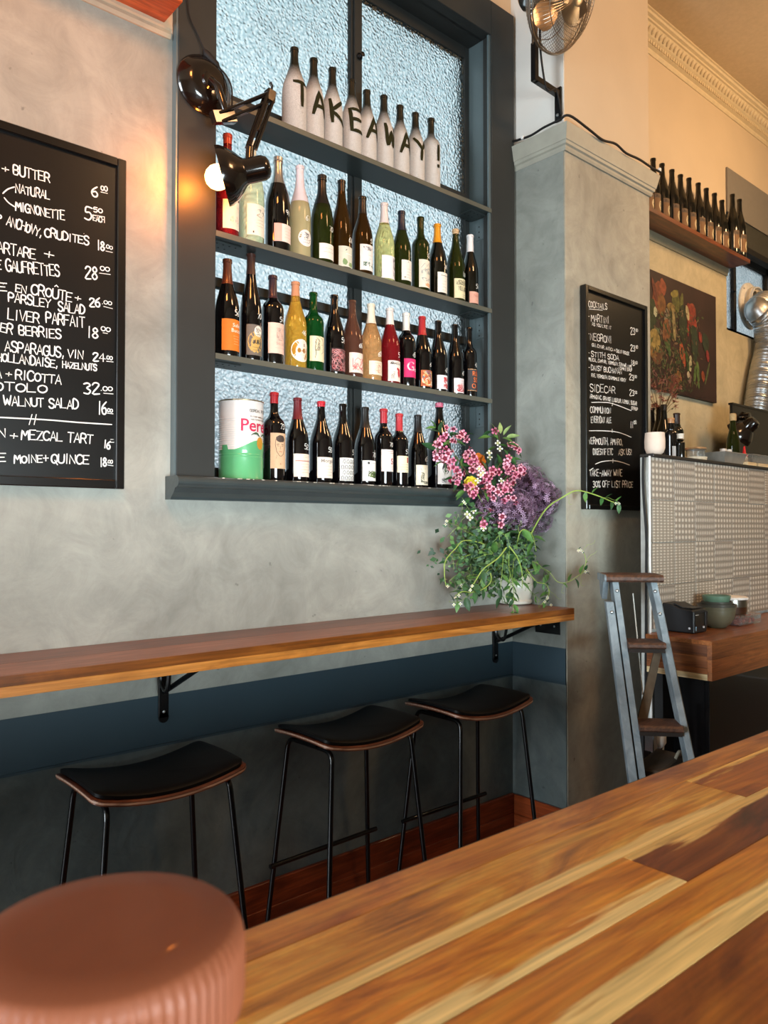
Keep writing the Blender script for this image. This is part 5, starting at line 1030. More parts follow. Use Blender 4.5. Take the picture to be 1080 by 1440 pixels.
mb = MB(); [mb.ribbon([(3.118+.006*i, WTZ+.078), (3.1225+.006*i, WTZ+.078)], .003, lambda u, v: (u, 1.558-.0016, v)) for i in range(5)]; mb.obj('lettering', plain('printer_ink', '#c9c9c9', .6), rp_)
MB().box(PR(.012, -.0018, .012), PR(.020, -.001, .030)).obj('sticker', plain('sticker_blue', '#7fa6c0', .6), rp_)
MB().box(PR(.075, -.006, .020), PR(.083, -.001, .028)).obj('button', plain('button_white', '#d9dde6', .4), rp_)
MB().lathe([(0, 0), (.005, 0), (.004, .002), (0, .002)], 12, Matrix.Translation(PR(0, .02, .022)) @ Matrix.Rotation(-PI/2, 4, 'Y')).obj('status_light', plain('button_white', '#d9dde6'), rp_)
MB().box(PR(.095, -.004, .03), PR(.115, -.0012, .09)).obj('feed_lever', pc, rp_, bevel=.001)

# --- stacked bowls
def bowl(cx, cy, z, r, h, mat, label, group='stacked bowls on the worktop', th=.004):
    t = thing('bowl', (cx, cy, z), label, 'bowl', group)
    MB().lathe([(0, .0), (r*.45, 0), (r*.50, .003), (r*.74, h*.25), (r*.92, h*.55), (r*.99, h*.85), (r, h), (r-th, h), (r-th*1.6, h*.8), (r*.82, h*.5), (r*.5, h*.18), (0, h*.12)], 44).obj('bowl_body', mat, t, smooth=True, local=True)
    return t
bxy = at(1028, 886, Z=WTZ); bx, by_ = bxy.x+.045, bxy.y+.085
bo = [plain('bowl_olive', '#5d5a48', .35, coat=.3, var=.08, vs=30), plain('bowl_dark', '#45443c', .35, coat=.3, var=.08), plain('bowl_green', '#5f7d68', .4, coat=.2, var=.1)]
bowl(bx, by_, WTZ, .080, .078, bo[0], 'olive-brown bowl at the bottom of the stack'); bowl(bx, by_, WTZ+.024, .081, .070, bo[0], 'olive bowl second from the bottom of the stack'); bowl(bx+.001, by_, WTZ+.044, .083, .062, bo[1], 'dark grey bowl in the middle of the stack')
bowl(bx-.003, by_-.004, WTZ+.066, .066, .052, bo[1], 'smaller dark bowl just under the green one'); bowl(bx-.006, by_-.003, WTZ+.092, .060, .052, bo[2], 'green bowl on top of the stack')
bowl(bx+.02, by_+.17, WTZ, .075, .05, bo[1], 'dark bowl partly hidden behind the stack, right') if False else None
cx, cy = bx+.19, by_+.02
ct = thing('steel_canister', (cx, cy, WTZ+.048), 'brushed steel tub with white lid at the right edge of the worktop', 'tub')
stl = plain('brushed_steel', '#8d8a84', .28, 1.0, var=.1, vs=8, stretch=(1, 1, 60))
MB().lathe([(0, 0), (.066, 0), (.068, .003), (.068, .03), (.069, .032), (.068, .034), (.068, .066), (0, .066)], 40).obj('tub_body', stl, ct, smooth=True, local=True)
MB().lathe([(0, .066), (.073, .066), (.075, .069), (.074, .076), (.066, .079), (0, .080)], 40).obj('lid', plain('white_lid', '#e9e6e2', .5), ct, smooth=True, local=True)
fb = thing('food_box', (cx, cy-.02, WTZ), 'clear shallow box of red food under the steel tub', 'box')
clr = plain('clear_plastic', '#e8ecec', .12, trans=.9, var=.02, ior=1.2)
MB().box((cx-.085, cy-.08, WTZ+.001), (cx+.14, cy+.07, WTZ+.046)).obj('container', clr, fb, bevel=.004)
for i in range(16): MB().lathe([(0, -1), (.8, -.6), (1, 0), (.8, .6), (0, 1)], 8, Matrix.Translation((cx-.06+.05*(i % 4)+R_.uniform(-.01, .01), cy-.05+.03*(i//4), WTZ+.016)) @ Matrix.Scale(.013, 4)).obj('fruit', plain('red_food', '#8c3a2a', .4, var=.3, vs=40), fb, smooth=True)

# --- things on the pass top
PYC = 1.80
def px_x(px, Y=PYC): return at(px, 640, Y=Y).x
cup = thing('candle_cup', (at(920, 640, Y=1.732).x+.006, 1.732, PZ), 'pale blush ceramic cup at the left end of the tiled pass', 'cup')
MB().lathe([(0, 0), (.022, 0), (.036, .010), (.043, .030), (.044, .060), (.041, .098), (.037, .098), (.039, .06), (.036, .02), (0, .012)], 36).obj('cup_body', plain('blush_ceramic', '#dfc9b8', .5, var=.04), cup, smooth=True, local=True)
def pb(px, top, kind, R, gl, label, **kw):
    Y = kw.pop('Y', PYC); X = at(px, 640, Y=Y).x; H = at(px, top, Y=Y).z-PZ; bottle('sauce_bottle' if H < .22 else 'wine_bottle', (X, Y, PZ), kind, H, R, gl, label, 'bottles on the tiled pass', **kw)
pb(917, 574, 'burg', .040, 'black', 'black bottle behind the blush cup, leftmost on the pass', Y=2.16)
pb(927, 571, 'burg', .041, 'black', 'tall black bottle second from the left on the pass', Y=2.10)
pb(934, 569, 'burg', .041, 'dark', 'black bottle with yellow label on the tiled pass', Y=2.04, cap=('#2a211a', .1, 0), lab=(.02, .085, .038, '#d9b21e'), deco=[('d', 0, .055, .018, .022, .1, '#e8cf4a')])
pb(944, 588, 'bord', .030, 'black', 'small dark bottle with cork stopper and silver label on the pass', Y=1.84, cap=('#a87850', .12, 0, 'stopper'), lab=(.01, .07, .028, '#bfc2c4'))
pb(952, 581, 'bord', .032, 'dark', 'dark bottle with orange label behind the corked one', Y=1.86, cap=('#2a1812', .22, 0), lab=(.01, .10, .031, '#c8742c'), deco=[('r', -.031, .0, .01, .1, '#e8e0d0')])
pb(957, 610, 'bord', .020, 'dark', 'tiny brown dropper bottle beside the orange-labelled one', Y=1.75, cap=('#d8cfc2', .2, 0))
ja = thing('glass_jar', (px_x(978), PYC, PZ), 'low glass jar with timber lid standing in a cream dish', 'jar')
MB().lathe([(0, .006), (.042, .006), (.044, .010), (.044, .062), (.041, .062), (.041, .012), (0, .010)], 36).obj('jar_glass', clr, ja, smooth=True, local=True)
MB().lathe([(0, .062), (.050, .062), (.052, .066), (.050, .072), (0, .073)], 36).obj('lid', wood('lid_wood', '#7a5c40', '#94724f', '#a8845e'), ja, smooth=True, local=True)
MB().lathe([(0, 0), (.044, 0), (.051, .005), (.054, .026), (.051, .026), (.047, .008), (0, .004)], 36).obj('dish', plain('cream_dish', '#d8cbb4', .5), ja, smooth=True, local=True)
tr = thing('plastic_tray', (px_x(1010), PYC-.03, PZ), 'grey translucent catering tray on the tiled pass', 'tray')
def frus(w0, d0, w1, d1, h): return [(-w0, -d0, 0), (w0, -d0, 0), (w0, d0, 0), (-w0, d0, 0), (-w1, -d1, h), (w1, -d1, h), (w1, d1, h), (-w1, d1, h)]
def trayo(t, w0, d0, w1, d1, h, mat, n_='tray_body'):
    a = frus(w0, d0, w1, d1, h); i_ = [(x*.95, y*.93, z if z > .01 else .004) for x, y, z in a]
    MB().add(a+i_, [(0, 3, 2, 1), (0, 1, 5, 4), (1, 2, 6, 5), (2, 3, 7, 6), (3, 0, 4, 7), (8, 9, 10, 11), (8, 12, 13, 9), (9, 13, 14, 10), (10, 14, 15, 11), (11, 15, 12, 8), (4, 5, 13, 12), (5, 6, 14, 13), (6, 7, 15, 14), (7, 4, 12, 15)]).obj(n_, mat, t, local=True)
    m = MB(); q = [(-w1-.006, -d1-.006), (w1+.006, -d1-.006), (w1+.006, d1+.006), (-w1-.006, d1+.006)]; p_ = [Vector((x, y, h)) for x, y in q+q[:2]]; m.tube(p_, .003, 6).obj('rim', mat, t, local=True)
trayo(tr, .105, .050, .120, .060, .055, plain('grey_polypropylene', '#8d8880', .4, trans=.15))
cb2 = thing('clear_tub', (px_x(1048), PYC-.03, PZ), 'clear plastic tub with a red squeeze top inside', 'tub')
trayo(cb2, .090, .045, .118, .055, .062, clr)
sqb = thing('squeeze_bottle', (px_x(1052), PYC+.02, PZ+.006), 'red-nozzled squeeze bottle standing in the clear tub', 'bottle')
MB().lathe([(0, 0), (.018, 0), (.019, .055), (.016, .062), (0, .062)], 20).obj('bottle_body', plain('frosty_white', '#c9c2b8', .5), sqb, smooth=True, local=True)
MB().lathe([(.017, .060), (.018, .070), (.009, .080), (.005, .112), (.003, .117), (0, .117)], 20).obj('nozzle', plain('ketchup_red', '#c01824', .35), sqb, smooth=True, local=True)
ob_ = thing('oil_bottle', (px_x(1031, 1.90), 1.90, PZ), 'dark oil bottle with a pale cork pourer before the black panel', 'bottle')
Hh = at(1031, 583, Y=1.90).z-PZ
MB().lathe(profile('tall', Hh, .036), 24).obj('glass_body', gm('olive'), ob_, smooth=True, local=True)
MB().lathe([(.018, Hh-.035), (.019, Hh+.002), (.012, Hh+.006), (0, Hh+.006)], 16).obj('cork', plain('cork', '#b59a6e', .8, var=.2, vs=200), ob_, smooth=True, local=True)
for i, (px, w_, col, lab_, cat_) in enumerate(((1017, .020, '#3c3428', 'small dark spice jar with white lid, nearer the plaster', 'jar'), (1024, .022, '#5a4630', 'small spice jar with brown contents beside the oil bottle', 'jar'))):
    j = thing('spice_jar', (px_x(px, 1.88), 1.88, PZ), lab_, cat_, 'spice jars behind the grey tray')
    MB().lathe([(0, 0), (w_, 0), (w_, .075), (w_*.8, .085), (0, .085)], 20).obj('jar_glass', plain('spice_%d' % i, col, .2, coat=.3), j, smooth=True, local=True)
    MB().lathe([(0, .085), (w_*.85, .085), (w_*.85, .105), (0, .105)], 20).obj('lid', plain('white_lid', '#e9e6e2'), j, smooth=True, local=True)
for i, (px, w_, lab_) in enumerate(((1052, .060, 'short pale timber board at the front edge of the pass'), (1074, .14, 'longer pale timber board at the right edge of the pass'))):
    bd = thing('cutting_board', (px_x(px, 1.712), 1.716, PZ), lab_, 'board', 'pale boards on the pass')
    MB().box((-w_*.7, -.02, 0), (w_, .02, .017)).obj('board', wood('pale_board', '#c9a878', '#dcc094', '#e8d2a8', 0, 1, .5), bd, local=True, bevel=.001)

# --- black panel, kitchen lamp, vent and ducts
kp = thing('range_hood', (5.3, 2.05, 1.83), 'black metal panel standing behind the pass beneath the ducts', 'panel')
hzp = at(1030, 568, Y=2.10).z
MB().box((4.70, 2.10, 1.7665), (6.19, 2.118, hzp)).obj('panel', plain('black_enamel_panel', '#0d0b09', .3, coat=.2), kp, bevel=.002)
MB().box((4.695, 2.095, hzp-.004), (6.19, 2.123, hzp+.008)).obj('panel_edge', black, kp)
kl = thing('kitchen_lamp', (4.80, 2.09, 2.0), 'unlit black articulated lamp in front of the black kitchen panel', 'lamp')
kb = at(1046, 588, Y=2.16); kr = at(1030, 618, Y=2.12); kk = at(1066, 592, Y=2.12)
MK = Matrix.Translation(at(1038, 612, Y=2.06)) @ (Vector(at(1062, 592, Y=1.96))-Vector(at(1038, 612, Y=2.06))).normalized().to_track_quat('Z', 'Y').to_matrix().to_4x4()
Lk = (at(1062, 592, Y=1.96)-at(1038, 612, Y=2.06)).length+.01
MB().lathe([(.090, 0), (.088, .014), (.078, .036), (.058, .060), (.044, .074), (.041, Lk*.82), (.030, Lk*.96), (0, Lk), (0, Lk-.005), (.036, Lk*.8), (.040, .07), (.074, .034), (.086, 0)], 40, MK, False).obj('lamp_shade', lampM, kl, smooth=True)
jt = at(1048, 586, Y=2.06)
MB().lathe([(0, -.03), (.022, -.028), (.022, .028), (0, .03)], 20, Matrix.Translation(jt) @ Matrix.Rotation(PI/2, 4, 'X')).obj('joint', lampM, kl, smooth=True)
MB().tube([jt, at(1040, 588, Y=2.075), at(1036, 592, Y=2.099)], .008, 8).obj('arm', lampM, kl, smooth=True); MB().tube([jt+Vector((0, 0, .02)), at(1044, 580, Y=2.08), at(1036, 588, Y=2.099)], .006, 8).obj('arm', lampM, kl, smooth=True)
MB().tube([jt, MK @ Vector((0, 0, Lk*.6))], .013, 8).obj('shade_joint', lampM, kl, smooth=True)
vn = thing('vent_collar', at(1055, 430, Y=2.425), 'white round vent collar fixed in the kitchen window pane', 'vent')
vc = at(1053, 431, Y=2.41); MV = Matrix.Translation(vc) @ Matrix.Rotation(PI/2, 4, 'X')
wp_ = plain('white_plastic', '#d9d8d4', .4, coat=.2)
MB().lathe([(.10, -.006), (.165, -.006), (.170, 0), (.168, .012), (.150, .018), (.128, .020), (.125, .075), (.118, .075), (.116, .0), (.10, -.006)], 56, MV, False).obj('collar', wp_, vn, smooth=True)
MB().lathe([(.10, .03), (.125, .03), (.13, .035), (.13, .055), (.118, .058), (.10, .05)], 56, MV, False).obj('inner_ring', plain('beige_plastic', '#cfc2ac', .5), vn, smooth=True)
for a in (.6, 2.4, 4.0, 5.4): MB().lathe([(0, 0), (.006, 0), (.005, .004), (0, .005)], 10, MV @ Matrix.Translation((.157*math.cos(a), .157*math.sin(a), .016))).obj('screw', screw, vn)
mo = MB(); 
for i in range(7): mo.lathe([(0, -.014), (.010, -.01), (.014, 0), (.010, .01), (0, .014)], 8, Matrix.Translation(vc+Vector((-.03+.018*i, -.05, -.128-.006*(i % 2)))))
mo.obj('control_knobs', black, vn, kind='stuff')
MB().lathe([(0, -.02), (.05, -.02), (.062, 0), (.05, .03), (0, .04)], 28, Matrix.Translation(vc+Vector((.04, -.055, -.085)))).obj('fan_cowl', wp_, vn, smooth=True)
foil = plain('foil_duct', '#b9bbbc', .34, .9, var=.08, vs=20)
def duct(name, path, r, label, rib=.0035, pitch=.014):
    t = thing(name, path[0], label, 'duct', 'silver flexible ducts'); P_ = smooth_path(path, 14); out = []; rs = []; acc = 0
    fine = [P_[0]]
    for a, b_ in zip(P_, P_[1:]):
        n_ = max(1, int((b_-a).length/(pitch/3))); fine += [a.lerp(b_, j/n_) for j in range(1, n_+1)]
    s = 0
    for i, p in enumerate(fine):
        if i: s += (p-fine[i-1]).length
        rs.append(r+rib*math.sin(2*PI*s/pitch))
    MB().tube(fine, rs, 28, False).obj('duct_sleeve', foil, t, smooth=True); return t
d1 = [vc+Vector((-.0, -.02, 0)), vc+Vector((.03, -.10, .006)), at(1066, 436, Y=2.26), at(1077, 452, Y=2.225), at(1080, 490, Y=2.22), at(1072, 530, Y=2.22), at(1064, 585, Y=2.22)]
duct('flexible_duct', d1, .088, 'silver corrugated duct curving down from the white vent collar')
d2 = [at(1098, 500, Y=2.05), at(1096, 530, Y=2.03), at(1086, 552, Y=2.04), at(1082, 566, Y=2.06)]
duct('flexible_duct', d2, .078, 'second silver duct cut off by the right edge of the photo') if False else None

# --- kitchen high shelf with bottles
hs = thing('timber_shelf', (4.3, WY-.08, 3.175), 'long red-brown timber shelf above the still-life picture', 'shelf')
KZ = at(1055, 365, X=5.08).z; ky = at(1055, 365, X=5.08).y
MB().box((PX1+.004, ky, KZ-.026), (5.08, WY-.018, KZ)).obj('board', wood('shelf_timber_front', '#46220f', '#6c3517', '#854722', 0, 8, .4), hs, bevel=.001)
kx = [(909, 300, 1), (918.3, 223, 0), (930.8, 230.3, 0), (944.7, 238.7, 0), (956.7, 245.8, 0), (968.7, 250.5, 0), (981.7, 257.5, 0), (993, 265, 0), (1004.5, 272, 0), (1015, 281.7, 0), (1029.7, 273.3, 0), (1039.7, 280.3, 0)]
first = None; kY = 2.225
kw = ['half hidden by the pillar capital', 'nearest the pillar', 'second from the pillar', 'third from the pillar', 'fourth from the pillar', 'fifth from the pillar', 'sixth from the pillar', 'seventh from the pillar', 'eighth from the pillar', 'ninth, a little shorter', 'second from the shelf end', 'last at the shelf end']
for i, (px, py, hid) in enumerate(kx):
    Y_ = kY if i < 10 else 2.19
    X = at(px, py, Y=Y_).x; H = (at(px, py, Y=Y_).z-KZ-.001) if not hid else .30
    H0 = .335
    if first is None:
        t = bottle('wine_bottle', (X, Y_, KZ+.0005), 'burg', H0, .040, 'dark', 'x', 'identical dark bottles on the high kitchen shelf', lab=(.030, .128, .030, '#76583c'), deco=[('r', -.030, .030, .104, .126, '#5c4c40'), ('f', 'AU', -.008, .107, .020, '#3a2c20'), ('d', .020, .066, .022, .028, 0, '#cfc09c'), ('d', .026, .066, .020, .025, 0, '#1a1712')], face=-.15)
        first = t
    else: t = clone(first)
    t.location = (X, Y_, KZ+.0005); t.scale = (1, 1, H/H0)
    t['label'] = 'dark bottle with crescent label on the high timber shelf, '+kw[i]

# --- still-life picture
pic = thing('still_life_canvas', (4.45, WY-.02, 2.24), 'unframed dark canvas print of heaped vegetables on the kitchen wall', 'picture')
px0_, px1_, pz0, pz1 = 4.03, 4.865, 2.250, 2.938; pyF = WY-.026
MB().box((px0_, pyF, pz0), (px1_, WY-.002, pz1)).obj('canvas', plain('canvas_brown', '#2e1c18', .6, var=.4, vs=3), pic, bevel=.001)
PR2 = random.Random(11)
def blob(mb, u, v, ru, rv, ang, n_=12, jag=.12):
    ring = []
    for i in range(n_):
        a = 2*PI*i/n_; k_ = 1+PR2.uniform(-jag, jag); x, y = ru*math.cos(a)*k_, rv*math.sin(a)*k_; ring.append((u+x*math.cos(ang)-y*math.sin(ang), v+x*math.sin(ang)+y*math.cos(ang)))
    ring = [(min(max(a, px0_+.004), px1_-.004), min(max(b, pz0+.004), pz1-.004)) for a, b in ring]
    dY = pyF-.0008-.00004*len(mb.v)/10 if False else pyF-PR2.uniform(.0006, .0030)
    mb.add([(a, dY, b) for a, b in ring], [tuple(range(n_))])
def pq(cx, cy): p = at(900+cx/4.967, 370+cy/4.967, Y=pyF); return p.x, p.z
cols = {}
def cmb(c_): return cols.setdefault(c_, MB())
# (photo-measured centre, radii in m, angle) of the vegetables in the print
for cx, cy, ru, rv, an, c_ in ((120, 230, .10, .05, 1.2, '#a5573a'), (160, 170, .035, .05, .2, '#b8603f'), (100, 190, .02, .07, .4, '#8a4432'), (150, 290, .05, .07, 0, '#a06a38'), (250, 270, .045, .075, 0, '#7a7a3c'), (240, 215, .05, .022, .3, '#b5a552'), (290, 280, .02, .06, -.1, '#8a8c4a'), (215, 310, .05, .03, 0, '#a88a4a'),
    (350, 360, .06, .07, 0, '#a84432'), (370, 330, .03, .05, .5, '#b85a40'), (375, 415, .045, .03, -.6, '#b84c38'), (330, 350, .02, .05, .3, '#e0cf9c'), (105, 340, .02, .03, 0, '#d8d8b0'), (80, 350, .05, .09, 0, '#3d4c2c'), (190, 400, .035, .07, 0, '#b9a890'), (185, 470, .045, .07, .1, '#a3673f'), (235, 430, .018, .10, .1, '#c0ab74'), (170, 500, .02, .04, 0, '#d0905c'),
    (100, 540, .07, .07, 0, '#c6a95c'), (110, 490, .05, .03, .2, '#7a8a64'), (190, 550, .03, .09, .3, '#587a3e'), (300, 430, .05, .12, 0, '#39422a'), (420, 520, .02, .035, .3, '#b84a3c'), (335, 465, .012, .04, 0, '#b83a30'), (380, 560, .045, .12, .1, '#3a4a32'), (455, 560, .045, .06, .3, '#3c4a34'), (300, 640, .022, .075, .3, '#d2603a'), (285, 620, .015, .05, .2, '#e07a4a'), (470, 650, .018, .04, .3, '#b04440'), (350, 700, .022, .055, -.1, '#d8cfa0'), (335, 780, .018, .022, 0, '#e0d0ae'), (385, 760, .016, .08, -.2, '#6f8d48'), (405, 780, .016, .09, .1, '#7b9a52'), (330, 690, .014, .08, .25, '#4d7038'), (440, 790, .020, .035, .1, '#b85a3a'), (345, 805, .03, .03, 0, '#a08070'), (265, 800, .045, .04, 0, '#b07a44'), (470, 770, .01, .08, -.4, '#6d7a4a'), (230, 840, .07, .05, 0, '#8a4c3c'), (120, 640, .06, .06, 0, '#8a5a3a'), (90, 600, .05, .05, .3, '#a8793e')):
    u, v = pq(cx, cy); blob(cmb(c_), u, v, ru, rv, an)
for _ in range(520):
    cx, cy = PR2.uniform(60, 300)+PR2.random()**2*150, PR2.uniform(330, 900); c_ = PR2.choice(['#4a5632', '#5f6c3e', '#39442a', '#737a4c', '#8a6a4a', '#6a4436', '#97795a', '#54603a']); u, v = pq(cx, cy); blob(cmb(c_), u, v, PR2.uniform(.006, .026), PR2.uniform(.003, .008), PR2.uniform(-1.6, 1.6), 8, .3)
for _ in range(60):
    cx, cy = PR2.uniform(60, 260), PR2.uniform(740, 900); c_ = PR2.choice(['#8f5a50', '#a87468', '#6a3c38', '#b88a7a']); u, v = pq(cx, cy); blob(cmb(c_), u, v, PR2.uniform(.01, .03), PR2.uniform(.002, .005), PR2.uniform(-1.6, 1.6), 6, .2)
for _ in range(26):
    cx, cy = PR2.uniform(250, 480), PR2.uniform(900, 985); u, v = pq(cx, cy); blob(cmb('#4a2e28'), u, v, .05, .0025, PR2.uniform(-.15, .1), 6, .1)
for c_, mb in cols.items(): mb.obj('printed_shapes', plain('print_'+c_.strip('#'), tuple(x*.42 for x in C(c_)[:3]), .6, var=.45, vs=38), pic, kind='stuff')
# dried flower heads standing in the dark bottles before the picture
df = thing('dried_flowers', (px_x(925, 2.12), 2.12, PZ+.26), 'dusty pink dried flower sprays above the dark bottles on the pass', 'flowers')
dmb = MB(); smb = MB(); DR = random.Random(5)
for i in range(26):
    b0 = Vector((px_x(928, 2.12), 2.12, PZ+.24)); tp_ = at(DR.uniform(910, 956), DR.uniform(530, 574), Y=2.12+DR.uniform(-.06, .06)); smb.tube(smooth_path([b0, b0.lerp(tp_, .5)+Vector((0, 0, .02)), tp_], 3), .0012, 4)
    for _ in range(24):
        d_ = Vector((DR.gauss(0, 1), DR.gauss(0, 1), DR.gauss(0, 1))).normalized()*DR.uniform(.010, .026); s_ = d_.orthogonal().normalized()*.003
        dmb.add([tp_-s_, tp_+s_, tp_+d_+s_*.4, tp_+d_-s_*.4], [(0, 1, 2, 3)])
smb.obj('stems', plain('dry_stem', '#6a5a40', .8), df, kind='stuff'); dmb.obj('petals', plain('dusty_pink_petals', '#9a6458', .8, var=.35, vs=60), df, kind='stuff')
lsp = MB()
for px, py in ((948, 545), (951, 560), (944, 575), (950, 583), (941, 590), (953, 553), (946, 566)): p = at(px, py, Y=2.08); lsp.add([p, p+Vector((.012, -.004, .006)), p+Vector((.022, 0, .002)), p+Vector((.010, .003, -.004))], [(0, 1, 2, 3)])
lsp.obj('drooping_leaves', plain('dry_leaf', '#55552e', .7), df, kind='stuff')

# ================================================================== STEPLADDER, folded and leaning
lT = at(893, 818, Z=1.235); lE = Vector((.75, .66, 0)); lL = Vector((.66, -.75, 0)); lA, lB = .30, .105
def LP(s, d, t): return lT+lL*(s+lB*t)+lE*(d-lA*t)+Vector((0, 0, -t))
ld = thing('stepladder', (LP(0, 0, 1.235).x, LP(0, 0, 1.235).y, 0), 'old narrow timber stepladder painted grey-blue with worn brown treads', 'ladder')
lm_ = plaster('ladder_grey_blue', ('#66727a', '#808c93', '#97a2a8'), scale=9, rough=.6, bump=.3); trd = wood('worn_tread', '#2e1d14', '#523526', '#6b4a38', 0, 4, .6, None, 0, 3)
def lbox(s0, s1, d0, d1, t0, t1, n_, mat, sp0=0, sp1=0, bev=.0015):
    vs = []
    for t_, sp_ in ((t0, sp0), (t1, sp1)):
        for s_, d_ in ((s0+sp_, d0), (s1+sp_, d0), (s1+sp_, d1), (s0+sp_, d1)): vs.append(LP(s_, d_, t_))
    return MB().add(vs, [(3, 2, 1, 0), (4, 5, 6, 7), (0, 1, 5, 4), (1, 2, 6, 5), (2, 3, 7, 6), (3, 0, 4, 7)]).obj(n_, mat, ld, bevel=bev)
tb = 1.232
lbox(-.090, -.066, -.02, .070, .0, tb, 'front_stile', lm_, 0, -.030); lbox(.056, .080, -.02, .070, .0, tb, 'front_stile', lm_, 0, .040)
lbox(-.128, -.098, -.028, .020, .075, tb, 'rear_leg', lm_, 0, -.030); lbox(.086, .106, .085, .125, .075, tb, 'rear_leg', lm_, 0, .036)
lbox(-.098, .098, .060, .085, 1.02, 1.06, 'rear_rail', lm_)
# cap tread with rounded nose
cap = [(-.035, 0), (-.045, .008), (-.045, .020), (-.035, .028), (.135, .028), (.140, .020), (.140, .008), (.135, 0)]
MB().prism(cap, -.118, .100, lambda d, z, s: lT+lL*s+lE*d+Vector((0, 0, z))).obj('top_tread', trd, ld)
MB().prism([(a*1.01, b*1.02-.0003) for a, b in cap], -.124, -.116, lambda d, z, s: lT+lL*s+lE*d+Vector((0, 0, z))).obj('tread_end', lm_, ld)
MB().prism([(.02, 0), (.13, 0), (.11, -.055), (.06, -.075)], -.118, -.098, lambda d, z, s: lT+lL*s+lE*d+Vector((0, 0, z))).obj('hinge_block', lm_, ld)
for t_ in (.235, .525, .80):
    w_ = .035*t_/1.2; pr = [(-.045, -.010), (-.052, -.004), (-.052, .006), (-.045, .012), (.075, .012), (.075, -.010)]
    c_ = LP(0, 0, t_)
    MB().prism(pr, -.066-w_*.9, .058+w_, lambda d, z, s: c_+lL*s+lE*d+Vector((0, 0, z))).obj('tread', trd, ld)
    MB().prism([(-.040, -.012), (-.040, -.026), (.06, -.026), (.06, -.012)], -.064-w_*.9, .056+w_, lambda d, z, s: c_+lL*s+lE*d+Vector((0, 0, z))).obj('tread_batten', plain('dark_batten', '#241a14', .8), ld)
def lbolt(s, d, t_): MB().lathe([(0, 0), (.007, 0), (.006, .003), (.003, .005), (0, .005)], 12, Matrix.Translation(LP(s, d, t_)) @ (-lE).to_track_quat('Z', 'Y').to_matrix().to_4x4()).obj('bolt', screw, ld, smooth=True)
lbolt(-.112, -.029, .115); lbolt(-.078, -.021, .035); lbolt(.066, -.021, .035); lbolt(.068, -.021, .12)
a_, b_ = LP(.050, .05, .27), LP(-.045, .06, .52)
MB().add([a_+lL*.014, a_-lL*.014, b_-lL*.022, b_+lL*.014, a_+lL*.014+lE*.012, a_-lL*.014+lE*.012, b_-lL*.022+lE*.012, b_+lL*.014+lE*.012], [(0, 1, 2, 3), (4, 7, 6, 5), (0, 4, 5, 1), (1, 5, 6, 2), (2, 6, 7, 3), (3, 7, 4, 0)]).obj('brace', plain('brace_brown', '#5c4c3a', .7, var=.2), ld)
MB().tube([LP(-.005, .06, .05), LP(-.03, .07, .43)], .0022, 6).obj('stay_cord', plain('stay_cord_white', '#d5d2c8', .7), ld)
# things seen through the ladder
fx = at(926, 1033, Y=1.60)
pf = thing('white_fitting', (fx.x, fx.y, fx.z-.06), 'white and chrome pipe fitting seen between the ladder treads', 'fitting')
MB().lathe([(0, -.05), (.020, -.048), (.030, -.03), (.030, .0), (.022, .012), (.022, .045), (.026, .05), (0, .052)], 28, Matrix.Translation(fx)).obj('housing', plain('white_plastic', '#d9d8d4'), pf, smooth=True)
MB().box((fx.x-.075, fx.y-.02, fx.z-.055), (fx.x-.045, fx.y+.02, fx.z+.06)).obj('chrome_plate', plain('bright_chrome', '#cfd3d6', .15, 1.0), pf, bevel=.003)
MB().box((fx.x-.075, fx.y-.02, fx.z+.045), (fx.x+.03, fx.y+.02, fx.z+.062)).obj('top_plate', plain('bright_chrome', '#cfd3d6'), pf, bevel=.002)
MB().tube(smooth_path([fx+Vector((-.06, 0, -.07)), fx+Vector((-.01, -.01, -.085)), fx+Vector((.035, 0, -.06)), fx+Vector((.03, 0, -.02))], 5), .005, 8).obj('hose', plain('bright_chrome', '#cfd3d6'), pf, smooth=True)
MB().box((fx.x-.09, fx.y-.015, fx.z-.135), (fx.x-.055, fx.y+.015, fx.z-.095)).obj('tag', plain('white_lid', '#e9e6e2'), pf, bevel=.002)
MB().box((fx.x-.045, fx.y-.01, fx.z-.115), (fx.x+.01, fx.y+.02, fx.z-.09)).obj('red_valve', plain('dull_red', '#7c3038', .5), pf, bevel=.003)
MB().box((fx.x-.055, 1.635, .0), (fx.x+.03, 1.655, fx.z+.05)).obj('mounting_post', blackm, pf)
bg_ = at(928, 1075, Y=1.50); bz_ = bg_.z
bag = thing('folded_bag', (bg_.x, bg_.y, 0), 'dark brown stiff bag with a rolled top standing behind the ladder', 'bag')
bm_m = plain('bag_brown', '#3a2f24', .75, var=.2, vs=12, bump=.3, bs=40)
MB().prism([(-.085, 0), (.085, 0), (.095, bz_-.02), (.085, bz_+.035), (-.09, bz_+.0)], -.05, .06, lambda u, z, d: (bg_.x+u, bg_.y+d, z)).obj('bag_body', bm_m, bag, bevel=.006)
MB().tube(smooth_path([(bg_.x+.02, bg_.y-.052, bz_+.03), (bg_.x+.045, bg_.y-.055, bz_+.052), (bg_.x+.075, bg_.y-.055, bz_+.03), (bg_.x+.095, bg_.y-.052, bz_-.03), (bg_.x+.08, bg_.y-.052, bz_-.02)], 5), [.006]*21, 8).obj('rolled_edge', plain('bag_edge', '#8a8272', .7), bag, smooth=True)
spl = at(935, 910, Y=1.9)
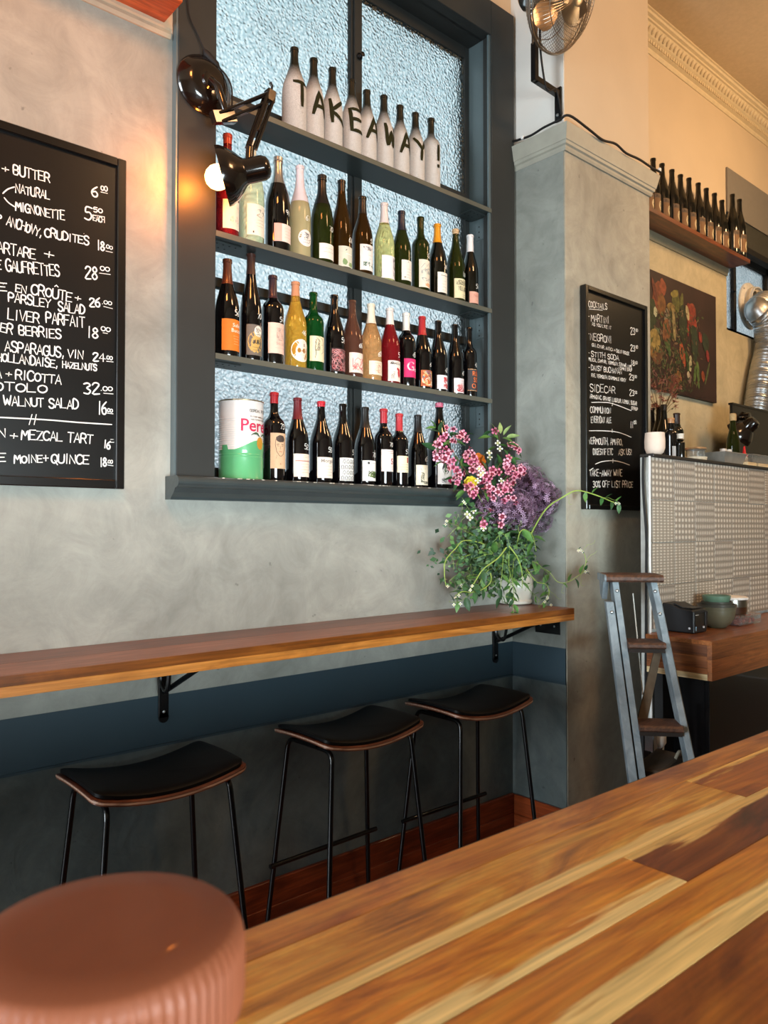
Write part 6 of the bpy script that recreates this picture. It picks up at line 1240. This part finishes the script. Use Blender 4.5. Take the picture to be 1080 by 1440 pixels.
# ================================================================== VASE AND FLOWERS
vx, vy = at(727, 851, Z=LZ+.0).x+.045, at(727, 851, Z=LZ).y+.045
V0 = Vector((vx, vy, LZ))
va = thing('vase', V0, 'squat white ceramic vase on the wall bar beside the pillar', 'vase')
MB().lathe([(0, .001), (.066, .001), (.074, .006), (.076, .016), (.070, .024), (.074, .05), (.080, .08), (.076, .115), (.062, .140), (.055, .150), (.060, .165), (.056, .165), (.050, .150), (.058, .135), (.070, .11), (.073, .08), (.066, .03), (0, .02)], 48).obj('vase_body', plain('white_glaze', '#d9d6cb', .3, coat=.4, var=.06, vs=14), va, smooth=True, local=True)
MB().tube(smooth_path([(.070, -.03, .12), (.105, -.045, .115), (.115, -.05, .08), (.100, -.045, .045), (.070, -.03, .03)], 6), [.007]*25, 10).obj('handle', plain('dusky_glaze', '#8f8a76', .4, coat=.3), va, smooth=True, local=True)
MOUTH = V0+Vector((0, 0, .155))
FR = random.Random(21)
def fp(px, py, dy=0.0): return at(px, py, Y=vy-.075+dy)
def leafmesh(name, mat, w_=.3, bend=.25):
    vs = []; n_ = 6
    for i in range(n_+1):
        t_ = i/n_; ww = w_*math.sin(PI*t_**.8)*.5; z = -bend*t_*t_
        vs += [(t_, -ww, z+abs(ww)*.35), (t_, 0, z), (t_, ww, z+abs(ww)*.35)]
    fs = []
    for i in range(n_): a = i*3; fs += [(a, a+3, a+4, a+1), (a+1, a+4, a+5, a+2)]
    return mesh_of(MB().add(vs, fs), name, mat)
def leafM(n_, c_): 
    m = plain(n_, c_, .45, var=.25, vs=2.5); b = m.node_tree.nodes['Principled BSDF']; b.inputs['Subsurface Weight'].default_value = 0.0; return m
LFS = [leafmesh('leaf', leafM('leaf_green_1', '#3f6a36'), .42), leafmesh('leaf', leafM('leaf_green_2', '#557f3e'), .46), leafmesh('leaf', leafM('leaf_green_3', '#2f5230'), .50), leafmesh('leaf', leafM('leaf_pale', '#93a868'), .36)]
stemM = plain('stem_green', '#7d9a48', .5, var=.15); stemL = plain('stem_lime', '#9ab356', .5, var=.15)
def petal_flower(name, mat_in, mat_out, n_=5, cup=.35):
    mb = MB(); me = bpy.data.meshes.new(name); vs = []; fs = []; mi = []
    for k_ in range(n_):
        a = 2*PI*k_/n_; ca, sa = math.cos(a), math.sin(a)
        pts = [(.12, -.10, 0), (.12, .10, 0), (.50, -.30, cup*.6), (.50, .30, cup*.6), (.85, -.30, cup*.8), (.85, .30, cup*.8), (1.0, 0, cup*.7)]
        b0 = len(vs); vs += [(x*ca-y*sa, x*sa+y*ca, z) for x, y, z in pts]; fs += [(b0, b0+2, b0+3, b0+1), (b0+2, b0+4, b0+5, b0+3), (b0+4, b0+6, b0+5)]; mi += [1, 0, 0]
    b0 = len(vs); vs += [(.16*math.cos(2*PI*i/6), .16*math.sin(2*PI*i/6), .02) for i in range(6)]+[(0, 0, -.6)]; fs += [(b0+i, b0+(i+1) % 6, b0+6) for i in range(6)]+[tuple(b0+i for i in range(5, -1, -1))]; mi += [1]*7
    me.from_pydata(vs, [], fs); me.materials.append(mat_out); me.materials.append(mat_in)
    for p, m_ in zip(me.polygons, mi): p.material_index = m_; p.use_smooth = False
    return me
pk = petal_flower('flower', plain('weigela_throat', '#7a1c36', .5), plain('weigela_pink', '#eaa3b6', .55, var=.12, vs=1.2)); pk2 = petal_flower('flower', plain('weigela_throat', '#7a1c36'), plain('weigela_rose', '#d87896', .55, var=.15, vs=1.2))
whf = petal_flower('flower', plain('white_throat', '#c9c88a', .5), plain('white_petal', '#eeeae6', .5, var=.04), 4, .1)
def rnd_rot(up=.5): return (FR.uniform(-1.3, 1.3), FR.uniform(-1.3, 1.3), FR.uniform(0, 6.28))
def face_cam(p, j=.6):
    d = (CAM-p).normalized()+Vector((FR.gauss(0, j), FR.gauss(0, j), FR.gauss(0, j)*.8+.1)); return d.to_track_quat('Z', 'Y').to_euler()
def leaf_at(t, p, d, s, k_=None):
    d = Vector(d).normalized(); q = d.to_track_quat('X', 'Z').to_euler(); q.rotate_axis('X', FR.uniform(-.9, .9)); share('leaf', LFS[FR.randrange(3) if k_ is None else k_], t, p-Vector(t.location), q, s)
def branch(label, path, clusters, leaves, white=(), r=.0028):
    """woody flowering branch: stem, leaf pairs, clusters of five-petalled flowers given as (px, py, dy, count, spread)"""
    P_ = smooth_path([MOUTH]+[fp(*p) for p in path], 6)
    t = thing('flowering_branch', P_[0], label, 'flowers', 'flowering branches in the vase')
    MB().tube(P_, [r*(1-.5*i/len(P_)) for i in range(len(P_))], 6).obj('stem', plain('woody_stem', '#5a4a30', .7), t, smooth=True)
    for px, py, dy, n_, sp_ in clusters:
        c_ = fp(px, py, dy); mbs = MB()
        for _ in range(n_):
            p = c_+Vector((FR.gauss(0, 1), FR.gauss(0, .7), FR.gauss(0, 1)))*sp_; share('flower', pk if FR.random() < .6 else pk2, t, p-Vector(t.location), face_cam(p), FR.uniform(.013, .019)); mbs.tube([c_+Vector((0, .02, -.01)), p+Vector((0, .006, 0))], .0008, 3)
        for _ in range(max(2, n_//3)):
            a_ = FR.uniform(0, 6.28); leaf_at(t, c_+Vector((0, .03, 0)), RT*math.cos(a_)+Vector((0, 0, math.sin(a_))), FR.uniform(.045, .062))
        mbs.obj('pedicels', plain('pedicel', '#6a5a44', .7), t, kind='stuff')
    for px, py, dy in white:
        p = fp(px, py, dy); share('flower', whf, t, p-Vector(t.location), face_cam(p, .3), .0135)
    for px, py, dx, dz, s, k_ in leaves:
        p = fp(px, py, FR.uniform(-.03, .02)); leaf_at(t, p, RT*dx+Vector((0, FR.uniform(-.3, .3), dz)), s, k_)
    return t
branch('flowering branch of pink weigela reaching left over the portrait bottle', [(708, 760, 0), (680, 700, .0), (640, 640, -.02), (620, 606, -.03)],
  [(620, 632, -.06, 11, .022), (646, 620, -.04, 11, .022), (627, 608, -.05, 2, .012), (632, 648, -.06, 9, .018), (648, 672, -.05, 9, .017), (660, 640, -.03, 8, .017), (667, 655, -.03, 7, .016)],
  [(613, 602, -1, .1, .045, 1), (613, 602, -.6, .9, .045, 1), (616, 604, .5, 1, .045, 1), (618, 612, .1, -1, .05, 2), (630, 612, .9, .2, .05, 2), (612, 618, -.1, -.5, .04, 2), (650, 642, .3, .2, .05, 0), (652, 656, -.3, -.7, .05, 3), (655, 610, .9, .1, .04, 0), (640, 640, .2, -.4, .05, 2), (660, 668, .6, -.4, .05, 2)])
branch('upright branch with pale leaf tips, white and pink flowers, tallest in the vase', [(722, 770, .02), (710, 700, .03), (705, 640, .02), (700, 600, 0)],
  [(722, 629, .0, 3, .010), (731, 632, 0, 2, .008), (699, 606, 0, 1, .005)],
  [(700, 612, -.25, 1.2, .065, 3), (704, 610, .05, 1.1, .055, 3), (708, 612, .35, .8, .055, 3), (712, 615, .9, .25, .06, 3), (706, 616, 1, -.2, .06, 1), (690, 615, -1, .1, .055, 1), (700, 618, -.6, .3, .05, 1), (712, 624, .9, -.1, .065, 1), (698, 628, -.6, -.2, .06, 0), (708, 632, .5, -.4, .06, 0), (702, 640, -.3, -.6, .06, 2), (714, 640, .6, -.4, .06, 0), (700, 650, .1, -.9, .06, 2), (718, 646, .7, .1, .05, 1), (693, 640, -.6, -.5, .05, 2)],
  [(700, 623, -.02), (703, 631, -.02), (688, 637, -.02), (689, 643, -.03)])
branch('middle branch thick with pink flowers in front of the purple globes', [(718, 780, -.02), (700, 720, -.04), (690, 680, -.05), (705, 650, -.04)],
  [(682, 668, -.06, 8, .018), (692, 662, -.06, 7, .016), (712, 656, -.06, 7, .016), (722, 668, -.07, 9, .018), (730, 658, -.06, 5, .014), (700, 690, -.09, 7, .018), (716, 688, -.09, 7, .018), (662, 690, -.07, 8, .017), (688, 690, -.08, 6, .014), (720, 700, -.09, 4, .012), (706, 733, -.1, 3, .014), (688, 728, -.1, 3, .02), (675, 660, -.05, 6, .015)],
  [(676, 650, .3, .6, .05, 0), (690, 672, .6, -.3, .05, 2), (700, 672, .5, .4, .05, 0), (670, 680, -.4, -.5, .05, 1), (710, 680, .7, -.2, .05, 2), (678, 684, .3, -.7, .05, 0)],
  [(674, 659, -.08), (676, 668, -.09), (672, 676, -.08), (679, 665, -.09), (705, 676, -.08), (657, 723, -.06), (661, 728, -.06), (666, 718, -.05), (680, 743, -.08)])
for nm, px, py, dy, c_, lab in (('orange_bloom', 671, 649, .02, '#c8691c', 'orange bloom half hidden behind the pink flowers'), ('yellow_bloom', 662, 679, -.04, '#e2cf3e', 'small yellow bloom low on the left of the bouquet')):
    c0_ = fp(px, py, dy); t = thing(nm, c0_, lab, 'flower')
    MB().tube(smooth_path([MOUTH, MOUTH.lerp(c0_, .5)+Vector((0, 0, .02)), c0_], 5), .0022, 6).obj('stem', stemM, t, smooth=True)
    pm_ = mesh_of(MB().add([(0, 0, 0), (.5, -.35, .25), (1, -.30, .5), (1.12, 0, .5), (1, .30, .5), (.5, .35, .25)], [(0, 1, 5), (1, 2, 4, 5), (2, 3, 4)]), 'petal', plain('petal_'+nm, c_, .5, var=.15, vs=3))
    for ring, (n_, s, tl) in enumerate(((9, .034 if 'or' in nm else .026, .0), (7, .025, .5), (5, .015, .9))):
        for k_ in range(n_):
            q = (CAM-c0_).normalized().to_track_quat('Z', 'Y') ; e_ = q.to_matrix().to_4x4() @ Matrix.Rotation(2*PI*k_/n_+ring*.4, 4, 'Z') @ Matrix.Rotation(-tl, 4, 'Y'); share('petal', pm_, t, (0, 0, 0), e_.to_euler(), s)
# alliums: starry florets on radiating pedicels
alM = plain('allium_mauve', '#82647f', .55, var=.3, vs=25); alP = plain('allium_pedicel', '#5c4050', .6, var=.2); alL = plain('allium_light', '#c4a8c4', .55, var=.2, vs=25)
def allium(px, py, dy, rad_, label, n_=260):
    c_ = fp(px, py, dy); t = thing('allium', c_, label, 'flower', 'mauve allium globes in the vase')
    MB().tube(smooth_path([MOUTH+Vector((0, 0, -.02)), MOUTH.lerp(c_, .55)+Vector((.01, 0, 0)), c_], 6), .0038, 8).obj('stem', stemM, t, smooth=True)
    MB().lathe([(0, -.012), (.010, -.008), (.013, 0), (.010, .008), (0, .012)], 12, Matrix.Translation(c_)).obj('core', alP, t, smooth=True)
    a = MB(); b_ = MB(); b2_ = MB()
    for i in range(n_):
        z = 1-2*(i+.5)/n_; th = i*2.39996+FR.uniform(-.2, .2); rr_ = math.sqrt(1-z*z); d_ = Vector((rr_*math.cos(th), rr_*math.sin(th), z)); L_ = rad_*FR.uniform(.72, 1.0); tip = c_+d_*L_
        a.tube([c_+d_*.010, tip], .0010, 3, False); u_ = d_.orthogonal().normalized(); v_ = d_.cross(u_); ph = FR.uniform(0, 6); mm = b_ if FR.random() < .72 else b2_
        for k_ in range(6):
            w_ = u_*math.cos(ph+k_*PI/3)+v_*math.sin(ph+k_*PI/3); x_ = d_.cross(w_)*.0015; l_ = .0150
            mm.add([tip, tip+w_*l_*.5+x_+d_*.002, tip+w_*l_+d_*.001, tip+w_*l_*.5-x_+d_*.002], [(0, 1, 2, 3)])
    a.obj('pedicels', alP, t, kind='stuff'); b_.obj('florets', alM, t, kind='stuff'); b2_.obj('open_florets', alL, t, kind='stuff')
allium(737, 680, .0, .105, 'mauve allium globe, uppermost, behind the pink flowers')
allium(762, 700, -.07, .088, 'mauve allium globe nearest the pillar')
allium(725, 718, -.05, .100, 'mauve allium globe, lowest of the centre')
allium(694, 716, -.03, .085, 'mauve allium globe, smallest, at the left of the group', 220)
allium(758, 728, -.02, .085, 'mauve allium globe low on the right, above the greenery', 220)
# pea and clematis foliage spilling over the vase
def sprig(label, pts, nl, size=(.022, .040), r=.0022, lime=False, tendrils=2, pods=0, first_leaf=.15, droop=-.3):
    P_ = smooth_path([p if isinstance(p, Vector) else fp(*p) for p in pts], 7)
    t = thing('vine_sprig', P_[0], label, 'foliage', 'green trailing sprigs in the vase')
    MB().tube(P_, [r*(1-.45*i/len(P_)) for i in range(len(P_))], 6).obj('stem', stemL if lime else stemM, t, smooth=True)
    for i in range(nl):
        f = first_leaf+(1-first_leaf)*(i+FR.random()*.6)/nl; k_ = min(len(P_)-2, int(f*(len(P_)-1))); p = P_[k_]; dd = (P_[k_+1]-P_[k_]).normalized()
        s_ = dd.cross(FW).normalized()*(1 if i % 2 else -1); d_ = dd*.5+s_+Vector((FR.gauss(0, .35), FR.gauss(0, .35), FR.gauss(0, .3)+droop)); leaf_at(t, p, d_, FR.uniform(*size)*1.55)
    tm_ = MB()
    for i in range(tendrils):
        k_ = FR.randrange(len(P_)//3, len(P_)-1); p = P_[k_]; q = [p]; ang = FR.uniform(0, 6.28); R0 = FR.uniform(.008, .018); dv = (RT*math.cos(ang)+Vector((0, 0, 1))*math.sin(ang))
        for j in range(16): a = ang+j*.55; rr_ = R0*(1-j/20); q.append(p+dv*(.02+.0045*j*(1-j/30))+RT*math.cos(a)*rr_*(j/16)+Vector((0, 0, 1))*math.sin(a)*rr_*(j/16)+Vector((0, -.002*j, 0)))
        tm_.tube(q, .0006, 3, False)
    if tendrils: tm_.obj('tendrils', stemL, t, kind='stuff')
    for i in range(pods):
        p = P_[-1-FR.randrange(0, 6)]+Vector((FR.uniform(-.01, .01), -.004, FR.uniform(-.01, .01))); share('flower', whf, t, p-Vector(t.location), face_cam(p, .5), .007)
    return t
M2 = MOUTH
SP = [
 ('sprig arching far right across the chalkboard foot', [M2, (742, 760, -.05), (766, 718, -.12), (790, 700, -.2), (812, 690, -.24), (840, 697, -.27), (862, 706, -.28), (872, 708, -.28)], 7, (.020, .032), .0040, True, 3, 3, .62, 0),
 ('lower sprig reaching right along the pillar to the ladder', [M2, (765, 800, -.08), (784, 818, -.15), (800, 818, -.19), (818, 806, -.22), (824, 802, -.23)], 6, (.020, .032), .0016, True, 3, 2, .5, -.2),
 ('thin curled tip rising off the lower right sprig', [fp(819, 806, -.22), (824, 790, -.23), (820, 776, -.23), (812, 772, -.23)], 3, (.008, .014), .0018, True, 2, 3, .3, .3),
 ('sprig curving out and down at the far left', [M2, (690, 770, -.04), (655, 760, -.07), (640, 772, -.08), (627, 788, -.09), (625, 806, -.09), (627, 824, -.09)], 8, (.016, .028), .0028, True, 3, 2, .35, 0),
 ('sprig reaching upper left with fine leaves', [M2, (690, 765, -.02), (660, 750, -.03), (640, 738, -.03), (626, 734, -.03)], 12, (.014, .026), .0018, False, 3, 2, .3, .1),
 ('broad leafed sprig left above the vase', [M2, (700, 780, -.05), (672, 778, -.06), (645, 785, -.07)], 8, (.035, .05), .0022, False, 1, 0, .35, -.1),
 ('long pale stem crossing down to the lower left', [fp(712, 770, -.12), (700, 785, -.13), (680, 800, -.13), (668, 818, -.13), (660, 832, -.13)], 7, (.022, .036), .0030, True, 2, 2, .2, -.2),
 ('hooked pale stem low on the left', [fp(690, 806, -.12), (690, 818, -.13), (680, 828, -.13), (664, 833, -.13), (650, 832, -.13), (640, 838, -.13)], 6, (.020, .034), .0024, True, 1, 2, .3, -.6),
 ('central pale stem hanging straight before the vase', [fp(716, 768, -.13), (728, 785, -.14), (734, 805, -.14), (734, 828, -.14)], 6, (.022, .034), .0030, True, 1, 1, .2, -.5),
 ('sprig hanging over the bar edge before the vase', [fp(716, 775, -.12), (716, 800, -.14), (722, 825, -.15), (722, 850, -.16), (722, 866, -.16)], 10, (.022, .034), .0018, False, 1, 0, .15, -.8),
 ('leafy sprig spilling over the vase rim', [fp(722, 790, -.11), (720, 812, -.13), (716, 832, -.14), (718, 842, -.14)], 12, (.024, .036), .0016, False, 1, 1, .1, -.7),
 ('sprig hanging in front left of the vase', [fp(708, 780, -.11), (706, 805, -.13), (704, 830, -.13), (707, 848, -.13)], 10, (.024, .036), .0018, False, 1, 0, .1, -.7),
 ('leafy sprig right of the vase', [M2, (748, 790, -.06), (764, 800, -.08), (775, 815, -.08), (770, 838, -.08)], 11, (.022, .040), .0020, False, 2, 2, .25, -.4),
 ('sprig looping over the vase handle', [fp(740, 800, -.1), (754, 818, -.12), (768, 822, -.12), (772, 836, -.12), (762, 850, -.12)], 8, (.014, .024), .0022, True, 3, 3, .2, -.4),
 ('twin upright pale stems over the vase rim', [fp(716, 820, -.13), (717, 805, -.14), (712, 798, -.14)], 2, (.01, .018), .0022, True, 0, 0, .3, .2),
 ('dark leafy sprig under the alliums right', [M2, (745, 765, .0), (762, 760, -.02), (778, 768, -.04)], 11, (.026, .042), .0020, False, 1, 1, .2, 0),
 ('leafy sprig filling the middle left', [M2, (705, 765, .0), (690, 755, .0), (672, 752, .0), (660, 762, 0)], 12, (.026, .042), .0020, False, 2, 1, .2, 0),
 ('leafy sprig filling behind the pale stems', [M2, (715, 760, .02), (712, 745, .02), (720, 735, .02)], 12, (.026, .042), .0020, False, 1, 0, .1, 0),
 ('leafy sprig filling low left', [M2, (698, 790, -.02), (680, 806, -.04), (662, 815, -.05), (646, 822, -.05)], 13, (.024, .040), .0020, False, 3, 2, .15, -.3),
 ('sprig drooping lowest left to the bar top', [M2, (690, 800, -.05), (670, 826, -.08), (650, 844, -.09), (636, 848, -.09)], 9, (.022, .038), .0016, False, 2, 2, .3, -.2),
 ('long-leafed sprig looping under the alliums', [M2, (728, 760, -.10), (735, 745, -.12), (748, 752, -.12), (754, 775, -.12)], 7, (.030, .05), .0024, True, 1, 0, .2, -.6),
 ('sprig standing up the left edge below the sill', [M2, (690, 750, -.02), (668, 730, -.03), (657, 712, -.04), (650, 700, -.05)], 12, (.016, .030), .0018, False, 4, 2, .3, .2),
 ('lowest sprig lying right along the bar', [M2, (742, 826, -.08), (758, 842, -.1), (772, 848, -.1)], 8, (.016, .026), .0014, False, 3, 1, .2, 0),
]
for s in SP: sprig(s[0], s[1], s[2], s[3], s[4], s[5], s[6], s[7], s[8], s[9])
# fine filler foliage, too small to count
fil = thing('filler_foliage', MOUTH, 'mass of fine green leaflets filling the bouquet above the vase', 'foliage'); fil['kind'] = 'stuff'
for n_, c_, cnt in (('leaflets', '#3b5f36', 800), ('leaflets', '#5d8446', 420), ('leaflets', '#23402a', 760)):
    mb = MB()
    for _ in range(cnt):
        px, py = FR.gauss(704, 33), FR.gauss(780, 25)
        if py > 842 or (py > 812 and abs(px-727) < 26): continue
        p = fp(px, py, FR.uniform(-.07, .05))
        if p.x > 2.765: continue
        d_ = (RT*FR.gauss(0, 1)+Vector((0, 0, FR.gauss(-.3, .8)))+FW*FR.gauss(0, .5)).normalized(); s_ = d_.cross(FW).normalized(); L_ = FR.uniform(.014, .034); w_ = L_*.30
        mb.add([p, p+d_*L_*.45+s_*w_, p+d_*L_, p+d_*L_*.45-s_*w_], [(0, 1, 2, 3)])
    mb.obj(n_, plain('leaflet_'+c_.strip('#'), c_, .5, var=.2, vs=30), fil, kind='stuff')
wr = MB()
for _ in range(60):
    a_ = fp(FR.gauss(705, 30), FR.gauss(785, 22), FR.uniform(-.10, .03)); b_ = a_+RT*FR.gauss(0, .05)+Vector((0, 0, FR.gauss(-.01, .04))); m_ = a_.lerp(b_, .5)+Vector((0, -.01, FR.uniform(0, .03)))
    if max(a_.x, b_.x) < 2.77: wr.tube(smooth_path([a_, m_, b_], 4), .0009, 3, False)
wr.obj('fine_stems', stemM, fil, kind='stuff')
rb = thing('maroon_bloom', fp(778, 775, -.05), 'small maroon seed head at the right of the greenery', 'flower')
mb = MB()
for _ in range(46):
    c_ = fp(778, 776, -.05)+Vector((FR.gauss(0, .016), FR.gauss(0, .012), FR.gauss(0, .015))); d_ = Vector((FR.gauss(0, 1), FR.gauss(0, 1), FR.gauss(0, 1))).normalized()*.010; s_ = d_.orthogonal().normalized()*.004; mb.add([c_-d_, c_+s_, c_+d_, c_-s_], [(0, 1, 2, 3)])
mb.obj('bracts', plain('maroon', '#6a2c2a', .6, var=.3), rb, kind='stuff'); MB().tube(smooth_path([MOUTH, MOUTH.lerp(fp(778, 775, -.05), .5)+Vector((0, 0, .02)), fp(778, 775, -.05)], 5), .0018, 5).obj('stem', stemM, rb, smooth=True)
